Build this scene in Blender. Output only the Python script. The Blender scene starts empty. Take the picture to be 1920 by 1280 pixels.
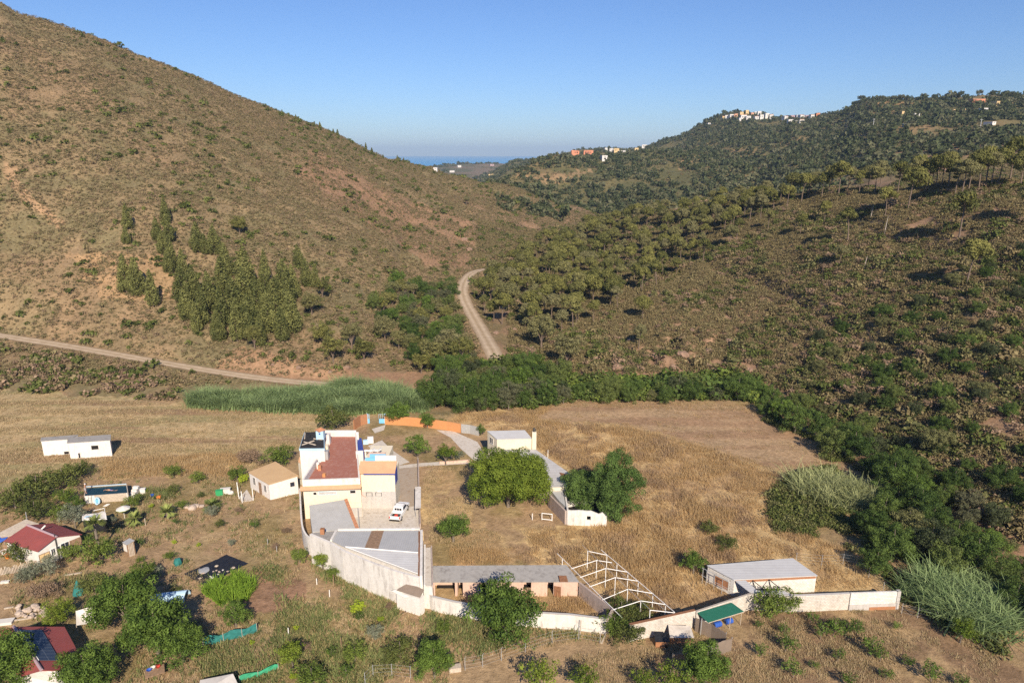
import bpy, bmesh, math, random
import numpy as np
from mathutils import Vector, Matrix

# ------------------------------------------------------------------ camera, sky, sun, exposure
scene = bpy.context.scene
COL = scene.collection
CAMZ, PITCH, FPX = 55.0, math.radians(15.4), 1280.0
cam_d = bpy.data.cameras.new('camera'); cam_d.lens = 24.0; cam_d.sensor_width = 36.0
cam_d.clip_start = 0.5; cam_d.clip_end = 60000
cam = bpy.data.objects.new('camera', cam_d); COL.objects.link(cam)
cam.location = (0, 0, CAMZ); cam.rotation_euler = (math.pi/2 - PITCH, 0, 0)
scene.camera = cam
SUN_ELEV, SUN_AZ = math.radians(33.5), math.radians(167.0)      # azimuth clockwise from +Y
world = bpy.data.worlds.new("World"); scene.world = world; world.use_nodes = True
wn = world.node_tree; wn.nodes.clear()
sky = wn.nodes.new('ShaderNodeTexSky'); sky.sky_type = 'NISHITA'; sky.sun_disc = False
sky.sun_elevation = SUN_ELEV; sky.sun_rotation = SUN_AZ
sky.altitude = 0; sky.air_density = 1.0; sky.dust_density = 0.25; sky.ozone_density = 4.0
bg = wn.nodes.new('ShaderNodeBackground'); bg.inputs['Strength'].default_value = 0.062
wo = wn.nodes.new('ShaderNodeOutputWorld')
tint = wn.nodes.new('ShaderNodeMix'); tint.data_type = 'RGBA'; tint.blend_type = 'MULTIPLY'; tint.inputs[0].default_value = 1; tint.inputs[7].default_value = (.73, .88, 1.18, 1)   # the deep, clear blue of this air
wn.links.new(sky.outputs[0], tint.inputs[6]); wn.links.new(tint.outputs[2], bg.inputs[0]); wn.links.new(bg.outputs[0], wo.inputs[0])
sun_d = bpy.data.lights.new('sun', 'SUN'); sun_d.energy = 4.3; sun_d.angle = math.radians(0.5); sun_d.color = (1.0, 0.87, 0.70)
sun = bpy.data.objects.new('sun', sun_d); COL.objects.link(sun)
_s = Vector((math.sin(SUN_AZ)*math.cos(SUN_ELEV), math.cos(SUN_AZ)*math.cos(SUN_ELEV), math.sin(SUN_ELEV)))
sun.rotation_euler = _s.to_track_quat('Z', 'Y').to_euler(); sun.location = (60, -200, 150)
scene.view_settings.view_transform = 'Standard'; scene.view_settings.look = 'None'
scene.view_settings.exposure = 0.70; scene.view_settings.gamma = 1.0
cy = scene.cycles
cy.max_bounces = 6; cy.diffuse_bounces = 2; cy.glossy_bounces = 2; cy.transmission_bounces = 2; cy.transparent_max_bounces = 4; cy.volume_bounces = 0
cy.caustics_reflective = False; cy.caustics_refractive = False
cy.use_denoising = False
HAZE = 0.00008

# ------------------------------------------------------------------ pixel rays of the 1920x1280 photograph -> places in the valley
CT, ST = math.cos(PITCH), math.sin(PITCH)
def ray(px, py):
    u = (np.asarray(px, float)-960)/FPX; v = (640-np.asarray(py, float))/FPX
    return u, CT+v*ST, -ST+v*CT
def at_y(px, py, Y):
    u, dy, dz = ray(px, py); t = Y/dy
    return np.array([u*t, Y+0*t, CAMZ+dz*t])
def at_z(px, py, z):
    u, dy, dz = ray(px, py); t = (z-CAMZ)/dz
    return Vector((float(u*t), float(dy*t), float(z)))
def proj(x, y, z):
    dz = z-CAMZ; dep = y*CT-dz*ST; dep = np.where(dep > 1, dep, 1)
    return 960+FPX*x/dep, 640-FPX*(y*ST+dz*CT)/dep

# ------------------------------------------------------------------ value noise
def _h(ix, iy, s):
    n = (ix*374761393 + iy*668265263 + s*974711) & 0xffffffff
    n = ((n ^ (n >> 13))*1274126177) & 0xffffffff
    return ((n ^ (n >> 16)) & 0xffff)/65535.0
def vnoise(x, y, s=0):
    x = np.asarray(x, float); y = np.asarray(y, float)
    ix = np.floor(x).astype(np.int64); iy = np.floor(y).astype(np.int64)
    fx = x-ix; fy = y-iy; fx = fx*fx*(3-2*fx); fy = fy*fy*(3-2*fy)
    a = _h(ix, iy, s); b = _h(ix+1, iy, s); c = _h(ix, iy+1, s); d = _h(ix+1, iy+1, s)
    return (a*(1-fx)+b*fx)*(1-fy)+(c*(1-fx)+d*fx)*fy
def fbm(x, y, s=0, o=4):
    r = 0; amp = 1; tot = 0
    for i in range(o):
        r = r+amp*vnoise(x*2**i+17.3*i, y*2**i-9.1*i, s+i); tot += amp; amp *= 0.5
    return r/tot            # 0..1, mean .5
def sstep(a, b, x):
    t = np.clip((x-a)/(b-a), 0, 1); return t*t*(3-2*t)

# ------------------------------------------------------------------ terrain: hill layers strung between foot and crest lines
def pchip(x, y, q):
    x = np.asarray(x, float); y = np.asarray(y, float)
    h = np.diff(x); d = np.diff(y)/h; m = np.zeros(len(x))
    if len(x) > 2:
        s = d[:-1]*d[1:]; ok = s > 0
        w1 = 2*h[1:]+h[:-1]; w2 = h[1:]+2*h[:-1]
        mm = np.zeros(len(x)-2); mm[ok] = (w1+w2)[ok]/(w1[ok]/d[:-1][ok]+w2[ok]/d[1:][ok]); m[1:-1] = mm
    m[0] = d[0]; m[-1] = d[-1]
    qc = np.clip(q, x[0], x[-1]); i = np.clip(np.searchsorted(x, qc)-1, 0, len(x)-2)
    t = (qc-x[i])/h[i]
    return ((1+2*t)*(1-t)**2)*y[i]+(t*(1-t)**2)*h[i]*m[i]+(t*t*(3-2*t))*y[i+1]+(t*t*(t-1))*h[i]*m[i+1]
class Curve:
    def __init__(s, pts):
        A, Ys, Z = [], [], []
        for p in pts:
            q = at_y(p[0], p[1], p[2]) if p[2] is not None else np.array(at_z(p[0], p[1], p[3]))
            A.append(q[0]/q[1]); Ys.append(q[1]); Z.append(q[2])
        o = np.argsort(A); s.a = np.array(A)[o]; s.Y = np.array(Ys)[o]; s.z = np.array(Z)[o]
    def __call__(s, a): return pchip(s.a, s.Y, a), pchip(s.a, s.z, a)
class Shift:
    def __init__(s, c, dY, dz): s.c, s.dY, s.dz, s.a = c, dY, dz, c.a
    def __call__(s, a):
        Y, z = s.c(a); return Y+s.dY, z+s.dz
class Layer:
    def __init__(s, curves, amin=None, amax=None, sink=0.5): s.c = curves; s.amin = amin; s.amax = amax; s.sink = sink
    def __call__(s, x, y):
        a = x/np.maximum(y, 1.0); c = [f(a) for f in s.c]
        z = c[0][1]-(c[0][0]-y)*0.8-1.5*(y < c[0][0])
        for (Y0, z0), (Y1, z1) in zip(c[:-1], c[1:]):
            t = np.clip((y-Y0)/np.maximum(Y1-Y0, 1), 0, 1)
            z = np.where(y >= Y0, z0+(z1-z0)*t, z)
        Yl, zl = c[-1]; z = np.where(y > Yl, zl-(y-Yl)*0.35, z)
        if s.amin is not None: z = z-np.maximum(s.amin-a, 0)*y*s.sink
        if s.amax is not None: z = z-np.maximum(a-s.amax, 0)*y*s.sink
        return z
Lc = Curve([(-900,40,395),(-500,-105,400),(-200,-75,405),(0,4,410),(36,24,412),(120,47,418),(190,71,425),(284,109,440),(365,142,455),(445,179,470),(529,211,490),(620,246,515),(693,279,540),(740,296,555),(802,310,570),(874,331,575),(959,352,570),(1037,371,545),(1127,399,510),(1230,425,490)])
L0 = Curve([(-900,650,None,0),(-500,695,None,0),(0,728,None,0),(310,752,None,0),(610,770,None,0),(770,772,150),(830,655,196),(855,590,235),(893,506,303),(1000,452,385),(1100,420,440),(1230,428,450)])
L1 = Curve([(-900,560,215),(-500,596,200),(0,632,188),(200,660,177),(400,697,166),(610,722,159),(700,712,168),(790,655,205),(835,590,245),(870,510,315),(985,452,395),(1090,420,448),(1230,427,465)])
hillL = Layer([L0, L1, Lc, Shift(Lc, 160, -30)], amax=0.15)
Rc = Curve([(880,508,330),(950,476,350),(1050,440,390),(1130,418,405),(1200,404,400),(1300,390,360),(1400,377,330),(1500,365,300),(1570,355,285),(1700,347,265),(1800,340,250),(1920,330,235),(2300,300,225),(3200,260,260)])
R0 = Curve([(880,510,310),(893,505,303),(905,575,242),(935,672,178),(1040,742,154),(1200,738,155),(1400,732,157),(1480,775,None,-1),(1560,830,None,-1),(1660,900,None,-1),(1760,1000,None,-1.5),(1900,1120,None,-2),(2200,1250,None,-2),(3200,1350,None,-2)])
hillR = Layer([R0, Rc, Shift(Rc, 120, -10)], amin=-0.06)
Mc = Curve([(850,352,650),(940,338,720),(977,320,770),(1030,300,850),(1068,292,890),(1150,289,920),(1227,285,920),(1309,282,900),(1420,290,860),(1600,300,820)])
M0 = Curve([(850,395,600),(1000,395,600),(1130,405,600),(1300,400,560),(1600,380,540)])
hillM = Layer([M0, Mc, Shift(Mc, 120, -12)], amin=-0.08, amax=0.45)
Fc = Curve([(960,306,1750),(1000,300,1700),(1060,293,1650),(1100,287,1600),(1140,282,1550),(1200,276,1500),(1240,263,1450),(1275,254,1420),(1311,236,1400),(1353,224,1360),(1389,216,1330),(1452,218,1300),(1545,217,1200),(1580,213,1100),(1612,199,980),(1647,189,920),(1736,190,900),(1807,188,860),(1877,184,820),(1920,187,810),(2300,195,800),(3000,230,900)])
F0 = Curve([(960,325,1300),(1200,318,1050),(1300,335,860),(1350,350,760),(1430,365,600),(1500,375,480),(1600,368,430),(1700,362,390),(1920,350,360),(2300,330,340),(3000,320,400)])
hillF = Layer([F0, Fc, Shift(Fc, 250, -25)], amin=0.0)
Hc = Curve([(770,334,2450),(790,322,2500),(815,314,2600),(850,308,2650),(930,307,2700),(1000,305,2800),(1100,302,2900),(1300,301,3000)])
H0 = Curve([(770,338,2200),(820,335,2100),(960,335,2000),(1300,330,2000)])
headland = Layer([H0, Hc, Shift(Hc, 300, -40)], amin=-0.155)
LAYERS = [hillL, hillR, hillM, hillF, headland]
ROADS = []       # (pts Nx3, half width), filled below
def seg_dist(x, y, pts):
    best = np.full(np.shape(x), 1e9); bz = np.zeros(np.shape(x))
    for p, q in zip(pts[:-1], pts[1:]):
        dx, dy = q[0]-p[0], q[1]-p[1]; l2 = dx*dx+dy*dy+1e-9
        t = np.clip(((x-p[0])*dx+(y-p[1])*dy)/l2, 0, 1)
        d = np.hypot(x-p[0]-t*dx, y-p[1]-t*dy); m = d < best
        best = np.where(m, d, best); bz = np.where(m, p[2]+t*(q[2]-p[2]), bz)
    return best, bz
def height(x, y):
    x = np.asarray(x, float); y = np.asarray(y, float)
    z = np.interp(y, [0, 170, 300, 600, 1200, 2500, 4500], [0, 0, 1.5, -3, -14, -38, -62])
    for L in LAYERS: z = np.maximum(z, L(x, y))
    hm = np.clip((z-0.8)/7, 0, 1)*sstep(140, 175, y+np.abs(x)*0.5)
    hs = 1-.72*sstep(25, 75, z)*(y < 620)
    z = z+hm*hs*((fbm(x/45, y/45, 3)-.5)*7+(fbm(x/13, y/13, 9, 3)-.5)*2.4)
    z = z-hm*np.clip(.11-np.abs(fbm(x/34, y/120, 13, 3)-.5), 0, 1)*26*sstep(2, 14, z)*(1-.85*sstep(30, 70, z))*(y < 620)
    rk = sstep(.05, .09, x/np.maximum(y, 1))*(1-sstep(.30, .36, x/np.maximum(y, 1)))*sstep(156, 164, y)*(1-sstep(188, 205, y))
    z = z+rk*(np.abs(fbm(x/7, y/12, 15, 4)-.5)*9-.8)
    far = sstep(500, 900, y)*(1-sstep(1900, 2100, y)); z = z+far*hm*(fbm(x/140, y/140, 5)-.5)*26
    for pts, hw in ROADS:
        x0, x1 = pts[:, 0].min()-12, pts[:, 0].max()+12; y0, y1 = pts[:, 1].min()-12, pts[:, 1].max()+12
        m = (x > x0) & (x < x1) & (y > y0) & (y < y1)
        if m.any():
            d, rz = seg_dist(x[m], y[m], pts); w = 1-sstep(hw+.3, hw+4.0, d); z = z.copy(); z[m] = z[m]*(1-w)+rz*w
    return z
_YS = np.geomspace(35, 6000, 2600)
def ground(px, py):
    u, dy, dz = ray(px, py); t = _YS/dy
    zr = CAMZ+dz*t; g = height(u*t, _YS); b = np.nonzero(zr <= g)[0]
    if len(b) == 0: return Vector((float(u*t[-1]), float(_YS[-1]), float(g[-1])))
    i = b[0]
    if i == 0: Y = _YS[0]
    else:
        a0 = zr[i-1]-g[i-1]; a1 = g[i]-zr[i]; Y = _YS[i-1]+(_YS[i]-_YS[i-1])*a0/(a0+a1+1e-9)
    x = float(u*Y/dy); return Vector((x, float(Y), float(height(np.array([x]), np.array([Y]))[0])))
def hz(x, y): return float(height(np.array([float(x)]), np.array([float(y)]))[0])
def in_poly(px, py, poly):
    c = np.zeros(np.shape(px), bool); n = len(poly); j = n-1
    for i in range(n):
        xi, yi = poly[i]; xj, yj = poly[j]
        k = ((yi > py) != (yj > py)) & (px < (xj-xi)*(py-yi)/((yj-yi) if yj != yi else 1e-9)+xi); c ^= k; j = i
    return c
def resample(pts, step):
    out = [np.array(pts[0], float)]
    for p, q in zip(pts[:-1], pts[1:]):
        p = np.array(p, float); q = np.array(q, float); n = max(1, int(np.linalg.norm(q-p)/step))
        out += [p+(q-p)*k/n for k in range(1, n+1)]
    return np.array(out)
def smooth_path(pts, it=3):
    p = np.array(pts, float)
    for _ in range(it):
        n = [p[0]]
        for a, b in zip(p[:-1], p[1:]): n += [a*.75+b*.25, a*.25+b*.75]
        n.append(p[-1]); p = np.array(n)
    return p
# dirt tracks
road_left_pts = smooth_path([np.array(ground(x, y)) for x, y in [(-420,572),(-200,602),(0,632),(100,645),(200,661),(300,680),(400,697),(500,711),(610,722),(690,727)]], 2)
k = np.ones(9)/9; road_left_pts[4:-4, 2] = np.convolve(road_left_pts[:, 2], k, 'valid')
road_right_pts = smooth_path([np.array(at_y(x, y, Y)) for x, y, Y in [(935,690,168),(926,662,178),(905,625,200),(885,590,225),(870,562,246),(866,542,262),(872,524,280),(884,512,294),(900,506,305),(925,503,316)]], 3)
ROADS += [(road_left_pts, 2.0), (road_right_pts, 2.3)]
# ------------------------------------------------------------------ tags, meshes
def tag(o, label=None, cat=None, group=None, kind=None):
    if label: o['label'] = label
    if cat: o['category'] = cat
    if group: o['group'] = group
    if kind: o['kind'] = kind
    return o
def np_mesh(name, V, faces4=None, faces3=None, attrs=None, smooth=False):
    me = bpy.data.meshes.new(name); V = np.asarray(V, np.float32)
    me.vertices.add(len(V)); me.vertices.foreach_set('co', V.ravel())
    F = faces4 if faces4 is not None else faces3; k = F.shape[1]
    me.loops.add(F.size); me.polygons.add(len(F))
    me.loops.foreach_set('vertex_index', F.astype(np.int32).ravel())
    me.polygons.foreach_set('loop_start', np.arange(0, F.size, k, dtype=np.int32))
    try: me.polygons.foreach_set('loop_total', np.full(len(F), k, np.int32))
    except Exception: pass
    if smooth: me.polygons.foreach_set('use_smooth', np.ones(len(F), bool))
    me.update(calc_edges=True)
    for n, (typ, dat) in (attrs or {}).items():
        at = me.attributes.new(n, typ, 'POINT')
        at.data.foreach_set('color' if 'COLOR' in typ else ('vector' if 'VECTOR' in typ else 'value'), np.asarray(dat).ravel())
    return me
def link(name, me, parent=None, mats=None, loc=None, rz=0):
    o = bpy.data.objects.new(name, me); COL.objects.link(o)
    if mats is not None and me is not None:
        for m in (mats if isinstance(mats, (list, tuple)) else [mats]):
            if m.name not in [q.name for q in me.materials if q]: me.materials.append(m)
    if parent is not None: o.parent = parent
    if loc is not None: o.location = loc
    if rz: o.rotation_euler.z = rz
    return o
def empty(name, loc=(0, 0, 0), rz=0):
    o = bpy.data.objects.new(name, None); COL.objects.link(o); o.location = loc; o.rotation_euler.z = rz; o.empty_display_size = .3
    return o
# ------------------------------------------------------------------ materials
class NT:
    def __init__(s, name):
        s.m = bpy.data.materials.new(name); s.m.use_nodes = True; s.t = s.m.node_tree; s.t.nodes.clear()
        s.out = s.n('ShaderNodeOutputMaterial'); s.b = s.n('ShaderNodeBsdfPrincipled'); s.l(s.b.outputs[0], s.out.inputs[0])
    def n(s, typ, **kw):
        x = s.t.nodes.new(typ)
        for k_, v in kw.items(): setattr(x, k_, v)
        return x
    def l(s, a, b): s.t.links.new(a, b)
    def noise(s, scale, detail=4, vec=None, rough=.6):
        x = s.n('ShaderNodeTexNoise'); x.inputs['Scale'].default_value = scale; x.inputs['Detail'].default_value = detail; x.inputs['Roughness'].default_value = rough
        if vec is not None: s.l(vec, x.inputs['Vector'])
        return x.outputs[0]
    def ramp(s, fac, stops):
        x = s.n('ShaderNodeValToRGB'); e = x.color_ramp.elements
        while len(e) < len(stops): e.new(.5)
        for el, (p, c) in zip(e, stops): el.position = p; el.color = (*c, 1) if len(c) == 3 else c
        s.l(fac, x.inputs[0]); return x.outputs[0]
    def mix(s, f, a, b, mode='MIX'):
        x = s.n('ShaderNodeMix', data_type='RGBA', blend_type=mode)
        for v, sock in ((f, x.inputs[0]), (a, x.inputs[6]), (b, x.inputs[7])):
            if hasattr(v, 'links'): s.l(v, sock)
            else: sock.default_value = v if not isinstance(v, tuple) or len(v) == 4 else (*v, 1)
        return x.outputs[2]
    def math(s, op, a, b=0.0):
        x = s.n('ShaderNodeMath', operation=op)
        for v, sock in ((a, x.inputs[0]), (b, x.inputs[1])):
            if hasattr(v, 'links'): s.l(v, sock)
            else: sock.default_value = v
        return x.outputs[0]
    def obj(s, scale=(1, 1, 1), rot=(0, 0, 0)):
        c = s.n('ShaderNodeTexCoord'); mp = s.n('ShaderNodeMapping'); mp.inputs['Scale'].default_value = scale; mp.inputs['Rotation'].default_value = rot
        s.l(c.outputs['Object'], mp.inputs[0]); return mp.outputs[0]
    def bump(s, h, strength=.4, dist=.05):
        x = s.n('ShaderNodeBump'); x.inputs['Strength'].default_value = strength; x.inputs['Distance'].default_value = dist
        s.l(h, x.inputs['Height']); s.l(x.outputs[0], s.b.inputs['Normal'])
    def color(s, c):
        if hasattr(c, 'links'): s.l(c, s.b.inputs['Base Color'])
        else: s.b.inputs['Base Color'].default_value = (*c, 1)
    def fin(s, rough=.85, spec=.25, metal=0):
        s.b.inputs['Roughness'].default_value = rough; s.b.inputs['Specular IOR Level'].default_value = spec; s.b.inputs['Metallic'].default_value = metal
        return s.m
MATS = {}
def plain(name, c, rough=.8, var=.22, scale=1.2, spec=.25, metal=0):
    if name in MATS: return MATS[name]
    t = NT(name); v = t.obj()
    n = t.noise(scale, 5, v, .65)
    t.color(t.ramp(n, [(.25, tuple(x*(1-var) for x in c)), (.75, tuple(min(1, x*(1+var)) for x in c))]))
    t.bump(t.noise(scale*9, 3, v), .15, .03)
    MATS[name] = t.fin(rough, spec, metal); return MATS[name]
def stained(name, c, dirt=(.16, .13, .11), amount=.5, rough=.9, block=None):
    """Rendered or painted wall with rain streaks under its coping; block=(w,h) adds masonry courses."""
    if name in MATS: return MATS[name]
    t = NT(name); v = t.obj((1.1, 1.1, .2)); v2 = t.obj()
    st = t.noise(1.5, 6, v, .7); bl = t.noise(.55, 5, v2, .7)
    f = t.math('MULTIPLY', t.ramp(st, [(.46, (0, 0, 0)), (.75, (1, 1, 1))]), t.ramp(bl, [(.35, (0, 0, 0)), (.68, (1, 1, 1))]))
    f = t.math('MULTIPLY', f, amount*2)
    f = t.math('MINIMUM', f, .85)
    base = t.ramp(t.noise(3, 5, v2), [(.3, tuple(x*.86 for x in c)), (.7, c)])
    if block:
        co = t.n('ShaderNodeTexCoord'); sp = t.n('ShaderNodeSeparateXYZ'); t.l(co.outputs['Object'], sp.inputs[0])
        cb = t.n('ShaderNodeCombineXYZ'); t.l(t.math('ADD', sp.outputs[0], t.math('MULTIPLY', sp.outputs[1], .6)), cb.inputs[0]); t.l(sp.outputs[2], cb.inputs[1])
        br = t.n('ShaderNodeTexBrick'); t.l(cb.outputs[0], br.inputs['Vector']); br.inputs['Scale'].default_value = 1
        br.inputs['Brick Width'].default_value = block[0]; br.inputs['Row Height'].default_value = block[1]; br.inputs['Mortar Size'].default_value = .018
        br.inputs['Color1'].default_value = (1, 1, 1, 1); br.inputs['Color2'].default_value = (.86, .84, .8, 1); br.inputs['Mortar'].default_value = (.6, .57, .53, 1)
        base = t.mix(1.0, base, br.outputs[0], 'MULTIPLY')
    t.color(t.mix(f, base, dirt)); t.bump(t.noise(14, 4, v2), .2, .03)
    MATS[name] = t.fin(rough, .2); return MATS[name]
def ribbed(name, c, c2, period=.3, axis=0, rough=.7, ang=0.0, patch=None):
    """Sheet or tile roof: ribs run across the given axis; worn patches."""
    if name in MATS: return MATS[name]
    t = NT(name); v = t.obj((1, 1, 1), (0, 0, ang)); n = t.noise(.7, 6, t.obj((1, 1, 1)), .7)
    w = t.n('ShaderNodeTexWave', wave_type='BANDS', bands_direction='XYZ'[axis], wave_profile='SIN'); t.l(v, w.inputs[0])
    w.inputs['Scale'].default_value = 2*math.pi/(20*period)*1.0; w.inputs['Distortion'].default_value = 0.0
    col = t.ramp(n, [(.3, c2), (.68, c)])
    if patch: col = t.mix(t.ramp(t.noise(.35, 3, t.obj()), [(.62, (0, 0, 0)), (.66, (1, 1, 1))]), col, patch)
    col = t.mix(.07, col, w.outputs[0], 'MULTIPLY')
    t.color(col); t.bump(w.outputs[0], .3, .03)
    MATS[name] = t.fin(rough, .3); return MATS[name]
def leafy(name, ca, cb, trans=.25, cc=None):
    """Foliage: dark to light by leaf tint (mesh attribute) and by plant."""
    if name in MATS: return MATS[name]
    bright = lambda c: tuple(x*min(1.45, .64/max(c)) for x in c)
    ca, cb, cc = bright(ca), bright(cb), (bright(cc) if cc is not None else None)
    t = NT(name); a = t.n('ShaderNodeAttribute', attribute_name='tint'); oi = t.n('ShaderNodeObjectInfo')
    f = t.math('ADD', t.math('MULTIPLY', a.outputs['Fac'], .6), t.math('MULTIPLY', oi.outputs['Random'], .4))
    col = t.ramp(f, [(.12, ca), (.85, cb)])
    if cc is not None:
        col = t.mix(t.ramp(t.math('FRACT', t.math('MULTIPLY', oi.outputs['Random'], 7.13)), [(.55, (0, 0, 0)), (.9, (1, 1, 1))]), col, cc)
    t.color(col); t.fin(.75, .12)
    tr = t.n('ShaderNodeBsdfTranslucent'); t.l(col, tr.inputs[0]); mx = t.n('ShaderNodeMixShader'); mx.inputs[0].default_value = trans
    t.l(t.b.outputs[0], mx.inputs[1]); t.l(tr.outputs[0], mx.inputs[2]); t.l(mx.outputs[0], t.out.inputs[0])
    MATS[name] = t.m; return t.m
M = {}
M['bark_pine'] = plain('pine bark', (.17, .125, .095), .95, .35, 3)
M['bark'] = plain('grey bark', (.19, .155, .12), .95, .35, 3)
M['deadwood'] = plain('bleached dead wood', (.42, .36, .3), .95, .25, 3)
M['leaf_pine'] = leafy('umbrella pine needles', (.055, .062, .019), (.195, .185, .055), cc=(.15, .14, .065))
M['leaf_cone'] = leafy('conical pine needles', (.06, .07, .022), (.185, .185, .062))
M['leaf_river'] = leafy('river tree leaves', (.024, .046, .011), (.098, .142, .033), cc=(.10, .125, .035))
M['leaf_green'] = leafy('garden tree leaves', (.034, .062, .012), (.125, .185, .034))
M['leaf_walnut'] = leafy('walnut leaves', (.048, .080, .010), (.165, .205, .028))
M['leaf_carob'] = leafy('dense dark leaves', (.028, .056, .013), (.10, .155, .04))
M['leaf_lime'] = leafy('lime green leaves', (.13, .19, .015), (.30, .36, .03))
M['leaf_olive'] = leafy('silver olive leaves', (.095, .11, .07), (.22, .23, .16))
M['leaf_oak'] = leafy('far oak leaves', (.030, .040, .018), (.080, .094, .042), cc=(.11, .11, .06))
M['scrub_left'] = leafy('grey green heath scrub', (.085, .072, .034), (.215, .178, .09), .15, cc=(.17, .122, .075))
M['scrub_right'] = leafy('brown heath scrub', (.080, .062, .030), (.205, .165, .082), .15, cc=(.155, .132, .062))
M['scrub_dark'] = leafy('dark green shrub leaves', (.034, .046, .012), (.11, .125, .034), .2)
M['scrub_olive'] = leafy('olive shrub leaves', (.06, .062, .025), (.15, .15, .06), .2)
M['scrub_green'] = leafy('fresh green shrub leaves', (.05, .08, .014), (.14, .175, .035), .2)
M['scrub_dry'] = leafy('withered brown twigs', (.095, .066, .042), (.215, .15, .10), .1)
M['cane'] = leafy('giant cane leaves', (.08, .125, .045), (.225, .285, .125), .25)
M['cane_pale'] = leafy('pale cane leaves', (.13, .155, .06), (.30, .31, .15), .25)
M['palm'] = leafy('palm fronds', (.08, .11, .03), (.24, .27, .08), .2)
M['straw'] = leafy('dry golden grass', (.36, .25, .125), (.50, .375, .205), .5, cc=(.40, .28, .14))
M['straw_brown'] = leafy('brown seeded grass', (.20, .135, .08), (.34, .24, .145), .35)
M['straw_dull'] = leafy('dull dry grass', (.25, .185, .105), (.43, .335, .20), .35, cc=(.22, .18, .09))
M['weed'] = leafy('green weeds', (.07, .09, .03), (.17, .19, .07), .3, cc=(.24, .19, .09))
M['maize'] = leafy('bright maize leaves', (.09, .16, .015), (.22, .32, .04), .3)
M['white'] = stained('white limewash', (.74, .70, .65), (.42, .36, .31), .25)
M['white_dirty'] = stained('weathered white wall', (.73, .69, .635), (.24, .205, .175), .55)
M['cream'] = stained('cream painted wall', (.76, .68, .52), (.5, .42, .33), .18)
M['grey_render'] = stained('bare grey render', (.52, .49, .455), (.3, .27, .24), .5)
M['block'] = stained('pale concrete block wall', (.68, .635, .575), (.24, .2, .17), .45, block=(.42, .21))
M['block_white'] = stained('whitewashed block wall', (.80, .775, .73), (.4, .34, .3), .3, block=(.42, .21))
M['pink'] = stained('faded pink plaster', (.66, .46, .36), (.3, .2, .16), .5)
M['pinkgrey'] = stained('stained pink grey plaster', (.46, .37, .32), (.15, .12, .11), .8)
M['orange'] = stained('orange painted wall', (.60, .28, .115), (.5, .22, .1), .3)
M['brick'] = stained('orange brick', (.52, .25, .13), (.3, .2, .14), .4, block=(.25, .08))
M['terracotta'] = plain('terracotta', (.47, .215, .115), .85, .3, 2.5)
M['terrace'] = stained('red terrace floor', (.36, .15, .11), (.44, .29, .24), .5)
M['tar'] = plain('black roofing felt', (.03, .028, .028), .9, .5, 1)
M['blue'] = plain('deep blue paint', (.045, .07, .30), .7, .12, 1)
M['skyblue'] = plain('sky blue paint', (.19, .48, .72), .6, .08, 1)
M['paleblue'] = plain('pale blue paint', (.42, .60, .74), .6, .12, 1)
M['dark'] = plain('dark opening', (.018, .016, .015), .6, .3, 1)
M['glass'] = plain('dark window glass', (.03, .035, .05), .15, .2, 1, .5)
M['metal'] = plain('galvanised metal', (.45, .45, .44), .5, .15, 3, .4, .3)
M['white_metal'] = plain('white painted steel', (.82, .80, .76), .5, .06, 3)
M['concrete'] = stained('worn concrete paving', (.60, .545, .475), (.30, .24, .185), .7)
M['roof_grey'] = ribbed('grey fibre cement sheets', (.49, .485, .465), (.41, .40, .375), .22, 0, .8)
M['roof_fan'] = ribbed('grey warehouse sheets', (.44, .44, .435), (.38, .38, .37), .3, 0, .7)
M['roof_stable'] = stained('lichen grey roof slab', (.34, .325, .305), (.17, .155, .145), .9)
M['roof_white'] = ribbed('pale sheet roof', (.53, .53, .525), (.46, .455, .45), .35, 1, .7)
M['roof_barn'] = ribbed('patched barn sheets', (.52, .51, .50), (.43, .415, .40), .9, 1, .75)
M['roof_tan'] = ribbed('tan roof tiles', (.58, .40, .215), (.50, .33, .18), .2, 0, .85)
M['roof_orange'] = ribbed('orange roof tiles', (.62, .37, .21), (.52, .30, .17), .22, 0, .85)
M['roof_maroon'] = ribbed('maroon tile sheets', (.30, .075, .065), (.23, .065, .058), .35, 0, .6)
M['wood'] = plain('weathered planks', (.27, .175, .11), .9, .45, 4)
M['wood_pale'] = plain('bleached planks', (.46, .39, .31), .9, .3, 4)
M['reed'] = ribbed('reed matting', (.26, .20, .155), (.19, .15, .12), .07, 0, .95)
M['green_net'] = plain('dark green shade cloth', (.018, .115, .075), .7, .12, 2)
M['teal_net'] = plain('teal shade net', (.03, .17, .155), .8, .3, 3)
M['blue_plastic'] = plain('blue plastic', (.03, .10, .42), .4, .1, 1, .5)
M['black_plastic'] = plain('black plastic sheet', (.016, .016, .018), .45, .4, 2, .5)
M['cloth'] = plain('off white canvas', (.62, .585, .53), .9, .1, 2)
M['rust'] = plain('rusty sheet', (.24, .115, .06), .85, .4, 3)
M['rock'] = plain('pale rubble', (.45, .36, .29), .9, .3, 2)
M['rock_red'] = plain('reddish rock', (.26, .17, .12), .9, .35, .6)
M['rubber'] = plain('black rubber', (.02, .02, .02), .8, .2, 3)
M['car_white'] = plain('white car paint', (.78, .78, .77), .25, .02, 1, .5)
M['red_plastic'] = plain('red plastic', (.55, .06, .04), .4, .1, 1, .4)
M['orange_plastic'] = plain('orange plastic', (.75, .22, .05), .5, .1, 1, .4)
M['green_plastic'] = plain('green plastic', (.04, .32, .12), .5, .1, 1, .4)
M['chimney_pot'] = plain('sooty chimney pot', (.06, .055, .05), .8, .3, 3)
M['house_white'] = plain('white house render', (.62, .59, .56), .85, .05, .3)
M['house_yellow'] = plain('ochre house render', (.66, .48, .25), .85, .06, .3)
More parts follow.
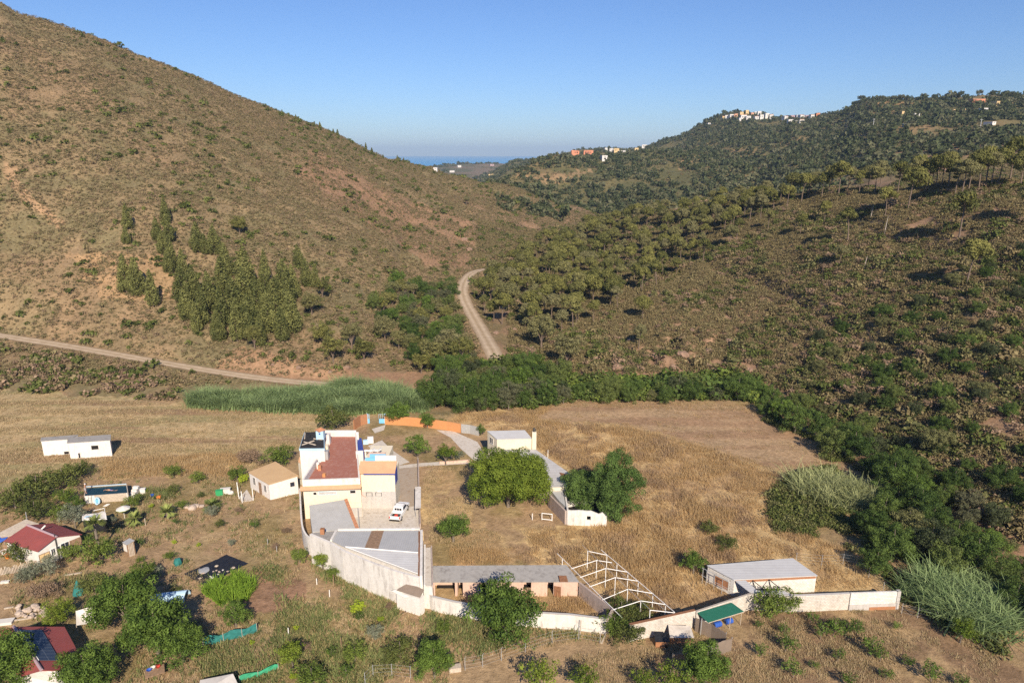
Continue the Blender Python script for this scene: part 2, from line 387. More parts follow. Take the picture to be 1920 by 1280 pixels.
M['house_pink'] = plain('salmon house render', (.62, .33, .21), .85, .06, .3)
M['house_mauve'] = plain('mauve house render', (.38, .27, .29), .85, .06, .3)
M['house_orange'] = plain('orange house render', (.60, .24, .13), .85, .06, .3)
M['house_roof'] = plain('clay house roof', (.46, .25, .16), .85, .12, .4)
M['pool_water'] = plain('dark green pool water', (.008, .032, .030), .12, .15, 1, .5)
M['solar'] = None
t_ = NT('solar cells'); co_ = t_.n('ShaderNodeTexCoord'); br_ = t_.n('ShaderNodeTexBrick'); t_.l(co_.outputs['UV'], br_.inputs['Vector'])
br_.offset = 0; br_.inputs['Scale'].default_value = 1; br_.inputs['Brick Width'].default_value = 1/6; br_.inputs['Row Height'].default_value = 1/10; br_.inputs['Mortar Size'].default_value = .006
br_.inputs['Color1'].default_value = (.028, .04, .062, 1); br_.inputs['Color2'].default_value = (.034, .046, .07, 1); br_.inputs['Mortar'].default_value = (.1, .115, .13, 1)
t_.color(br_.outputs[0]); M['solar'] = t_.fin(.22, .5)

# ------------------------------------------------------------------ the ground sheet
PHI = np.radians(np.linspace(-60, 60, 860)); RAD = np.concatenate([np.geomspace(40, 420, 400), np.geomspace(420, 5800, 270)[1:]])
gx = RAD[:, None]*np.sin(PHI)[None]; gy = RAD[:, None]*np.cos(PHI)[None]
gz = height(gx.ravel(), gy.ravel()).reshape(gx.shape)
GPX, GPY = proj(gx, gy, gz)
wob = lambda s, a, sc: (fbm(gx/sc, gy/sc, s)-.5)*2*a
JX, JY = GPX+wob(31, 16, 6)+wob(33, 9, 2), GPY+wob(32, 8, 6)+wob(34, 5, 2)
near = gy < 200
def zone(poly): return in_poly(JX, JY, poly) & near
def c3(a): return np.array(a, float)
def mixc(A, B, f): return A*(1-f[..., None])+B*f[..., None]
n1 = fbm(gx/30, gy/30, 41); n2 = fbm(gx/9, gy/9, 42); n3 = fbm(gx/3, gy/3, 43); n4 = fbm(gx/90, gy/90, 44)
A = np.zeros(gx.shape+(3,))+c3((.30, .205, .125))
# open hillsides
leftside = sstep(-.03, -.10, gx/gy+.0*gy)*sstep(0, 1, gy-0)
hl = mixc(np.zeros_like(A)+c3((.27, .20, .115)), np.zeros_like(A)+c3((.20, .165, .09)), sstep(.42, .6, n2))
hl = mixc(hl, np.zeros_like(A)+c3((.285, .185, .115)), sstep(.54, .66, n1)*.45)
hr = mixc(np.zeros_like(A)+c3((.275, .185, .115)), np.zeros_like(A)+c3((.20, .155, .085)), sstep(.4, .6, n2))
hr = mixc(hr, np.zeros_like(A)+c3((.30, .19, .125)), sstep(.54, .66, n1)*.8)
A = mixc(hr, hl, leftside)
far = sstep(480, 620, gy)
fm = mixc(np.zeros_like(A)+c3((.175, .15, .07)), np.zeros_like(A)+c3((.125, .12, .055)), sstep(.4, .6, n1))
fm = mixc(fm, np.zeros_like(A)+c3((.26, .18, .095)), sstep(.60, .72, n4)*.5)
A = mixc(A, np.where(((gx/gy) > -.18)[..., None], fm, A), far)
hd = mixc(np.zeros_like(A)+c3((.19, .145, .10)), np.zeros_like(A)+c3((.12, .115, .065)), sstep(.42, .58, n4))
A = mixc(A, hd, sstep(1900, 2000, gy)*(GPY > 298))
# red rock faces and cuttings
def paint(poly, col, soft=1.0, allow=None):
    global A
    m = in_poly(JX, JY, poly) & ((gy < 420) if allow is None else allow)
    A = np.where(m[..., None], A*(1-soft)+c3(col)*soft*(0.82+.36*n3[..., None]), A)
paint([(1050,600),(1200,640),(1400,600),(1480,690),(1400,735),(1100,715),(1040,690)], (.30,.19,.125), .7)
paint([(590,250),(700,300),(900,430),(880,500),(800,500),(690,420),(560,330)], (.33,.185,.125), .55)
paint([(440,650),(640,690),(800,700),(790,735),(650,740),(400,700)], (.37,.225,.14), .8)
paint([(120,480),(220,470),(330,480),(330,560),(200,560)], (.42,.27,.15), .7)
paint([(0,300),(20,310),(60,370),(120,420),(110,432),(40,380)], (.42,.27,.16), .8)
paint([(835,590),(850,530),(865,520),(905,640),(930,690),(900,690)], (.40,.27,.165), .8)
paint([(1270,300),(1310,285),(1300,305),(1275,325)], (.42,.26,.14), .7, gy > 400)
paint([(1600,205),(1650,190),(1740,194),(1700,204),(1620,225)], (.36,.22,.11), .65, gy > 400)
paint([(960,325),(1030,330),(1060,325),(1020,345)], (.36,.23,.13), .6, gy > 400)
paint([(1000,345),(1040,330),(1100,318),(1110,322),(1050,340)], (.38,.25,.14), .7, gy > 400)
for q in ([(1450,262),(1500,250),(1520,262),(1470,275)], [(1680,235),(1740,232),(1760,245),(1690,248)], [(1790,240),(1850,235),(1830,248)], [(1360,280),(1440,278),(1420,292),(1340,300)], [(1570,240),(1620,225),(1640,240),(1600,258)], [(1540,290),(1620,282),(1600,300)]):
    paint(q, (.32, .21, .115), .5, gy > 400)
# the flat fields
flat = (gz < .6) & (gy < 166)
stub = mixc(np.zeros_like(A)+c3((.49, .37, .21)), np.zeros_like(A)+c3((.33, .275, .14)), sstep(.45, .66, fbm(gx/22, gy/2.2, 51)))
stub = mixc(stub, np.zeros_like(A)+c3((.31, .205, .125)), sstep(.55, .7, fbm(gx/30, gy/3, 52)))
gold = mixc(np.zeros_like(A)+c3((.55, .40, .21)), np.zeros_like(A)+c3((.42, .285, .155)), sstep(.42, .62, .5*n2+.5*n3))
plow = mixc(np.zeros_like(A)+c3((.41, .285, .175)), np.zeros_like(A)+c3((.34, .22, .135)), sstep(.4, .6, fbm(gx/25, gy/2.5, 53)))
gard = mixc(np.zeros_like(A)+c3((.365, .25, .15)), np.zeros_like(A)+c3((.27, .205, .10)), sstep(.50, .64, n2))
gard = mixc(gard, np.zeros_like(A)+c3((.40, .30, .17)), sstep(.5, .7, n3)*.6)
orch = mixc(np.zeros_like(A)+c3((.25, .165, .10)), np.zeros_like(A)+c3((.37, .26, .145)), sstep(.45, .65, n3))
bank = np.zeros_like(A)+c3((.18, .15, .075))
def fill(poly, B):
    global A
    m = zone(poly) & (gz < 3); A = np.where(m[..., None], B, A)
fill([(-2000,726),(0,728),(310,752),(620,772),(960,778),(1060,752),(1400,740),(1480,775),(2400,1400),(-2000,1400)], gard)
fill([(-2000,726),(0,728),(310,754),(600,776),(660,775),(640,800),(600,830),(540,850),(420,905),(330,890),(180,880),(60,930),(-2000,1100)], stub)
fill([(815,790),(870,772),(960,770),(1010,757),(1040,757),(1000,785),(1180,800),(1330,840),(1440,880),(1490,890),(1510,1000),(1620,1045),(1660,1060),(1690,1110),(1500,1115),(1265,1148),(1150,1142),(1085,1062),(1000,1060),(960,975),(1000,985),(1080,985),(1190,975),(1070,890),(1000,830)], gold)
fill([(200,860),(460,850),(440,905),(330,890),(200,900)], gold)
fill([(800,1030),(1060,1020),(1060,1058),(812,1058)], gold); fill([(830,1090),(1080,1100),(1130,1150),(1000,1148),(900,1135),(812,1120)], mixc(gold, orch, n2))
fill([(930,785),(1000,757),(1060,752),(1400,762),(1440,780),(1520,825),(1550,875),(1500,890),(1440,880),(1330,840),(1180,800),(1040,790)], plow)
fill([(790,870),(880,880),(880,980),(990,985),(1010,1060),(800,1060)], mixc(gard, gold, sstep(.4, .6, n3)))
fill([(1210,1190),(1300,1225),(1400,1160),(1690,1115),(1780,1170),(1920,1230),(2300,1400),(1200,1400)], orch)
fill([(840,1240),(1000,1210),(1200,1190),(1230,1260),(1200,1400),(820,1400)], np.zeros_like(A)+c3((.385, .27, .16))*(.85+.3*n3[..., None]))
fill([(440,1080),(480,1060),(580,1095),(560,1150),(470,1150),(430,1120)], np.zeros_like(A)+c3((.30, .185, .12))*(.85+.3*n3[..., None]))
A *= (0.86+.28*fbm(gx/1.1, gy/1.1, 61, 3))[..., None]
A = np.clip(A, .01, .9)
nr, nc = gx.shape; idx = np.arange(nr*nc).reshape(nr, nc)
F = np.stack([idx[:-1, :-1], idx[:-1, 1:], idx[1:, 1:], idx[1:, :-1]], -1).reshape(-1, 4)[:, ::-1]
col = np.ones((nr*nc, 4), np.float32); col[:, :3] = A.reshape(-1, 3)
gm = np_mesh('ground', np.stack([gx, gy, gz], -1).reshape(-1, 3), F, attrs={'albedo': ('FLOAT_COLOR', col)}, smooth=True)
t_ = NT('valley ground'); at_ = t_.n('ShaderNodeAttribute', attribute_name='albedo'); v_ = t_.obj()
nn = t_.noise(1.1, 8, v_, .7); n2_ = t_.noise(.16, 5, v_, .6)
cm = t_.mix(1.0, at_.outputs['Color'], t_.ramp(nn, [(.3, (.62, .6, .56)), (.7, (1.25, 1.24, 1.2))]), 'MULTIPLY')
cm = t_.mix(1.0, cm, t_.ramp(n2_, [(.3, (.82, .84, .84)), (.7, (1.14, 1.12, 1.1))]), 'MULTIPLY')
t_.color(cm); t_.bump(t_.noise(2.2, 6, v_, .7), .7, .25); t_.fin(.95, .1)
tag(link('ground', gm, mats=t_.m), kind='structure')
# the sea
sm = np_mesh('sea', [(-9000, 2600, -45), (9000, 2600, -45), (9000, 24500, -45), (-9000, 24500, -45)], np.array([[0, 1, 2, 3]]))
t_ = NT('sea water'); t_.color((.04, .27, .55)); w_ = t_.noise(.05, 5, t_.obj()); t_.bump(w_, .2, 1.0)
tag(link('sea', sm, mats=t_.fin(.7, .08)), kind='structure')
# dirt tracks as draped sheets
def ribbon(name, pts, hw, m, lift=.10, cols=8):
    pts = resample(pts, 1.2); d = np.gradient(pts[:, :2], axis=0); d /= np.linalg.norm(d, axis=1)[:, None]+1e-9
    nrm = np.stack([-d[:, 1], d[:, 0]], 1); V = []; AC = []
    for i, p in enumerate(pts):
        w = hw*(.88+.24*float(vnoise(i*.16, 3.3, 71)))
        for c in range(cols+1):
            s = (c/cols*2-1)*w; s += .22*float(vnoise(i*.9, c*3.1, 72)-.5)*(c in (0, cols)); V.append((p[0]+nrm[i, 0]*s, p[1]+nrm[i, 1]*s, p[2]+lift)); AC.append(c/cols)
    n = cols+1; Fq = np.array([[i*n+c, i*n+c+1, (i+1)*n+c+1, (i+1)*n+c] for i in range(len(pts)-1) for c in range(cols)])
    return tag(link(name, np_mesh(name, V, Fq, attrs={'across': ('FLOAT', np.array(AC, np.float32))}, smooth=True), mats=m), kind='structure')
t_ = NT('pale gravel track'); v_ = t_.obj(); ac_ = t_.n('ShaderNodeAttribute', attribute_name='across'); rut = t_.ramp(ac_.outputs['Fac'], [(0, (.62, .56, .48)), (.14, (.86, .84, .8)), (.30, (1.12, 1.12, 1.12)), (.5, (.80, .76, .68)), (.70, (1.12, 1.12, 1.12)), (.86, (.86, .84, .8)), (1, (.62, .56, .48))])
t_.color(t_.mix(1.0, t_.ramp(t_.noise(.6, 7, v_, .7), [(.3, (.36, .275, .185)), (.7, (.52, .415, .30))]), rut, 'MULTIPLY')); t_.bump(t_.noise(4, 5, v_), .4, .08); M['track'] = t_.fin(.95, .1)
ribbon('road', road_left_pts, 2.0, M['track']); ribbon('road', road_right_pts, 2.3, M['track'])
# ------------------------------------------------------------------ foliage meshes
def unit(v): return v/(np.linalg.norm(v, axis=-1, keepdims=True)+1e-9)
def leaf_quads(C, N, S, T, rng, asp=.7):
    n = len(C); N = unit(N); r = unit(rng.normal(size=(n, 3))); t = unit(np.cross(N, r)); b = np.cross(N, t)
    S = np.asarray(S)[:, None]; bend = N*S*.25
    V = np.stack([C-t*S-bend, C+b*S*asp, C+t*S-bend, C-b*S*asp], 1).reshape(-1, 3)
    return V, np.arange(n*4).reshape(-1, 4), np.repeat(T, 4)
def cloud(clumps, dens, leaf, rng, jit=.55, up=0.0, inner=.25, asp=.7):
    """clumps: (x,y,z,rx,ry,rz); leaf quads lie over each clump's outside, a few fill its inside."""
    Cs, Ns, Ss, Ts = [], [], [], []
    for (x, y, z, rx, ry, rz) in clumps:
        n = max(6, int(dens*(rx*ry+rx*rz+ry*rz)/3)); d = rng.normal(size=(n, 3)); d[:, 2] += up; d = unit(d)
        rad = np.where(rng.random(n) < inner, rng.uniform(.3, .8, n), rng.uniform(.8, 1.12, n))
        Cs.append(np.array([x, y, z])+d*rad[:, None]*np.array([rx, ry, rz])); Ns.append(d+rng.normal(size=(n, 3))*jit)
        Ss.append(leaf*rng.uniform(.6, 1.35, n)); Ts.append(np.clip(rng.uniform(.15, .85)+rng.normal(size=n)*.13, 0, 1))
    return np.concatenate(Cs), np.concatenate(Ns), np.concatenate(Ss), np.concatenate(Ts)
def leaf_mesh(name, parts, rng, m, asp=.7):
    C, N, S, T = [np.concatenate(q) for q in zip(*parts)]
    V, Fq, tt = leaf_quads(C, N, S, T, rng, asp)
    me = np_mesh(name, V, Fq, attrs={'tint': ('FLOAT', tt.astype(np.float32))}); me.materials.append(m); return me
def tubes(name, segs, m, sides=7):
    """segs: lists of (x,y,z,radius) polylines -> one tapered branching mesh"""
    V, Fq, o = [], [], 0
    for s in segs:
        s = np.array(s, float); d = unit(np.gradient(s[:, :3], axis=0))
        for i, p in enumerate(s):
            r = np.array([1., 0, 0]) if abs(d[i, 0]) < .9 else np.array([0, 1., 0]); a = unit(np.cross(d[i], r)); b = np.cross(d[i], a)
            for k_ in range(sides):
                an = 2*math.pi*k_/sides; V.append(p[:3]+(a*math.cos(an)+b*math.sin(an))*p[3])
        for i in range(len(s)-1):
            for k_ in range(sides):
                j = (k_+1) % sides; Fq.append((o+i*sides+k_, o+i*sides+j, o+(i+1)*sides+j, o+(i+1)*sides+k_))
        o = len(V)
    me = np_mesh(name, V, np.array(Fq), smooth=True); me.materials.append(m); return me
def umbrella_pine(seed, H=11, R=3.0, lean=.4):
    rng = np.random.default_rng(seed); lx, ly = rng.normal(size=2)*lean; cl = []; limbs = []
    th = H*rng.uniform(.58, .68)
    for i in range(15):
        a = i*2.4+rng.uniform(-.4, .4); rr = R*math.sqrt((i+.5)/15)*rng.uniform(.85, 1.05); z = H-.9-(rr/R)**2*H*.23-rng.uniform(0, .9)
        c = rng.uniform(.8, 1.25)*R*.43; x, y = lx+math.cos(a)*rr, ly+math.sin(a)*rr; cl.append((x, y, z, c, c, c*.8))
        if i % 2: limbs.append([(lx*.9, ly*.9, th+rng.uniform(-.6, .6), .09), (lx+(x-lx)*.5, ly+(y-ly)*.5, (th+z)/2+.1, .06), (x, y, z-.2, .03)])
    cl.append((lx, ly, H*.84, R*.6, R*.6, H*.09))
    for i in range(4):
        a = rng.uniform(0, 6.28); z = th+rng.uniform(-1.2, .8); c = R*.3; cl.append((lx+math.cos(a)*R*.5, ly+math.sin(a)*R*.5, z, c, c, c*.55))
    tr = [(0, 0, -.6, .22), (lx*.2, ly*.35, H*.3, .17), (lx*.8, ly*.75, th, .13), (lx, ly, H-1.2, .05)]
    return leaf_mesh('crown', [cloud(cl, 120, .23, rng, .42, .3, .15)], rng, M['leaf_pine']), tubes('trunk', [tr]+limbs, M['bark_pine'])
def cone_pine(seed, H=12, R=2.1):
    rng = np.random.default_rng(seed); cl = []; n = 46
    for i in range(n):
        f = (i+.5)/n; z = H*(.07+.9*f); rr = R*(1-f)**.72*(.55+.5*min(1, f*6)); a = i*2.4+rng.uniform(-.5, .5)
        c = (.34*rr+.32)*rng.uniform(.8, 1.25); cl.append((math.cos(a)*rr*.72, math.sin(a)*rr*.72, z, c, c, c*1.15))
    cl.append((0, 0, H*.97, .22, .22, .55))
    return leaf_mesh('crown', [cloud(cl, 95, .22, rng, .45, .2, .15)], rng, M['leaf_cone']), tubes('trunk', [[(0, 0, -.6, .2), (0, 0, H*.5, .12), (0, 0, H*.95, .03)]], M['bark_pine'])
def broadleaf(seed, H=8, R=3.5, mat='leaf_river', leaf=.26, dens=60, nclump=40, low=.12, bark='bark', lumpy=.25, trunk=.2, flat=1.0):
    """crown of several lobes, each studded with leaf clumps; lumpy sets how far the lobes stray"""
    R *= 1.13; leaf *= .5; dens *= 3.7; nclump = int(nclump*1.35)
    rng = np.random.default_rng(seed); cl = []; limbs = []; zc = H*(low+1)/2; hz_ = H*(1-low)/2; nl = 4+int(lumpy*12); lob = []
    for i in range(nl):
        a = i*2.39996+rng.uniform(-.5, .5); f = (i+.5)/nl; zz = (.85-1.45*f); rr = math.sqrt(max(.05, 1-zz*zz)); q = rng.uniform(.32, .32+.4*lumpy+.06)
        lob.append((math.cos(a)*rr*R*q*1.25, math.sin(a)*rr*R*q*1.25, zc+zz*hz_*q*1.1*flat, R*rng.uniform(.42, .42+.35*(.5-lumpy)+.12)))
    lob.append((0, 0, zc+hz_*.12, R*.55)); per = max(5, int(nclump*1.5/len(lob)))
    for (x, y, z, r) in lob:
        for i in range(per):
            d = rng.normal(size=3); d[2] += .25; d /= np.linalg.norm(d); k_ = rng.uniform(.78, 1.0); c = r*rng.uniform(.26, .42); p = (x+d[0]*r*k_, y+d[1]*r*k_, z+d[2]*r*k_*min(1.25, hz_/R*1.0)*flat)
            if p[2] < H*low*.6+c*.3: p = (p[0], p[1], H*low*.6+c*.4)
            cl.append((*p, c, c, c*.82))
        limbs.append([(0, 0, H*.2, trunk*.55), (x*.45, y*.45, H*.28+(z-H*.28)*.5, trunk*.35), (x*.9, y*.9, z, .03)]); cl.append((x, y, z, r*.55, r*.55, r*.5))
    return leaf_mesh('crown', [cloud(cl, dens, leaf, rng, .36, .2, .12)], rng, M[mat]), tubes('trunk', [[(0, 0, -.5, trunk), (0, 0, H*.25, trunk*.8), (.1, 0, H*.6, trunk*.45), (0, .1, H*.85, .04)]]+limbs, M[bark])
def shrub_mesh(name, seed, mat, n=6, leaf=.2, dens=26, hr=.8):
    rng = np.random.default_rng(seed); cl = [(0, 0, hr*.45, .6, .6, hr*.5)]
    for i in range(n):
        a = rng.uniform(0, 6.28); r = rng.uniform(.25, .65); c = rng.uniform(.25, .45); cl.append((math.cos(a)*r, math.sin(a)*r, rng.uniform(.2, hr*.75), c, c, c*hr))
    return leaf_mesh(name, [cloud(cl, dens, leaf, rng, .7, .5, .15)], rng, M[mat])
def blades(name, seed, mat, n=14, h=.8, w=.05, spread=.35, droop=.5, segs=2, base=.3):
    rng = np.random.default_rng(seed); V, Fq, T = [], [], []
    for i in range(n):
        a = rng.uniform(0, 6.28); d = np.array([math.cos(a), math.sin(a), 0]); s = np.array([-d[1], d[0], 0]); b = rng.normal(size=3)*base; b[2] = -.05
        L = h*rng.uniform(.6, 1.15); sp = spread*rng.uniform(.3, 1.2); tn = rng.uniform(0, 1); o = len(V)
        for k_ in range(segs+1):
            f = k_/segs; c = b+d*(sp*L*f+droop*L*f*f*.5)+np.array([0, 0, L*(f-.45*droop*f*f)]); ww = w*(1-f*.85)
            V += [c-s*ww, c+s*ww]; T += [tn, tn]
        Fq += [(o+2*k_, o+2*k_+1, o+2*k_+3, o+2*k_+2) for k_ in range(segs)]
    me = np_mesh(name, V, np.array(Fq), attrs={'tint': ('FLOAT', np.array(T, np.float32))}); me.materials.append(M[mat]); return me
# ------------------------------------------------------------------ ground cover nobody could count: one object each
def scatter(name, protos, P, S, rng, label, cat, tilt=.08, which=None):
    n = len(P); me = np_mesh(name, P, np.zeros((0, 4), np.int32)) if False else bpy.data.meshes.new(name)
    me.vertices.add(n); me.vertices.foreach_set('co', np.asarray(P, np.float32).ravel())
    at = me.attributes.new('plant_scale', 'FLOAT_VECTOR', 'POINT'); at.data.foreach_set('vector', np.asarray(S, np.float32).ravel())
    R = rng.normal(size=(n, 3))*tilt; R[:, 2] = rng.uniform(0, 6.283, n)
    at = me.attributes.new('plant_turn', 'FLOAT_VECTOR', 'POINT'); at.data.foreach_set('vector', R.astype(np.float32).ravel())
    at = me.attributes.new('plant_kind', 'INT', 'POINT'); at.data.foreach_set('value', (rng.integers(0, len(protos), n) if which is None else which).astype(np.int32))
    g = bpy.data.node_groups.new(name, 'GeometryNodeTree')
    g.interface.new_socket('Geometry', in_out='INPUT', socket_type='NodeSocketGeometry'); g.interface.new_socket('Geometry', in_out='OUTPUT', socket_type='NodeSocketGeometry')
    gi = g.nodes.new('NodeGroupInput'); go = g.nodes.new('NodeGroupOutput'); jn = g.nodes.new('GeometryNodeJoinGeometry')
    def named(nm, typ):
        x = g.nodes.new('GeometryNodeInputNamedAttribute'); x.data_type = typ; x.inputs[0].default_value = nm; return x.outputs[0]
    sc_ = named('plant_scale', 'FLOAT_VECTOR'); ro = g.nodes.new('FunctionNodeEulerToRotation'); g.links.new(named('plant_turn', 'FLOAT_VECTOR'), ro.inputs[0]); kd = named('plant_kind', 'INT')
    for i, pm in enumerate(protos):
        src = bpy.data.objects.new(pm.name, pm)
        oi = g.nodes.new('GeometryNodeObjectInfo'); oi.inputs[0].default_value = src; oi.inputs['As Instance'].default_value = False
        cp = g.nodes.new('FunctionNodeCompare'); cp.data_type = 'INT'; cp.operation = 'EQUAL'; g.links.new(kd, cp.inputs[2]); cp.inputs[3].default_value = i
        ip = g.nodes.new('GeometryNodeInstanceOnPoints'); g.links.new(gi.outputs[0], ip.inputs['Points']); g.links.new(cp.outputs[0], ip.inputs['Selection'])
        g.links.new(oi.outputs['Geometry'], ip.inputs['Instance']); g.links.new(ro.outputs[0], ip.inputs['Rotation']); g.links.new(sc_, ip.inputs['Scale'])
        g.links.new(ip.outputs[0], jn.inputs[0])
    g.links.new(jn.outputs[0], go.inputs[0])
    o = link(name, me); md = o.modifiers.new('plants', 'NODES'); md.node_group = g
    return tag(o, label, cat, kind='stuff')
def sample(n, ymin, ymax, amin, amax, rng, poly=None, keep=None, frame=True):
    """Points scattered evenly over the ground of a wedge of valley, kept where the polygon (photograph pixels) or test says."""
    Y = np.sqrt(rng.uniform(ymin**2, ymax**2, n)); a = rng.uniform(amin, amax, n); X = a*Y
    Z = height(X, Y); px, py = proj(X, Y, Z)
    m = np.ones(n, bool)
    if frame: m &= (px > -420) & (px < 2340) & (py < 1500)
    if poly is not None: m &= in_poly(px, py, poly)
    if keep is not None: m &= keep(X, Y, Z, px, py)
    return np.stack([X, Y, Z], 1)[m]
def off_roads(P, gap=2.6):
    m = np.ones(len(P), bool)
    for pts, hw in ROADS:
        d, _ = seg_dist(P[:, 0], P[:, 1], pts[::3]); m &= d > gap
    return P[m]
rng = np.random.default_rng(7)
def slope_keep(X, Y, Z, px, py): return (Z > .8) | (Y > 168)
# --- left hillside heath
P = off_roads(sample(230000, 150, 620, -.95, .16, rng, keep=lambda X, Y, Z, px, py: ((Z > .7) | (Y > 170)) & (X/Y < np.where(Y < 310, -.02-(Y > 175)*.02, .2)) & (fbm(X/11, Y/11, 81) > .31+.16*(fbm(X/40, Y/40, 82)-.5)+.10*in_poly(px, py, [(590,250),(700,300),(900,430),(880,500),(800,500),(690,420),(560,330)])+.10*in_poly(px, py, [(120,480),(220,470),(330,480),(330,560),(200,560)])+.12*in_poly(px, py, [(440,650),(640,690),(800,700),(790,735),(650,740),(400,700)])) & (rng.random(len(X)) < .75)))
s = rng.gamma(5, .10, len(P))+.22; print('heath left', len(P))
S = np.stack([s, s, s*rng.uniform(.7, 1.1, len(s))], 1)
scatter('heath', [shrub_mesh('heath tuft', 200+i, 'scrub_left', 5, .17, 32, .8) for i in range(4)], P, S, rng, 'grey green heath covering the big left hillside', 'heath')
P = off_roads(sample(5200, 150, 620, -.95, .16, rng, keep=lambda X, Y, Z, px, py: ((Z > .7) | (Y > 170)) & (X/Y < np.where(Y < 310, -.03, .2)) & (fbm(X/30, Y/30, 85) > .46)))
s = rng.gamma(4, .27, len(P))+.5
scatter('shrubs', [shrub_mesh('dark shrub', 220+i, 'scrub_dark', 7, .2, 30, .8) for i in range(3)], P, np.stack([s, s, s*.9], 1), rng, 'dark green shrubs dotted over the left hillside', 'shrubs')
P = off_roads(sample(110000, 150, 480, -.95, .1, rng, keep=lambda X, Y, Z, px, py: ((Z > .7) | (Y > 170)) & (X/Y < np.where(Y < 310, -.03, .15)) & (rng.random(len(X)) < .7)))
s = rng.gamma(4, .05, len(P))+.14; print('low heath', len(P))
scatter('heath', [shrub_mesh('low heath tuft', 206, 'scrub_left', 4, .26, 14, .8), shrub_mesh('low dry tuft', 207, 'straw_dull', 4, .26, 14, .8)], P, np.stack([s, s, s], 1), rng, 'low dry tufts between the heath of the left hillside', 'heath')
# --- right hillside heath
def right_keep(X, Y, Z, px, py): return ((Z > .8) | (Y > 168)) & (X/Y > np.where(Y < 310, -.005, -.05)) & (Y < 430)
P = off_roads(sample(230000, 78, 430, -.05, .98, rng, keep=lambda X, Y, Z, px, py: right_keep(X, Y, Z, px, py) & (fbm(X/10, Y/10, 86) > .27+.08*in_poly(px, py, [(1050,600),(1200,640),(1400,600),(1480,690),(1400,735),(1100,715),(1040,690)])) & (rng.random(len(X)) < .8)))
s = rng.gamma(5, .12, len(P))+.28; print('heath right', len(P))
scatter('heath', [shrub_mesh('brown heath tuft', 240+i, 'scrub_right', 6, .15, 42, .8) for i in range(4)], P, np.stack([s, s, s*rng.uniform(.7, 1.1, len(s))], 1), rng, 'brown heath and dead brush covering the right hillside', 'heath')
dens_r = lambda px, py: sstep(1250, 1750, px)*sstep(380, 640, py)
P = off_roads(sample(34000, 78, 430, -.05, .98, rng, keep=lambda X, Y, Z, px, py: right_keep(X, Y, Z, px, py) & (fbm(X/14, Y/14, 88) > .52-.30*dens_r(px, py))))
s = rng.gamma(4, .22, len(P))+.5; print('right shrubs', len(P))
scatter('shrubs', [shrub_mesh('dark shrub', 260+i, m, 8, .14, 62, .9) for i, m in enumerate(['scrub_dark', 'scrub_dark', 'scrub_right', 'scrub_dry', 'scrub_olive'])], P, np.stack([s, s, s*.95], 1), rng, 'green and withered shrubs among the brush of the right hillside', 'shrubs')
P = sample(5000, 140, 182, -.14, .38, rng, keep=lambda X, Y, Z, px, py: in_poly(px, py, [(820,760),(900,690),(1000,680),(1060,715),(1200,715),(1400,708),(1500,740),(1450,765),(1380,750),(1200,752),(1060,754),(1000,768)]) & (rng.random(len(X)) < .8))
s = rng.gamma(5, .26, len(P))+.5
scatter('undergrowth', [shrub_mesh('stream shrub', 345+i, m, 8, .14, 62, .95) for i, m in enumerate(['scrub_dark', 'scrub_green', 'leaf_river'])], P, np.stack([s, s, s], 1), rng, 'green undergrowth beneath the stream belt', 'undergrowth')
# --- far woods
P = sample(60000, 470, 1900, -.10, .95, rng, keep=lambda X, Y, Z, px, py: (Z > -12) & (py > 150) & (X/Y > np.where(Y < 700, -.02, -.06)) & (fbm(X/60, Y/60, 91) > .38+.08*in_poly(px, py, [(900,345),(1030,290),(1300,275),(1320,300),(1180,330),(1000,350)])-.07*(px > 1300)) & (rng.random(len(X)) < np.interp(Y, [470, 800, 1900], [.95, .75, .4])))
s = rng.gamma(9, .40, len(P)); print('far wood', len(P))
scatter('woods', [shrub_mesh('far oak', 280+i, 'leaf_oak', 7, .24, 26, .95) for i in range(4)], P-np.array([0, 0, .3]), np.stack([s, s, s*rng.uniform(.85, 1.2, len(s))], 1), rng, 'blue green oak wood spread over the far hills', 'woods')
P = sample(16000, 560, 1500, -.10, .6, rng, keep=lambda X, Y, Z, px, py: (Z > -12) & (X/Y > np.where(Y < 700, -.02, -.06)))
s = rng.gamma(4, .22, len(P))+.3
scatter('heath', [shrub_mesh('far heath', 295, 'scrub_olive', 6, .24, 22, .8), shrub_mesh('far heath', 296, 'scrub_left', 6, .24, 22, .8)], P, np.stack([s*1.2, s*1.2, s], 1), rng, 'olive heath on the open parts of the far hills', 'heath')
P = sample(9000, 2000, 3000, -.2, .25, rng, keep=lambda X, Y, Z, px, py: (Z > -30) & (fbm(X/130, Y/130, 93) > .46))
s = rng.gamma(9, .55, len(P))
scatter('woods', [shrub_mesh('coast oak', 290, 'leaf_oak', 6, .3, 22, .9)], P, np.stack([s, s, s], 1), rng, 'dark trees scattered over the low coastal headland', 'woods')
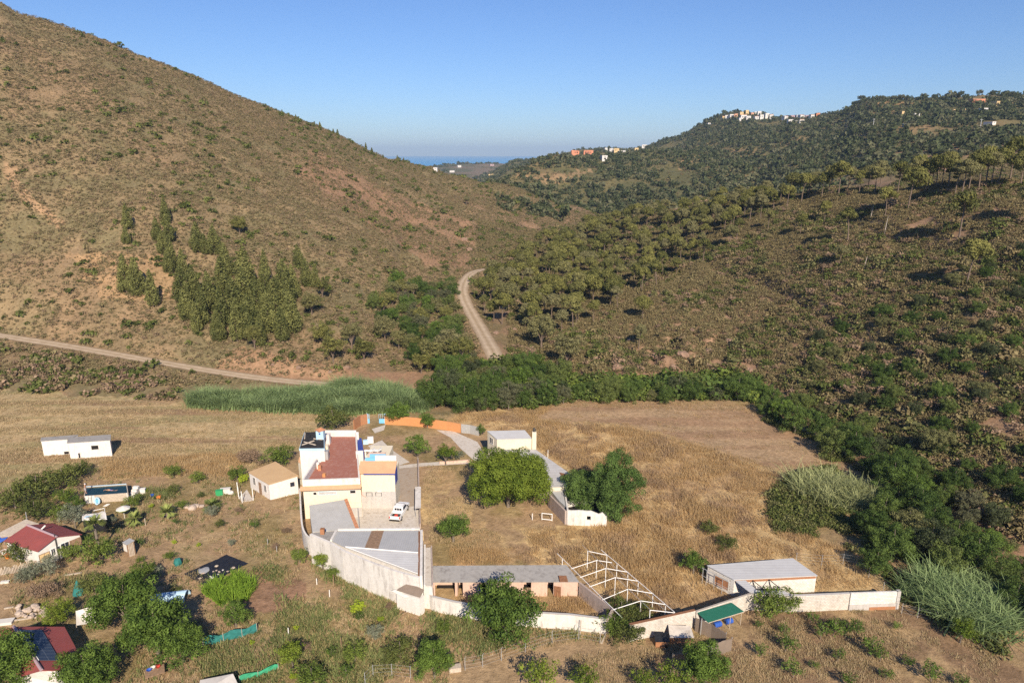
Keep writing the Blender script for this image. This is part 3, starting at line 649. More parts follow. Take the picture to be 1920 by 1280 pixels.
# --- grass
grass_p = [blades('dry grass tuft', 300+i, 'straw', 24, .85, .034, .4, .55, 2, .5) for i in range(3)]
dull_p = [blades('dull grass tuft', 310+i, 'straw_dull', 13, .55, .05, .5, .4, 1, .4) for i in range(3)]
weed_p = [blades('weed tuft', 320+i, 'weed', 16, .6, .07, .7, .4, 1, .4) for i in range(3)]
GOLD = [(880,790),(1000,788),(1180,803),(1330,842),(1440,884),(1488,895),(1510,1000),(1620,1048),(1650,1100),(1500,1112),(1420,1108),(1310,1140),(1180,1160),(1150,1140),(1095,1085),(1070,1055),(1010,1055),(985,990),(1060,990),(1190,985),(1080,885),(1010,838)]
GOLDX = [(822,792),(870,775),(960,772),(1010,759),(1040,759),(1000,790),(880,792)]; GOLD2 = [(815,1030),(1060,1025),(1060,1056),(815,1056)]; GOLD3 = [(840,1118),(1080,1120),(1110,1148),(1000,1146),(890,1132)]
def no_shed(px, py): return ~in_poly(px, py, [(1320,1060),(1480,1042),(1540,1080),(1535,1112),(1400,1112)])
P = sample(44000, 68, 150, -.1, .6, rng, keep=lambda X, Y, Z, px, py: (in_poly(px, py, GOLD) | in_poly(px, py, GOLDX) | in_poly(px, py, GOLD2) | in_poly(px, py, GOLD3)) & no_shed(px, py) & (rng.random(len(X)) < .16+.8*sstep(.40, .62, .5*fbm(X/6, Y/6, 95)+.5*fbm(X/2.2, Y/2.2, 96))) & (Z < .6))
s = rng.uniform(.5, 1.1, len(P))*(.35+1.2*fbm(P[:, 0]/7, P[:, 1]/7, 97)); print('gold', len(P))
brown_p = [blades('brown grass tuft', 305+i, 'straw_brown', 22, .8, .034, .45, .5, 2, .5) for i in range(2)]
wh_ = np.where(.6*fbm(P[:, 0]/5, P[:, 1]/8, 111)+.4*fbm(P[:, 0]/1.6, P[:, 1]/1.6, 112)+rng.normal(size=len(P))*.05 > .575, rng.integers(3, 5, len(P)), rng.integers(0, 3, len(P)))
scatter('dry_grass', grass_p+brown_p, P, np.stack([s, s, s], 1), rng, 'tall golden dry grass filling the enclosed field', 'dry grass', .15, wh_)
LEFTF = [(-400,712),(0,732),(310,757),(600,778),(655,780),(600,832),(540,850),(420,905),(330,895),(180,885),(60,930),(-400,1030)]
P = sample(60000, 95, 160, -.85, -.1, rng, keep=lambda X, Y, Z, px, py: in_poly(px, py, LEFTF) & (rng.random(len(X)) < .15+.6*sstep(.42, .62, fbm(X/14, Y/3, 98))))
s = rng.uniform(.4, .9, len(P)); print('left field', len(P))
scatter('stubble', dull_p, P, np.stack([s, s, s*.9], 1), rng, 'pale stubble and weeds on the wide left field', 'stubble')
P = sample(9000, 95, 140, -.85, -.1, rng, keep=lambda X, Y, Z, px, py: in_poly(px, py, [(190,865),(330,855),(470,848),(440,900),(330,888),(200,900)]))
s = rng.uniform(.7, 1.2, len(P)); scatter('dry_grass', grass_p, P, np.stack([s, s, s], 1), rng, 'dry golden grass strip between the stubble field and gardens', 'dry grass')
GARDEN = [(-400,960),(60,925),(180,885),(560,900),(560,1000),(600,1050),(720,1115),(800,1150),(890,1165),(1000,1185),(1140,1190),(1200,1200),(1000,1215),(840,1250),(820,1480),(-400,1480)]
BARE = [(350,1040),(470,1035),(560,1100),(540,1160),(440,1150)]
P = sample(60000, 55, 118, -.85, .2, rng, keep=lambda X, Y, Z, px, py: in_poly(px, py, GARDEN) & ~in_poly(px, py, BARE) & (rng.random(len(X)) < .05+.42*sstep(.45, .65, fbm(X/5, Y/5, 99))+.2*in_poly(px, py, [(520,1140),(900,1170),(1130,1195),(840,1240),(600,1280),(400,1280),(380,1200)])))
s = rng.uniform(.35, .95, len(P)); print('garden', len(P))
scatter('weeds', weed_p[:1]+dull_p, P, np.stack([s, s, s], 1), rng, 'rough weeds and dry grass between the garden plots', 'weeds')
GREENP = [[(375,1215),(480,1200),(565,1185),(560,1285),(380,1290)],[(470,1068),(500,1062),(565,1088),(530,1105)],[(640,1088),(700,1108),(745,1142),(730,1172),(660,1150)],[(800,1160),(890,1172),(1000,1192),(860,1240),(795,1205)],[(525,1120),(620,1150),(600,1192),(525,1180)],[(180,990),(240,985),(230,1010),(170,1020)],[(560,1190),(680,1200),(760,1230),(700,1290),(560,1290)],[(100,1085),(200,1075),(260,1080),(240,1100),(150,1110)],[(260,915),(330,920),(320,935),(250,935)],[(588,1052),(640,1086),(735,1118),(738,1135),(600,1080)],[(800,1150),(890,1168),(1000,1185),(1130,1190),(1130,1198),(880,1178)]]
def in_any(px, py, L): 
    m = np.zeros(np.shape(px), bool)
    for q in L: m |= in_poly(px, py, q)
    return m
P = sample(60000, 55, 118, -.85, .2, rng, keep=lambda X, Y, Z, px, py: in_any(px, py, GREENP) & (rng.random(len(X)) < .1+.9*sstep(.38, .58, fbm(X/4, Y/4, 100))))
s = rng.uniform(.5, 1.25, len(P)); print('green weeds', len(P))
scatter('weeds', weed_p, P, np.stack([s, s, s], 1), rng, 'tall green weeds growing in lush patches of the garden', 'weeds')
P = sample(30000, 55, 85, .1, .85, rng, keep=lambda X, Y, Z, px, py: in_poly(px, py, [(1220,1215),(1380,1180),(1400,1160),(1690,1125),(1790,1185),(2300,1400),(2300,1480),(820,1480),(840,1260),(1200,1215)]) & (rng.random(len(X)) < .75*sstep(.38, .62, fbm(X/4, Y/4, 101))))
s = rng.uniform(.3, .75, len(P))
scatter('stubble', dull_p, P, np.stack([s, s, s], 1), rng, 'short dry weeds on the brown orchard ground', 'stubble')
P = sample(15000, 80, 125, -.2, .05, rng, keep=lambda X, Y, Z, px, py: in_poly(px, py, [(795,872),(880,880),(885,985),(985,990),(1005,1025),(805,1025)]) & (rng.random(len(X)) < .5*sstep(.4, .6, fbm(X/5, Y/5, 103))))
s = rng.uniform(.35, .8, len(P))
scatter('stubble', dull_p, P, np.stack([s, s, s], 1), rng, 'thin dry grass on the lot around the walnut tree', 'stubble')
P = sample(16000, 105, 160, -.1, .5, rng, keep=lambda X, Y, Z, px, py: in_poly(px, py, [(930,785),(1000,755),(1060,748),(1400,758),(1445,778),(1525,822),(1560,878),(1500,895),(1440,885),(1330,845),(1180,802),(1040,790)]) & ~in_poly(px, py, [(1010,786),(1030,762),(1390,770),(1430,786),(1510,830),(1530,868),(1440,872),(1330,834),(1180,794),(1050,784)]) | (in_poly(px, py, [(1010,786),(1030,762),(1390,770),(1430,786),(1510,830),(1530,868),(1440,872),(1330,834),(1180,794),(1050,784)]) & (rng.random(len(X)) < .30*sstep(.5, .66, fbm(X/8, Y/2, 115)))))
s = rng.uniform(.3, .8, len(P)); scatter('stubble', dull_p+grass_p[:1], P, np.stack([s, s, s*.8], 1), rng, 'dry grass fringe creeping over the ploughed patch', 'stubble')
# rank weeds at the far edge of the left field and under the track
P = off_roads(sample(16000, 140, 200, -.85, -.2, rng, keep=lambda X, Y, Z, px, py: in_poly(px, py, [(-160,690),(0,650),(250,690),(330,720),(330,752),(0,732),(-160,730)]) & (fbm(X/7, Y/7, 105) > .47)))
s = rng.gamma(5, .16, len(P))+.4
scatter('undergrowth', [shrub_mesh('bank shrub', 330, 'scrub_dark', 6, .22, 26), shrub_mesh('bank brush', 331, 'scrub_left', 6, .22, 26), shrub_mesh('bank twig', 332, 'scrub_dry', 6, .2, 26)], P, np.stack([s, s, s], 1), rng, 'tangled brush on the bank below the left track', 'undergrowth')
# brambles between the golden field and the stream trees
P = sample(30000, 62, 150, .25, .85, rng, keep=lambda X, Y, Z, px, py: in_poly(px, py, [(1440,775),(1560,840),(1640,900),(1700,960),(1800,1080),(2080,1180),(2080,1300),(1930,1260),(1790,1185),(1700,1130),(1640,1050),(1510,1000),(1450,1000),(1440,930),(1490,890),(1550,880),(1540,830),(1430,790)]) & (fbm(X/6, Y/6, 107) > .40))
s = rng.gamma(5, .12, len(P))+.3
scatter('undergrowth', [shrub_mesh('bramble', 340, 'scrub_dark', 7, .13, 75), shrub_mesh('stream shrub', 341, 'scrub_olive', 7, .12, 80), shrub_mesh('bramble', 342, 'scrub_dark', 7, .12, 80)], P, np.stack([s, s, s*.9], 1), rng, 'brambles between the golden field and the stream trees', 'undergrowth')
# cane thickets
cane_p = [blades('cane', 350+i, 'cane', 52, 4.5, .085, .26, .95, 5, 1.0) for i in range(3)]
cane_q = [blades('pale cane', 355+i, 'cane_pale', 46, 4.3, .08, .24, .9, 5, .9) for i in range(2)]
P = sample(5200, 138, 175, -.5, -.08, rng, keep=lambda X, Y, Z, px, py: in_poly(px, py, [(320,752),(480,742),(600,738),(640,725),(720,735),(800,745),(795,772),(700,776),(600,776),(450,768),(330,764)]))
s = rng.uniform(.6, 1.0, len(P))*(.35+1.1*fbm(P[:, 0]/4, P[:, 1]/4, 113)); print('cane', len(P))
scatter('reeds', cane_p, P, np.stack([s, s, s], 1), rng, 'tall blue green cane thicket along the back of the left field', 'reeds', .12)
P = sample(900, 60, 90, .45, .85, rng, keep=lambda X, Y, Z, px, py: in_poly(px, py, [(1700,1120),(1760,1090),(1860,1110),(1910,1150),(1880,1190),(1790,1180)]))
s = rng.uniform(.8, 1.15, len(P))
scatter('reeds', cane_p, P, np.stack([s, s, s], 1), rng, 'arching cane clump at the end of the long block wall', 'reeds', .2)
P = sample(900, 90, 120, .25, .6, rng, keep=lambda X, Y, Z, px, py: in_poly(px, py, [(1480,905),(1530,900),(1620,925),(1640,950),(1590,965),(1510,935)]))
s = rng.uniform(.8, 1.1, len(P))
scatter('reeds', cane_q, P, np.stack([s, s, s], 1), rng, 'pale yellow green cane at the right edge of the golden field', 'reeds', .2)
# ------------------------------------------------------------------ trees: each one a thing with trunk and crown
def plant(kind, name, loc, s, label, cat='tree', group=None, rz=None, sz=None):
    crown, trunk = kind; e = empty(name, loc, random.uniform(0, 6.28) if rz is None else rz); e.scale = (s, s, sz or s)
    link('trunk', trunk, e); link('crown', crown, e)
    return tag(e, label, cat, group)
random.seed(11); rng = np.random.default_rng(21)
UP = [umbrella_pine(400+i, 11, r, l) for i, (r, l) in enumerate([(2.9, .4), (2.4, .7), (3.3, .3), (2.2, .9), (2.7, .5), (3.0, .2)])]
CP = [cone_pine(420+i, 12, r) for i, r in enumerate([2.6, 3.2, 2.2, 2.9])]
RV = [broadleaf(430+i, 8, r, 'leaf_river', .24, 62, 38, l, lumpy=.3) for i, (r, l) in enumerate([(3.6, .0), (4.0, .02), (3.2, .0), (3.7, .05), (4.2, .0)])]
RV2 = [broadleaf(436, 8, 3.4, 'leaf_green', .24, 62, 38, .0, lumpy=.3), broadleaf(437, 7, 3.5, 'scrub_olive', .24, 62, 38, .0, lumpy=.35), broadleaf(438, 8, 3.2, 'leaf_oak', .24, 62, 38, .0, lumpy=.3)]
SP = [broadleaf(440+i, 7, r, 'leaf_pine', .24, 70, 26, .22, bark='bark_pine', lumpy=.3) for i, r in enumerate([2.9, 3.3, 2.6])]
GT = [broadleaf(450+i, 5, r, 'leaf_green', .2, 75, 30, l, lumpy=.22) for i, (r, l) in enumerate([(2.4, .0), (2.7, .03), (2.2, .0)])]
ZONES = [((0, 1060, 0, 470), 'umbrella pine high in the wood beside the valley gap'), ((0, 1060, 470, 700), 'umbrella pine in the wood just above the pale gravel track'),
         ((1060, 1200, 0, 480), 'umbrella pine in the upper middle of the dense pine wood'), ((1060, 1200, 480, 700), 'umbrella pine at the lower edge of the dense pine wood'),
         ((1200, 1420, 0, 440), 'umbrella pine near the crest end of the dense pine wood'), ((1200, 1700, 440, 700), 'thin umbrella pine scattered on the brushy slope below the wood')]
WOOD = [(892, 540), (930, 505), (990, 476), (1060, 448), (1130, 424), (1220, 408), (1330, 396), (1430, 384), (1440, 400), (1400, 440), (1330, 492), (1280, 515), (1215, 545), (1130, 600), (1060, 632), (1010, 650), (940, 632), (905, 600)]
cand = sample(9000, 175, 430, -.06, .4, rng, poly=WOOD); chosen = []
order = rng.permutation(len(cand))
for i in order:
    p = cand[i]
    if seg_dist(p[:1], p[1:2], road_right_pts[::3])[0][0] < 4.5: continue
    md = 3.8 if p[1] < 300 else 4.3
    if all((p[0]-q[0])**2+(p[1]-q[1])**2 > md*md for q in chosen): chosen.append(p)
    if len(chosen) >= 272: break
print('pines', len(chosen))
for p in chosen:
    px, py = proj(p[0], p[1], p[2]); lab = 'umbrella pine inside the dense pine wood on the right slope'
    for (a, b, c, d), l in ZONES:
        if a <= px < b and c <= py < d: lab = l
    plant(random.choice(UP), 'umbrella_pine', p, random.uniform(.6, 1.02), lab, 'pine tree', 'umbrella pines in the wood on the right slope')
# crest row, placed one by one: (px, foot py, height m)
CREST = [(1335,388,8.5),(1352,385,9.5),(1385,382,9),(1410,390,10),(1436,378,10),(1462,380,9),(1485,372,11.5),(1502,381,13.5),(1528,366,10.5),(1553,362,12),(1572,366,14.5),(1588,360,11),(1627,360,11),(1650,357,13),(1668,352,12),(1702,392,14.5),(1722,352,12.5),(1745,350,11),(1765,354,12.5),(1790,365,12),(1802,372,13),(1835,356,13.5),(1858,350,12),(1893,340,15.5),(1912,352,12)]
for i, (px, py, h) in enumerate(CREST):
    g = ground(px, py); w = 'leftmost' if i == 0 else ('rightmost' if i == len(CREST)-1 else '%s from the left' % ['', 'second', 'third', 'fourth', 'fifth', 'sixth', 'seventh', 'eighth', 'ninth', 'tenth', 'eleventh', 'twelfth', 'thirteenth', 'fourteenth', 'fifteenth', 'sixteenth', 'seventeenth', 'eighteenth', 'nineteenth', 'twentieth', 'twenty-first', 'twenty-second', 'twenty-third', 'twenty-fourth'][i])
    plant(UP[(i*5+2) % 6], 'umbrella_pine', g, h/11*.97, 'tall umbrella pine on the crest against the far hill, %s' % w, 'pine tree', 'umbrella pines along the right crest')
for i, (px, py, h) in enumerate([(1345,402,9),(1372,398,10),(1398,400,9),(1425,396,10),(1450,394,9),(1475,392,10),(1515,375,11),(1540,372,11),(1610,366,10),(1640,364,11),(1683,362,12),(1712,358,12),(1735,362,11),(1755,352,12),(1778,352,13),(1815,360,12),(1848,346,13),(1872,345,12),(1440,430,8),(1500,440,8),(1545,420,9),(1660,405,10)]):
    plant(UP[(i*3+1) % 6], 'umbrella_pine', ground(px, py), h/11, 'umbrella pine filling in between the taller pines of the right crest', 'pine tree', 'lesser pines of the right crest')
for px, py, h, l in [(1590,452,11.5,'bare-stemmed umbrella pine alone below the crest row'),(1798,447,14,'tallest lone pine on the right brushy slope'),(1811,535,12,'lone open pine on the slope straight below the tallest one'),(1572,500,7,'thin sparse pine in the middle of the brushy slope'),(1015,655,11,'big rounded pine above the dark rock hollow by the track'),(1062,690,10,'spreading pine at the foot of the slope beside the stream trees'),(1197,655,7.5,'round pine on the reddish rock face'),(1205,600,8,'round grey-green pine at the wood edge above the rock face'),(1930,420,12,'dark pine at the far right edge of the slope')]:
    plant(UP[hash(l) % 6] if px not in (1015, 1062) else SP[0], 'umbrella_pine', ground(px, py), h/(11 if px not in (1015, 1062) else 7), l, 'pine tree')
# conical pines of the left hillside
CON = [(240,430,8.5),(238,458,6),(312,420,9.5),(296,452,8),(318,455,9),(308,478,8),(325,505,9.5),(372,474,10.5),(386,477,7),(403,478,10),(345,522,9.5),(318,512,8),(238,548,11.5),(258,553,11),(288,575,11),(345,570,12),(365,565,11),(352,600,10),(380,610,11),(395,585,12),(420,560,13),(425,520,11),(418,615,12),(440,600,13),(460,585,14),(462,545,14),(445,640,11),(470,630,12),(485,600,13),(500,570,12),(498,525,10),(505,625,12),(520,600,13),(535,570,14),(540,600,14),(548,625,12),(530,640,10),(550,560,11),(490,650,9),(575,535,9),(592,540,8),(560,500,8),(370,625,9),(410,640,9)]
for i, (px, py, h) in enumerate(CON):
    lab = 'dark conical pine packed in the grove on the left hillside' if px > 335 and py > 495 else None
    if lab is None: lab = {240:'upper of two thin conical pines left of the grove',238:'small conical pine on the open slope left of the grove',312:'tallest conical pine above the grove',296:'conical pine next to the tallest one above the grove',318:'conical pine trailing down towards the grove',308:'conical pine halfway down the line above the grove',325:'stout conical pine joining the line to the grove',372:'leftmost of three conical pines standing above the grove',386:'middle of three conical pines standing above the grove',403:'rightmost of three conical pines standing above the grove',258:'right one of the twin conical pines on the tan clearing',288:'single conical pine below the twin pines on the clearing'}.get(px, 'conical pine at the upper edge of the grove')
    if px == 238 and py == 548: lab = 'left one of the twin conical pines on the tan clearing'
    if px == 318 and py == 512: lab = 'conical pine at the top left corner of the grove'
    plant(CP[i % 4], 'conical_pine', ground(px, py), h/12, lab, 'pine tree', 'conical pines on the left hillside')
# far spires on the left skyline
SKY = [(529,213,7),(542,219,6),(555,225,7.5),(560,228,6),(590,238,8),(600,240,10),(617,247,6),(625,250,8),(633,252,10),(655,262,5),(686,277,11),(697,282,8),(706,287,5),(718,290,7),(745,299,11),(757,303,8)]
for i, (px, py, h) in enumerate(SKY):
    u_, dy_, _z = ray(px, py); a = float(u_/dy_); Yr, zr = Lc(np.array([a])); Y = float(Yr[0])*.985; x = a*Y
    plant(CP[i % 4], 'conical_pine', (x, Y, hz(x, Y)-.2), h/12*.52, 'small dark pine on the left skyline, number %s from the upper end' % ['one', 'two', 'three', 'four', 'five', 'six', 'seven', 'eight', 'nine', 'ten', 'eleven', 'twelve', 'thirteen', 'fourteen', 'fifteen', 'sixteen'][i], 'pine tree', 'pines along the left skyline')
# rounded pines and broadleaf trees in the gully between the hills
for px, py, h, l, k in [(625,680,8,'bright rounded pine leaning over the road cutting',0),(607,650,7,'rounded pine behind the road cutting, left of a pair',1),(660,655,8,'rounded pine behind the road cutting, right of a pair',2),(683,680,7.5,'rounded dark pine at the end of the road cutting',0),(722,640,8,'rounded pine on the bare slope above the stream',1),(748,655,6.5,'small rounded pine on the bare slope above the stream',2),(810,690,8.5,'bright rounded pine at the stream bend',0),(840,680,10,'tall bright pine in the stream wood beside the track',1),(862,690,9,'bright pine nearest the track in the stream wood',2),(790,700,6,'low rounded pine at the edge of the bare slope',0),(585,590,7,'rounded pine just right of the conical grove',1),(605,560,6.5,'rounded pine behind the right end of the conical grove',2),(478,655,7,'bright umbrella-shaped pine at the foot of the grove',0),(450,440,7,'lone bushy pine on the slope above the grove',1),(875,385,6,'lone bushy pine high on the left spur',2)]:
    plant(SP[k], 'rounded_pine', ground(px, py), h/7, l, 'pine tree')
gul = sample(1600, 150, 330, -.25, 0, rng, poly=[(690,560),(735,535),(800,545),(850,530),(856,590),(868,640),(905,695),(880,710),(800,705),(765,660),(720,620)]); ch = []
for p in gul:
    if all((p[0]-q[0])**2+(p[1]-q[1])**2 > 11.5 for q in ch): ch.append(p)
for p in ch[:85]: plant(random.choice(RV+SP+RV2), 'gully_tree', p-np.array([0, 0, .3]), random.uniform(.5, .85), 'leafy tree in the gully wood left of the gravel track', 'tree', 'leafy trees in the gully')
# stream trees, back row
back = sample(1500, 140, 172, -.16, .36, rng, poly=[(800,768),(815,735),(850,705),(900,700),(1000,690),(1040,705),(1060,745),(1200,742),(1330,735),(1420,728),(1470,752),(1440,768),(1380,757),(1200,757),(1060,757),(1010,768),(880,775)]); ch = []
for p in back:
    if all((p[0]-q[0])**2+(p[1]-q[1])**2 > 9.5 for q in ch): ch.append(p)
for p in ch[:95]:
    px, _ = proj(*p); plant(random.choice(RV+RV2), 'stream_tree', p-np.array([0, 0, .4]), random.uniform(.5, 1.0) if px < 1050 else random.uniform(.45, .9), 'leafy tree in the stream belt behind the orange wall' if px < 1050 else 'leafy tree in the stream belt behind the ploughed field', 'tree', 'trees of the stream belt')
# stream trees, right side: bigger, each placed
for i, (px, py, s) in enumerate([(1462,790,.95),(1500,770,.8),(1490,812,1),(1535,822,1.05),(1545,785,.85),(1585,830,.95),(1598,862,1.05),(1560,856,.9),(1635,862,.85),(1648,895,1),(1670,925,1.05),(1690,890,.8),(1712,940,.9),(1722,975,1.05),(1680,960,.9),(1745,1000,.95),(1700,1010,1.1),(1655,985,.95),(1630,1010,1.0),(1670,1050,1.05),(1740,1050,1.1),(1790,1030,.95),(1770,1085,.85),(1825,1075,.95),(1850,1040,.8),(1870,1105,.9),(1905,1090,.85),(1900,1150,.8),(1930,1130,.9),(1615,820,.8),(1715,905,.75),(1765,950,.75),(1810,990,.75),(1640,1080,.7),(1960,1180,.9),(1405,748,.7),(1428,752,.75),(1448,762,.8),(1470,770,.7),(1440,775,.6)]):
    plant(RV[i % 5] if i % 4 else RV2[(i//4) % 3], 'stream_tree', ground(px, py)-Vector((0, 0, .4)), s*random.uniform(.66, .98), 'large round-headed tree in the stream wood beside the golden field' if i % 7 else 'broad tree in the stream wood at the foot of the right hill', 'tree', 'big trees of the right stream wood')
# dark scattered trees on the right hillside
rh = sample(2500, 85, 230, .25, .95, rng, poly=[(1500,640),(1640,600),(1760,540),(1860,480),(2060,440),(2080,1150),(1930,1080),(1800,960),(1700,860),(1600,790),(1520,750)]); ch = []
for p in rh:
    if all((p[0]-q[0])**2+(p[1]-q[1])**2 > 22 for q in ch): ch.append(p)
for p in ch[:120]: plant(random.choice(RV+RV2[1:]+RV2[1:]), 'hillside_tree', p-np.array([0, 0, .5]), random.uniform(.32, .62), 'squat dark evergreen tree among the brush of the right hillside', 'tree', 'squat evergreens on the right hillside')
# skyline oaks on the far hills
OAK = [broadleaf(460+i, 8, 4, 'leaf_oak', .5, 22, 16, .15) for i in range(2)]
for i, (px, py) in enumerate([(1652,190),(1675,188),(1690,188),(1702,189),(1730,190),(1612,200),(1600,205),(1588,210),(1310,236),(1322,233),(1260,258),(1752,189),(1800,188),(1835,186),(1860,184),(1895,184)]):
    u_, dy_, _z = ray(px, py); a = float(u_/dy_); Yr, zr = Fc(np.array([a])); Y = float(Yr[0])*.99; x = a*Y
    plant(OAK[i % 2], 'oak_tree', (x, Y, hz(x, Y)-.3), 1.0, 'dark round oak standing on the far right skyline', 'tree', 'oaks on the far skyline')
# garden and farm trees, each by its own description: (kind, foot px, py, scale, label)
WAL = broadleaf(470, 10.2, 6.2, 'leaf_walnut', .25, 62, 130, .0, lumpy=.36, trunk=.35)
CAR = [broadleaf(471, 7.2, 3.7, 'leaf_carob', .2, 85, 95, .0, lumpy=.1, trunk=.25, flat=1.1), broadleaf(472, 9.5, 3.7, 'leaf_carob', .2, 85, 110, .0, lumpy=.1, trunk=.25, flat=1.7)]
YEL = broadleaf(473, 4, 2.0, 'leaf_walnut', .18, 75, 26, .3, lumpy=.25, trunk=.12)
FIG = broadleaf(474, 8, 4.1, 'leaf_green', .27, 52, 48, .02, lumpy=.42, trunk=.25)
BIG = [broadleaf(475+i, 9, r, 'leaf_green', .27, 52, 50, .0, lumpy=.38, trunk=.28) for i, r in enumerate([4.6, 4.0])]
OLV = broadleaf(478, 4, 2.0, 'leaf_olive', .17, 75, 26, .1, lumpy=.25, trunk=.13)
WIL = broadleaf(479, 4, 2.0, 'leaf_walnut', .15, 105, 30, .0, lumpy=.12, trunk=.12)
LIM = broadleaf(480, 2, 1.2, 'leaf_lime', .17, 80, 14, .05, lumpy=.3, trunk=.06)
SCR = broadleaf(481, 3, 2.0, 'scrub_dark', .17, 75, 26, .0, lumpy=.3, trunk=.1)
GRN = broadleaf(482, 3, 1.8, 'scrub_green', .18, 70, 24, .0, lumpy=.3, trunk=.1)
DRY = broadleaf(483, 2.6, 2.2, 'scrub_dry', .15, 80, 22, .0, lumpy=.3, trunk=.1)
SML = [broadleaf(484+i, 2, .9, 'leaf_green', .14, 80, 12, .1, lumpy=.3, trunk=.05) for i in range(3)]
for k, px, py, s, l in [(WAL,953,950,.95,'huge walnut tree with yellow-green leaves beside the long barn'),(CAR[0],1091,948,.86,'dense dark dome-shaped tree inside the roofless ruin'),(CAR[1],1156,972,.92,'taller dense dark tree at the right of the roofless ruin'),
    (GT[0],850,1015,.95,'single round tree in the dry lot below the walnut'),(GT[1],748,795,1.0,'round green tree beside the blue gate'),(GT[0],802,802,.72,'smaller round tree against the orange wall'),(GT[2],783,858,.98,'round green tree in the middle of the forecourt'),(YEL,836,872,1,'yellowish small tree on the forecourt edge'),(OLV,862,862,.5,'grey-green bush right of the yellowish tree'),(GT[2],902,816,.5,'small round bush against the corrugated fence'),(GT[2],829,801,.42,'thin young tree in front of the orange wall'),
    (SCR,626,806,1.75,'broad dark dome of shrubbery behind the farmhouse'),(GRN,525,872,1.4,'bright green tree between tan house and farmhouse'),(DRY,470,868,1.1,'withered brown bush behind the tan house'),(FIG,948,1198,.93,'large dark green tree in front of the whitewashed yard wall'),
    (BIG[0],243,1180,.82,'tall leafy tree at the heart of the lower left garden'),(BIG[1],298,1228,.85,'leafy tree leaning right of the tallest garden tree'),(BIG[1],345,1240,.6,'small leafy tree at the right end of the garden grove'),(BIG[0],166,1296,.62,'leafy tree in front of the solar panel roof, right side'),(BIG[0],22,1285,.72,'leafy tree in front of the solar panel roof, left side'),(WIL,116,1170,.9,'round willow-like bush beside the canvas shelter'),
    (GRN,272,1090,1.0,'slim dark tree above the garden grove'),(SCR,70,975,1.3,'dark bush behind the beige roof'),(GRN,112,975,.9,'bright green bush left of the white flat roof'),(OLV,142,990,1.0,'silvery olive beside the red roofed house'),(GT[2],143,958,.55,'small round bush below the pool'),(GRN,250,950,.75,'low green bush right of the parasol'),(SCR,45,1052,1.1,'dusty green bush in front of the red roofed house'),(GRN,135,1050,.85,'green bush at the corner of the red roofed house'),(OLV,95,1078,.8,'grey scrubby bush below the paling fence'),(OLV,60,1088,.65,'grey-brown bush left of the teal cone'),(DRY,85,1120,.9,'withered brown bush above the rubble heap'),
    (GRN,190,1055,1.3,'tall bushy plant under the big palm'),(SCR,180,1115,1.0,'dark bush right of the teal cone'),(SCR,120,915,1.5,'dark hedge bush left of the pool, upper'),(SCR,75,935,1.7,'dark hedge bush left of the pool, middle'),(SCR,30,955,1.5,'dark hedge bush near the left picture edge'),(GRN,125,945,1.0,'light green bush in the hedge left of the pool'),(SCR,155,893,1.0,'hedge bush just below the white huts'),
    (GRN,325,895,.85,'green bush at the edge of the stubble field, left one'),(GRN,370,905,.75,'green bush at the edge of the stubble field, right one'),(GRN,445,900,.9,'bush at the left corner of the tan house'),(LIM,456,905,.8,'lime green shrub beside the tan house porch'),
    (GRN,562,1055,.75,'leafy shrub at the foot of the curved wall'),(YEL,606,1070,.72,'upright shrub growing against the high white wall'),(GRN,628,1082,.6,'low creeper bush right of the shrub on the high wall'),(LIM,670,1148,.75,'lime green round bush in the weedy plot'),(LIM,714,1165,.35,'tiny lime green plant in the weedy plot'),(GT[2],443,1175,.75,'round dark tree beside the teal net'),
    (GRN,666,1240,.8,'green thicket plant at the bottom of the weedy plot'),(SCR,750,1235,.9,'dark sapling standing in the tall weeds'),(BIG[1],815,1270,.5,'leafy tree at the bottom edge by the wire fence'),(YEL,550,1255,.85,'yellow green bush at the bottom edge'),(GRN,585,1290,1.0,'rounded bush at the bottom edge beside the yellow green one'),(BIG[1],1322,1290,.62,'dense fig-like bush at the bottom edge below the reed fence'),
    (SCR,1165,1160,1.0,'dark bush inside the corner of the yard walls'),(SCR,1200,1165,.9,'dark bush against the block wall corner'),(GRN,1150,1190,.95,'prickly pear thicket in front of the yard wall'),(SCR,1178,1205,1.0,'dark thicket beside the prickly pear'),(GRN,1440,1155,1.25,'dense green bush against the block wall'),(GRN,1478,1145,1.0,'spreading green shrub right of the dense bush on the block wall'),(GT[2],1300,1075,.75,'round bush at the corner of the pale-roofed shed'),
    (SCR,1330,1000,.7,'low green bush alone in the golden field, upper'),(SCR,1362,1030,.8,'low green bush alone in the golden field, lower'),(YEL,1800,1205,.8,'yellow green sapling in front of the cane clump'),(RV2[1],1745,850,.8,'loose olive-coloured tree standing above the stream wood')]:
    plant(k, 'bush' if 'bush' in l or 'shrub' in l or 'thicket' in l else 'tree', ground(px, py), s, l, 'bush' if 'bush' in l or 'shrub' in l or 'thicket' in l else 'tree')
gp = sample(900, 60, 118, -.85, -.05, rng, poly=[(0,960),(160,900),(330,915),(460,930),(540,1000),(560,1090),(700,1130),(840,1180),(820,1270),(560,1280),(390,1180),(250,1060),(150,1060),(0,1130)], keep=lambda X, Y, Z, px, py: ~in_poly(px, py, [(140,890),(265,890),(265,980),(140,980)]) & ~in_poly(px, py, [(340,1035),(590,1035),(590,1160),(340,1160)]) & ~in_poly(px, py, [(0,965),(165,965),(165,1060),(0,1060)]) & ~in_poly(px, py, [(440,850),(575,850),(575,945),(440,945)])); ch = []
for p in gp:
    if all((p[0]-q[0])**2+(p[1]-q[1])**2 > 14 for q in ch): ch.append(p)
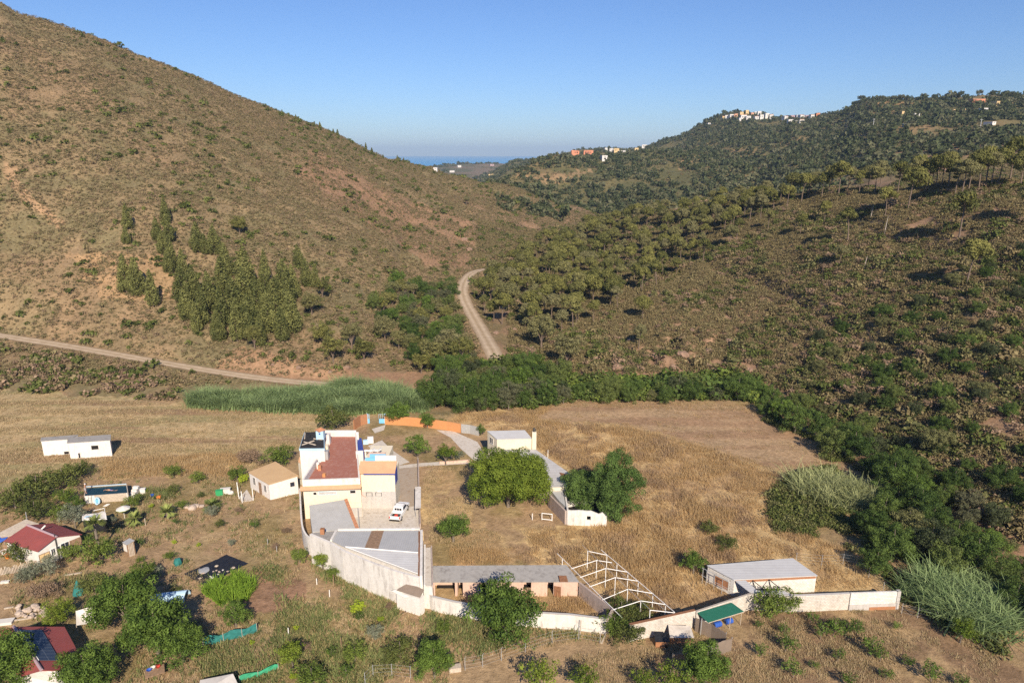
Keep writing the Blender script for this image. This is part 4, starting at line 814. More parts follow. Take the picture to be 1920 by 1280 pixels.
for i, p in enumerate(ch[:64]):
    px, py = proj(*p); w_ = 'in the upper dry garden near the pool and palms' if py < 1010 else 'in the middle of the dry garden' if py < 1120 else 'in the weedy plot at the bottom'
    n_, k_, c_ = [('small dark bush', SCR, .45), ('small green shrub', GRN, .42), ('low grey shrub', OLV, .42), ('tuft of withered twigs', DRY, .42), ('little lime green plant', LIM, .42), ('small green sapling', SML[1], .8)][i % 6]
    plant(k_, 'garden_shrub', p, c_*random.uniform(.7, 1.3), n_+' growing '+w_, 'shrub', n_+' '+w_)
# young orchard, bottom right
ORC = [(1445,1160,.7),(1422,1178,.6),(1520,1168,.9),(1472,1222,1.25),(1425,1232,.95),(1538,1198,1.15),(1562,1192,1.2),(1585,1194,1.2),(1606,1190,1.1),(1555,1180,.7),(1632,1230,1.35),(1570,1240,.9),(1487,1270,1.15),(1702,1252,.8),(1745,1278,1.3),(1660,1275,.8),(1590,1290,1.0),(1650,1240,1.0),(1525,1255,.6),(1800,1290,.9),(1470,1190,.8),(1680,1180,.6)]
for i, (px, py, s) in enumerate(ORC):
    plant(SML[i % 3], 'orchard_tree', ground(px, py), s, 'young fruit tree on the brown orchard ground, %s' % ('under the block wall' if py < 1185 else 'in the middle rows' if py < 1235 else 'in the lowest row'), 'tree', 'young orchard trees')
OPEN = [broadleaf(490+i, 4, 1.9, 'leaf_walnut', .2, 42, 13, .35, lumpy=.35, trunk=.09) for i in range(2)]
for i, (px, py, s, l) in enumerate([(1012,1302,1.0,'open-crowned young tree at the bottom centre, left one'),(1098,1305,.9,'open-crowned young tree at the bottom centre, middle one'),(1208,1300,.7,'thin young tree at the bottom centre, right one'),(1255,1300,.9,'yellowish young tree beside the fig-like bush')]):
    plant(OPEN[i % 2], 'young_tree', ground(px, py), s, l, 'tree')
# dead trunks on the right hillside
for px, py, h, l in [(1632,412,5,'bleached dead trunk standing high on the right slope'),(1620,505,4,'bleached dead trunk leaning above the middle slope'),(1658,440,6,'grey bare trunk leaning right of the bleached one')]:
    e = empty('dead_trunk', ground(px, py)); link('stem', tubes('stem', [[(0, 0, -.3, .16), (.15, 0, h*.5, .12), (.5, .1, h, .05)]], M['deadwood']), e); tag(e, l, 'dead tree')
# palms
def palm(seed, H, R, n=22):
    rng = np.random.default_rng(seed); V, Fq, T = [], [], []
    for i in range(n):
        a = i*2.4; el = rng.uniform(-.25, 1.25); L = R*rng.uniform(.8, 1.1); d = np.array([math.cos(a), math.sin(a), 0]); s = np.array([-d[1], d[0], 0]); tn = rng.uniform(.2, 1)
        for k_ in range(9):       # fan of leaflets at the end of a stalk
            f = (k_-4)/4; dd = unit(d*math.cos(el)+np.array([0, 0, math.sin(el)])+s*f*.9); c = np.array([0, 0, H])+(d*math.cos(el)+np.array([0, 0, math.sin(el)]))*L*.35
            tip = c+dd*L*.62*(1-.25*abs(f)); tip[2] -= .18*L*abs(f)+.1*L; wv = np.cross(dd, [0, 0, 1.]); wv = unit(wv)*.07*R; o = len(V)
            V += [np.array([0, 0, H]), c-wv, tip, c+wv]; T += [tn]*4; Fq.append((o, o+1, o+2, o+3))
    me = np_mesh('fronds', V, np.array(Fq), attrs={'tint': ('FLOAT', np.array(T, np.float32))}); me.materials.append(M['palm'])
    return me, tubes('trunk', [[(0, 0, -.3, .22), (0, 0, H*.5, .2), (0, 0, H, .16)]], M['bark'])
for i, (px, py, H, R, l) in enumerate([(187,1040,5.0,1.9,'tall fan palm beside the red roofed house'),(255,985,1.2,1.8,'fan palm below the parasol'),(315,972,1.1,1.9,'fan palm alone in the dry garden'),(397,958,1.0,1.9,'fan palm near the tan house rubble')]):
    c, t = palm(500+i, H, R); e = empty('fan_palm', ground(px, py)); link('trunk', t, e); link('crown', c, e); tag(e, l, 'palm')
# maize patch: one stand of plants
g0 = [at_z(x, y, 0) for x, y in [(378,1118),(445,1076),(482,1096),(468,1130),(412,1138)]]
P = sample(5000, 60, 95, -.6, -.3, rng, poly=[(378,1112),(400,1095),(445,1078),(482,1096),(470,1125),(412,1135)])
tag(scatter('maize', [blades('maize plant', 510+i, 'maize', 10, 1.7, .07, .2, .8, 3, .12) for i in range(2)], P[:700], np.ones((len(P[:700]), 3)), rng, 'bright green maize patch below the black plastic sheet', 'maize'), kind='stuff')
# ------------------------------------------------------------------ building helpers
V2 = lambda p: Vector((p[0], p[1]))
class MB:
    """Collects boxes, prisms, slabs and bars (world coordinates) into one mesh, stored relative to its thing's base."""
    def __init__(s, origin): s.o = Vector(origin); s.v = []; s.f = []; s.uv = None
    def add(s, vs, fs):
        n = len(s.v); s.v += [Vector(v) for v in vs]; s.f += [tuple(i+n for i in f) for f in fs]; return s
    def prism(s, poly, z0, z1):
        n = len(poly); area = sum(poly[i][0]*poly[(i+1) % n][1]-poly[(i+1) % n][0]*poly[i][1] for i in range(n))
        if area < 0: poly = poly[::-1]
        z0s = z0 if hasattr(z0, '__len__') else [z0]*n; z1s = z1 if hasattr(z1, '__len__') else [z1]*n
        return s.add([(p[0], p[1], z) for p, z in zip(poly, z0s)]+[(p[0], p[1], z) for p, z in zip(poly, z1s)],
                     [tuple(range(n))[::-1], tuple(range(n, 2*n))]+[(i, (i+1) % n, n+(i+1) % n, n+i) for i in range(n)])
    def slab(s, pts, th):
        """sloping plate: its top face given as 3-D corners"""
        pts = [Vector(p) for p in pts]; n = len(pts); nr = Vector((0, 0, 0))
        for i in range(n): nr += (pts[i]-pts[0]).cross(pts[(i+1) % n]-pts[0])
        if nr.z < 0: pts = pts[::-1]; nr = -nr
        nr.normalize()
        return s.add([p-nr*th for p in pts]+pts, [tuple(range(n))[::-1], tuple(range(n, 2*n))]+[(i, (i+1) % n, n+(i+1) % n, n+i) for i in range(n)])
    def wall(s, a, b, z0, z1, th=.2, side=0.0, z1b=None):
        """upright wall from a to b; side shifts it across its own thickness"""
        a, b = V2(a), V2(b); d = (b-a).normalized(); n = Vector((-d.y, d.x)); o = n*th*side; h = n*th/2; zb = z1 if z1b is None else z1b
        q = [a+o-h, b+o-h, b+o+h, a+o+h]; zt = [z1, zb, zb, z1]
        return s.add([(p.x, p.y, z0) for p in q]+[(p.x, p.y, z) for p, z in zip(q, zt)], [(3, 2, 1, 0), (4, 5, 6, 7), (0, 1, 5, 4), (1, 2, 6, 5), (2, 3, 7, 6), (3, 0, 4, 7)])
    def box(s, c, sx, sy, sz, rz=0.0):
        """box standing on c"""
        ca, sa = math.cos(rz), math.sin(rz); q = [(x*ca-y*sa+c[0], x*sa+y*ca+c[1]) for x, y in ((-sx/2, -sy/2), (sx/2, -sy/2), (sx/2, sy/2), (-sx/2, sy/2))]
        return s.prism(q, c[2], c[2]+sz)
    def bar(s, a, b, r=.04, n=6, r2=None):
        a, b = Vector(a), Vector(b); d = (b-a).normalized(); x = d.orthogonal().normalized(); y = d.cross(x); r2 = r if r2 is None else r2
        vs = [a+(x*math.cos(t)+y*math.sin(t))*r for t in [2*math.pi*i/n for i in range(n)]]+[b+(x*math.cos(t)+y*math.sin(t))*r2 for t in [2*math.pi*i/n for i in range(n)]]
        return s.add(vs, [tuple(range(n))[::-1], tuple(range(n, 2*n))]+[(i, (i+1) % n, n+(i+1) % n, n+i) for i in range(n)])
    def lathe(s, c, prof, n=16):
        vs = [(c[0]+r*math.cos(2*math.pi*i/n), c[1]+r*math.sin(2*math.pi*i/n), c[2]+z) for r, z in prof for i in range(n)]; m = len(prof)
        return s.add(vs, [(k_*n+i, k_*n+(i+1) % n, (k_+1)*n+(i+1) % n, (k_+1)*n+i) for k_ in range(m-1) for i in range(n)]+[tuple(range(n))[::-1], tuple(range((m-1)*n, m*n))])
    def build(s, name, m, parent=None):
        me = bpy.data.meshes.new(name); base = s.o; me.from_pydata([v-base for v in s.v], [], s.f); me.update(); me.materials.append(m)
        o = bpy.data.objects.new(name, me); COL.objects.link(o)
        if parent is not None: o.parent = parent
        else: o.location = base
        return o
def thing(name, at, label, cat, group=None):
    return tag(empty(name, at), label, cat, group)
def window(parent, org, a, b, t, zc, w, h, frame='white_metal', pane='glass', name='window', th=.06, bars=0):
    """window in the wall that runs a->b (outside on its right-hand side), at fraction t, centred at height zc"""
    a, b = V2(a), V2(b); d = (b-a).normalized(); n = Vector((d.y, -d.x)); c = a+(b-a)*t+n*th*.5; f = MB(org); fw = .07
    def piece(x0, x1, z0, z1, k_, out=0):
        p, q = c+d*x0+n*out, c+d*x1+n*out; return k_.wall(p, q, z0, z1, th)
    piece(-w/2-fw, w/2+fw, zc+h/2, zc+h/2+fw, f); piece(-w/2-fw, w/2+fw, zc-h/2-fw, zc-h/2, f, .004); piece(-w/2-fw, -w/2, zc-h/2, zc+h/2, f); piece(w/2, w/2+fw, zc-h/2, zc+h/2, f)
    for i in range(bars):
        x = -w/2+w*(i+1)/(bars+1); piece(x-.02, x+.02, zc-h/2, zc+h/2, f, -.001)
    fo = f.build(name, M[frame], parent); g = MB(org); piece(-w/2, w/2, zc-h/2, zc+h/2, g, -th*.45)
    g.build('pane', M[pane], fo); return fo
Z = at_z
# ------------------------------------------------------------------ the farmhouse with its red terrace
TZ = 5.6
F1, F2, B2, B1 = Z(566.6, 900, 6.6), Z(675, 896, 6.6), Z(668, 806, 6.8), Z(608, 806, 6.8)
W1, W2 = Z(604, 864.6, TZ), Z(593, 871, TZ)
base = Z(570, 973, 0); house = thing('farmhouse', base, 'cream farmhouse with a red roof terrace behind white parapets', 'house')
body = [F1, F2, B2, B1, W1, W2]
MB(base).prism([V2(p) for p in body], -.3, TZ-.03).build('wall', M['cream'], house)
ins = lambda poly, k_: [V2(p)*(1-k_)+sum((V2(q) for q in poly), Vector((0, 0)))/len(poly)*k_ for p in poly]
MB(base).prism(ins(body, .012), TZ-.03, TZ+.02).build('terrace_floor', M['terrace'], house)
MB(base).wall(F1, F2, TZ-.03, 6.6, .28, .5).build('front_parapet', M['white_dirty'], house)
MB(base).wall(F2, B2, TZ-.03, 6.5, .25, .5).build('side_parapet', M['white'], house)
MB(base).wall(B2, B1, TZ-.03, 6.8, .25, .5).build('rear_parapet', M['white'], house)
MB(base).wall(W2, F1, TZ-.03, 6.7, .25, .5).build('side_parapet', M['white'], house)
e1, e2 = Vector((F1.x-.3, F1.y, 5.45)), Vector((F2.x+.2, F2.y, 5.45))
MB(base).slab([e1+Vector((0, -.75, -.25)), e2+Vector((0, -.75, -.25)), e2+Vector((0, -.02, .12)), e1+Vector((0, -.02, .12))], .1).build('tile_eave', M['roof_orange'], house)
window(house, base, F1, F2, .86, 4.35, .8, .45, 'white', 'dark'); window(house, base, F1, F2, .2, 4.3, .45, .4, 'white', 'dark'); window(house, base, F1, F2, .42, 4.3, 2.6, .42, 'paleblue', 'grey_render')
MB(base).wall(V2(F1)+Vector((1.2, -.06)), V2(F2)+Vector((-.05, -.06)), 0, 1.6, .1).build('plinth', M['grey_render'], house)
# black-roofed wing on its left
RZ = 8.0; wing = [Z(561.5, 840.5, RZ), Z(608, 840, RZ), Z(607, 809, RZ), Z(571, 810, RZ)]
MB(base).prism([V2(p) for p in wing], -.3, RZ-.35).build('wing_wall', M['white'], house)
o_ = MB(base).prism([V2(p)+(V2(p)-sum((V2(q) for q in wing), Vector((0, 0)))/4)*.03 for p in wing], RZ-.35, RZ-.02).build('wing_fascia', M['paleblue'], house)
rf = MB(base).prism(ins(wing, .02), RZ-.02, RZ+.05).build('wing_roof', M['tar'], house)
g = MB(base)
for a, b in [((566, 834), (589, 826)), ((570, 828), (592, 834)), ((572, 812), (571, 822)), ((588, 822), (604, 824))]: g.bar(Z(*a, RZ+.1), Z(*b, RZ+.1), .11, 5)
g.build('roof_plank', M['wood_pale'], rf)
h0 = Z(600, 824, RZ+.05); ht = MB(base).box(h0+Vector((0, .6, 0)), 1.25, 1.2, 1.5).build('chimney_block', M['paleblue'], house)
MB(base).lathe(h0+Vector((0, .6, 1.5)), [(.95, 0), (.95, .08), (.1, .45)], 4).build('cap', M['terracotta'], ht); MB(base).box(h0+Vector((0, -.02, .95)), .25, .06, .25).build('vent', M['blue'], ht)
MB(base).box(Z(614, 834, TZ)+Vector((0, .5, 0)), .8, 1.0, 1.9).build('stair_box', M['white'], house); MB(base).box(Z(612.5, 847, TZ), .75, .9, 1.3).build('stair_box', M['cream'], house); MB(base).box(Z(609.5, 862, TZ)+Vector((0, .4, 0)), 1.1, .9, 1.5).build('stair_box', M['metal'], house)
# low tiled lean-to left of the terrace
a, b, c, d = Z(561, 856, 4.9), Z(591, 868.5, 4.9), Z(582, 881, 4.1), Z(559, 866, 4.1)
MB(base).slab([a, b, c, d], .12).build('lean_roof', M['roof_orange'], house)
MB(base).prism([V2(p) for p in (a, b, c, d)], 0, 3.9).build('lean_wall', M['cream'], house)
for px, py, w_, h_, m_ in [(600, 881, .5, .9, 'terracotta'), (608, 893, .45, .55, 'orange'), (597, 878, .4, 1.1, 'white')]:
    MB(base).box(Z(px, py, TZ+.02), w_, w_, h_).build('chimney', M[m_], house)
MB(base).wall(Z(668, 858.5, TZ), Z(681.5, 858, TZ), TZ-2, 6.9, .3).build('white_parapet', M['white'], house)
MB(base).prism([V2(Z(670, 846, 5.8)), V2(Z(682.5, 846, 5.8)), V2(Z(677.5, 818, 5.8)), V2(Z(669.8, 818, 5.8))], 0, 5.5).build('side_wing', M['blue'], house)
MB(base).wall(Z(668.7, 818.5, 6), Z(673, 818.5, 6), 5, 6.9, .3).build('white_parapet', M['white'], house)
# ------------------------------------------------------------------ the tall cream block to its right
A1, A2 = Z(676, 952, 0), Z(743, 952, 0); ab = thing('annex_house', A1, 'tall cream block with grey lower wall and orange tiled eave', 'house')
yb = 109.3; blk = [V2(A1), V2(A2), Vector((A2.x, 103.0)), Vector((A1.x+3.75, 103.0)), Vector((A1.x+3.75, yb)), Vector((A1.x, yb))]
MB(A1).prism(blk, -.2, 6.2).build('wall', M['cream'], ab)
MB(A1).wall(V2(A1)+Vector((0, -.03)), V2(A2)+Vector((.03, -.03)), 0, 2.95, .06).build('plinth', M['grey_render'], ab)
window(ab, A1, A1, A2, .27, 2.45, .85, .6, 'metal', 'glass', bars=2); window(ab, A1, A1, A2, .53, 2.45, .85, .6, 'metal', 'glass', bars=2)
MB(A1).wall((A1.x+2.85, A1.y-.06), (A1.x+3.55, A1.y-.06), 2.85, 3.05, .1).build('window_arch', M['white'], ab)
MB(A1).slab([(A1.x+.0, A1.y-.3, 6.2), (A2.x+.1, A1.y-.3, 6.2), (A2.x+.1, A1.y+1.9, 7.35), (A1.x+.0, A1.y+1.9, 7.35)], .1).build('tile_roof', M['roof_orange'], ab)
MB(A1).slab([(A1.x+.9, A1.y-.38, 6.17), (A2.x+.12, A1.y-.38, 6.17), (A2.x+.12, A1.y-.26, 6.2), (A1.x+.9, A1.y-.26, 6.2)], .14).build('eave_edge', M['blue'], ab)
MB(A1).prism([Vector((A1.x, A1.y+.1)), Vector((A2.x, A1.y+.1)), Vector((A2.x, A1.y+2.1)), Vector((A1.x, A1.y+2.1))], 6.2, [6.25, 6.25, 7.2, 7.2]).build('gable', M['cream'], ab)
MB(A1).wall((A1.x+2.35, A1.y+2.25), (A2.x, A1.y+2.25), 6.2, 8.15, .25).build('parapet', M['white'], ab)
MB(A1).wall((A1.x+.75, A1.y+2.25), (A1.x+2.35, A1.y+2.25), 6.2, 7.75, .16).build('blue_panel', M['skyblue'], ab)
MB(A1).wall((A1.x+.95, A1.y+4.6), (A1.x+3.6, A1.y+4.6), 6.2, 7.3, .2).build('blue_panel', M['skyblue'], ab)
MB(A1).wall((A1.x+.7, A1.y+5.0), (A1.x+3.5, A1.y+5.0), 6.2, 7.4, .3).build('terrace_ledge', M['pink'], ab)
MB(A1).wall((A2.x+.05, A1.y+.2), (A2.x+.05, A1.y+2.1), 4.0, 6.3, .06).build('side_trim', M['blue'], ab)
MB(A1).bar((A1.x+.35, A1.y-.08, 6.2), (A1.x+.35, A1.y-.08, 2.4), .05).build('drainpipe', M['terracotta'], ab)
MB(A1).bar((A1.x+.35, A1.y-.1, 2.4), (A1.x+1.0, A1.y-.1, 2.0), .03).build('drainpipe', M['terracotta'], ab)
for i, (px, py) in enumerate([(693, 843), (704, 846)]):
    c = Z(px, py, 7.4); e = thing('sun_lounger', Vector((c.x, A1.y+5.6+.1*i, 6.2)), ['white plastic sun lounger on the annex terrace, left one', 'white plastic sun lounger on the annex terrace, right one'][i], 'sun lounger', 'sun loungers'); o = e.location
    f = MB(o); f.slab([(o.x-.8, o.y-.3, 7.55), (o.x+.4, o.y-.3, 7.5), (o.x+.4, o.y+.3, 7.5), (o.x-.8, o.y+.3, 7.55)], .07); f.slab([(o.x+.4, o.y-.3, 7.5), (o.x+.95, o.y-.3, 7.9), (o.x+.95, o.y+.3, 7.9), (o.x+.4, o.y+.3, 7.5)], .07); f.build('seat', M['white_metal'], e)
    for x in (-.6, .3):
        for y in (-.25, .25): MB(o).bar((o.x+x, o.y+y, 6.2), (o.x+x, o.y+y, 7.5), .05).build('leg', M['white_metal'], e)
# ------------------------------------------------------------------ sheds around the yard
a, b, c, d = Z(579.4, 947, 3.4), Z(648.9, 935.6, 3.7), Z(671, 991, 3.3), Z(586, 996.5, 3.0)
o = Vector((a.x, a.y, 0)); sh = thing('yard_shed', o, 'grey sheet-roofed shed with a terracotta verge beside the farmhouse', 'shed')
MB(o).slab([a, b, c, d], .1).build('roof', M['roof_grey'], sh); MB(o).prism([V2(p) for p in (a, b, c, d)], 0, [2.85, 3.15, 2.75, 2.45][::1]).build('wall', M['white_dirty'], sh)
g = MB(o); n = (c-b).normalized(); q = n.cross(Vector((0, 0, 1))).normalized()
for i in range(11):
    p0 = b+(c-b)*(i/11); p1 = b+(c-b)*((i+.86)/11); g.slab([p0-q*.18+Vector((0, 0, .12)), p1-q*.18+Vector((0, 0, .12)), p1+q*.3+Vector((0, 0, .06)), p0+q*.3+Vector((0, 0, .06))], .1)
g.build('tile_verge', M['terracotta'], sh)
MB(o).wall(c+Vector((.1, .2, 0)), Z(671.5, 964, 1.2), 0, 2.4, .15).build('door_wall', M['grey_render'], sh)
# fan-shaped warehouse
WZ = 4.3; fan = [Z(632.7, 995, WZ), Z(786, 993.4, WZ), Z(786, 1076.5, WZ), Z(647.6, 1027.5, WZ), Z(622.3, 1013.4, WZ)]
o = Vector((fan[4].x, fan[4].y, 0)); wh = thing('warehouse', o, 'fan-shaped low warehouse with grey sheet roof and high stained white wall', 'warehouse')
low = [p-Vector((0, 0, .12)) for p in fan]
MB(o).prism([V2(p) for p in fan], -.2, WZ-.16).build('wall', M['white_dirty'], wh)
up = fan[3]; rt = Z(784, 1036, WZ+.35)
rf1 = MB(o).slab([fan[0], Z(697, 994.3, WZ), Z(683, 1027.8, WZ+.28), up+Vector((0, 0, .2)), fan[4]], .12).build('roof', M['roof_fan'], wh)
MB(o).slab([Z(697, 994.3, WZ), Z(720, 994, WZ), Z(709, 1029, WZ+.3), Z(683, 1027.8, WZ+.28)], .12).build('roof_patch', M['rust'].copy() if False else M['wood'], wh)
MB(o).slab([Z(720, 994, WZ), fan[1], rt, Z(709, 1029, WZ+.3)], .12).build('roof', M['roof_fan'], wh)
MB(o).slab([up+Vector((0, 0, .19)), Z(709, 1029.3, WZ+.29), rt-Vector((0, .05, .01)), fan[2]], .12).build('roof', M['roof_white'], wh)
g = MB(o); g.bar(up+Vector((0, 0, .26)), rt+Vector((0, 0, .06)), .06); g.bar(up+Vector((.1, 0, .22)), fan[2]+Vector((0, 0, .05)), .05); g.build('ridge_flashing', M['white_metal'], wh)
MB(o).wall(Z(634, 993.5, WZ), Z(787.5, 992, WZ), WZ-1, WZ+.22, .28).build('rear_coping', M['white_dirty'], wh)
MB(o).wall(fan[0]+Vector((-.15, 0, 0)), fan[4]+Vector((-.1, 0, 0)), WZ-1, WZ+.2, .28).build('side_coping', M['white_dirty'], wh)
MB(o).prism([V2(Z(584, 998, WZ-.3)), V2(Z(633, 994, WZ-.3)), V2(Z(621, 1014, WZ-.3))], 0, WZ-.35).build('side_roof', M['roof_stable'], wh)
cb = Z(605, 1000, WZ-.3); MB(o).box(cb, .55, .5, .8).build('chimney', M['brick'], wh)
hw = [Z(583.7, 999.3, 4.6), Z(622, 1015.5, 4.6), Z(646, 1030, 4.6), Z(692, 1049.5, 4.6), Z(740, 1067, 4.6), Z(787.5, 1080, 4.6)]
g = MB(o)
for p, q in zip(hw[:-1], hw[1:]): g.wall(p, q, -.2, 4.6, .32, -.5)
g.build('front_wall', M['white_dirty'], wh)
MB(o).wall(hw[-1], Z(788.5, 992.5, 4.7), -.2, 4.7, .34, -.4).build('side_wall', M['white_dirty'], wh)
MB(o).prism([V2(Z(784.5, 995, 4.5)), V2(Z(787, 995, 4.5)), V2(Z(787.2, 1077, 4.5)), V2(Z(784, 1077, 4.5))], WZ, WZ+.2).build('gutter', M['rust'], wh)
# curved wall left of the yard
o = Z(566, 1010, 0); cw = thing('curved_wall', o, 'curved stained white wall running from the tan house side to the warehouse corner', 'wall')
tp = smooth_path([np.array(Z(x, y, 2.8)) for x, y in [(562, 915), (563, 935), (564, 960), (566.5, 988), (574, 1003), (585, 1009)]], 2); g = MB(o)
for p, q in zip(tp[:-1], tp[1:]): g.wall(p, q, -.2, 2.8, .24)
g.build('masonry', M['white_dirty'], cw)
# low flat-roofed lodge right of the warehouse
q = [Z(794, 1026, 3.2), Z(809, 1025, 3.2), Z(811, 1100, 3.2), Z(794, 1098, 3.2)]; o = Vector((q[3].x, q[3].y, 0))
lo = thing('store_room', o, 'narrow store with brown flat roof squeezed against the warehouse side', 'shed'); MB(o).prism([V2(p) for p in q], -.2, 3.15).build('wall', M['white_dirty'], lo); MB(o).prism(ins(q, .03), 3.15, 3.22).build('roof', M['concrete'], lo)
MB(o).wall(q[0]+Vector((.1, .3, 0)), q[3]+Vector((.1, -.2, 0)), 3.1, 3.5, .22, .3).build('parapet', M['white_dirty'], lo); MB(o).wall(q[1], q[2], 3.1, 3.45, .16).build('parapet', M['pinkgrey'], lo)
MB(o).box(Z(792.5, 1012, 3.2), .3, .3, 1.3).build('chimney', M['house_yellow'], lo)
# cream reed-roofed hut at its foot
a, b, c, d = Z(766, 1092, 3.3), Z(795, 1104.5, 3.3), Z(787, 1119, 2.7), Z(743, 1105.5, 2.7); o = Z(750, 1140, 0)
hu = thing('garden_hut', o, 'small white hut with a ragged reed roof leaning on the warehouse wall', 'hut')
MB(o).slab([a, b, c, d], .1).build('roof', M['reed'], hu)
MB(o).prism([V2(p) for p in (d, Vector((c.x, c.y)), b, a)], 0, 2.45).build('wall', M['white'], hu)
MB(o).slab([d+Vector((-.7, .2, -.25)), d+Vector((.3, .3, .0)), d+Vector((2.2, -.4, -.35)), d+Vector((1.2, -.9, -.5))], .05).build('awning', M['cloth'], hu)
for x, y in [(742, 1140), (757, 1150), (762, 1147)]: MB(o).bar(Z(x, y, -.1), Z(x, y, 2.1), .04).build('post', M['wood_pale'], hu)
MB(o).slab([Z(775, 1122, 1.9), Z(786, 1120, 1.9), Z(788, 1140, .2), Z(778, 1142, .2)], .04).build('green_sheet', M['teal_net'], hu)
e = thing('orange_sack', Z(771, 1136, 0), 'orange sack hanging at the hut door', 'sack'); MB(e.location).lathe(Z(771, 1136, 0), [(.2, 0), (.42, .3), (.38, .75), (.12, 1.0)], 10).build('bag', M['orange_plastic'], e)
# wall pillar
def yard_wall(name, pts, z, th, mat, label, cap=None, zl=-.2):
    tops = [Z(x, y, z) for x, y in pts]; o = Vector((tops[0].x, tops[0].y, 0)); w = thing(name, o, label, 'wall'); g = MB(o)
    for p, q in zip(tops[:-1], tops[1:]): g.wall(p, q, zl, z, th)
    g.build('masonry', M[mat], w)
    if cap:
        g = MB(o)
        for p, q in zip(tops[:-1], tops[1:]): g.wall(p, q, z, z+.06, th+.08)
        g.build('coping', M[cap], w)
    return w, tops
yard_wall('yard_wall', [(796, 1106), (812, 1118), (850, 1127), (891, 1134.5), (950, 1143), (1008, 1148), (1070, 1151.5), (1137, 1160)], 2.0, .24, 'white_dirty', 'long whitewashed yard wall in front of the stable', 'grey_render')
yard_wall('yard_wall', [(1087, 1091), (1149, 1140), (1139, 1159)], 2.1, .24, 'pinkgrey', 'stained pink-grey wall at the right end of the stable yard')
# ------------------------------------------------------------------ the stable
a, b, c, d = Z(811.6, 1060, 2.75), Z(1062.6, 1058.4, 2.75), Z(1086, 1089.5, 2.35), Z(811.6, 1090, 2.35); o = Vector((d.x, d.y, 0))
st = thing('stable', o, 'long low stable with lichen-grey flat roof and pink stalls', 'stable')
MB(o).slab([a, b, c, d], .14).build('roof', M['roof_stable'], st); fy = .35
MB(o).wall(a+Vector((0, -.2, 0)), b+Vector((0, -.2, 0)), -.1, 2.5, .2).build('rear_wall', M['pink'], st)
D0, D1 = V2(d)+Vector((0, fy)), V2(c)+Vector((-.2, fy)); L = (D1-D0).length
cuts = [0, .155, .165, .205, .315, .37, .475, .53, .625, .68, .79, .835, 1.0]     # wall | opening runs along the front
segs = [(0, .012), (.15, .165), (.205, .315), (.362, .475), (.53, .625), (.68, .79), (.835, 1.0)]
g = MB(o)
for s0, s1 in segs: g.wall(D0+(D1-D0)*s0, D0+(D1-D0)*s1, -.1, 2.2, .18)
g.wall(V2(b)+Vector((-.12, 0)), D1+Vector((0, 0)), -.1, 2.25, .2); g.wall(V2(a)+Vector((.1, 0)), D0+Vector((.1, 0)), -.1, 2.25, .2)
for s in (.165, .315, .475, .625, .79):
    p = D0+(D1-D0)*s; g.wall(p+Vector((0, .1)), p+Vector((0, 2.6)), -.1, 2.2, .12)
g.build('wall', M['pink'], st)
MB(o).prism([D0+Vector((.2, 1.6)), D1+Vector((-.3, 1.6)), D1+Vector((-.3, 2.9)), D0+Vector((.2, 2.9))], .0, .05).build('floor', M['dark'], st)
for s0, s1, m_, ang in [(.315, .335, 'blue', 0), (.475, .53, 'wood_pale', 0), (.625, .68, 'wood', 0), (.84, .885, 'rust', -.5)]:
    p = D0+(D1-D0)*s0+Vector((0, -.12 if ang == 0 else -.2)); q_ = D0+(D1-D0)*s1+Vector((0, -.12 if ang == 0 else -.45)); MB(o).wall(p, q_, .05, 1.3 if ang == 0 else 1.6, .05).build('door', M[m_], st)
MB(o).slab([Z(1047, 1078, 2.75)+Vector((0, 0, -.02)), Z(1062, 1078, 2.75)+Vector((0, 0, -.02)), Z(1065, 1089, 2.6), Z(1050, 1089, 2.6)], .12).build('roof_sheet', M['rust'], st)
# ------------------------------------------------------------------ bare steel frame
ridge = [(1102, 1032.5), (1118.8, 1049.8), (1136, 1064.8), (1153.8, 1081.9), (1176.9, 1103.8), (1201.5, 1125.6), (1218.8, 1143)]
reav = [(1138, 1040), (1156.9, 1055.6), (1177.5, 1071.9), (1196.9, 1088.8), (1224.4, 1111.9), (1248, 1132.5), (1265, 1148)]
leav = [(1054.4, 1048), (1071, 1065.6), (1087.5, 1081.9), (1105, 1099.4), (1129.4, 1123.8), (1148.8, 1142.5), (1166, 1158)]
RR = [Z(x, y, 2.95) for x, y in ridge]; RE = [Z(x, y, 2.25) for x, y in reav]; LE = [Z(x, y, 2.25) for x, y in leav]
o = Vector((RR[3].x, RR[3].y, 0)); fr = thing('steel_frame', o, 'roofless white steel shed frame beside the stable', 'steel frame')
for i in range(7):
    if i > 0 and i < 6: MB(o).bar(LE[i], RR[i], .045).build('rafter', M['white_metal'], fr)
    MB(o).bar(RR[i], RE[i] if i != 1 else RR[i].lerp(RE[i], .75), .045).build('rafter', M['white_metal'], fr)
    MB(o).bar(Vector((RR[i].x, RR[i].y, -.1)), RR[i], .048).build('post', M['white_metal'], fr)
    MB(o).bar(Vector((RE[i].x, RE[i].y, -.1)), RE[i], .048).build('post', M['white_metal'], fr)
ext = lambda p, q: p+(p-q)*.6
for l, lift in ((RR, .07), (RE, .07), (LE, .07)):
    g = MB(o); g.bar(ext(l[0], l[1])+Vector((0, 0, lift)), l[6]+Vector((0, 0, lift)), .025 if l is RR else .04); g.build('purlin', M['metal'] if l is RR else M['white_metal'], fr)
MB(o).bar(RE[0]-Vector((0, 0, .75)), RE[6]-Vector((0, 0, .75)), .03).build('purlin', M['metal'], fr); MB(o).bar(Vector((LE[0].x, LE[0].y, 0)), LE[0], .05).build('post', M['white_metal'], fr)
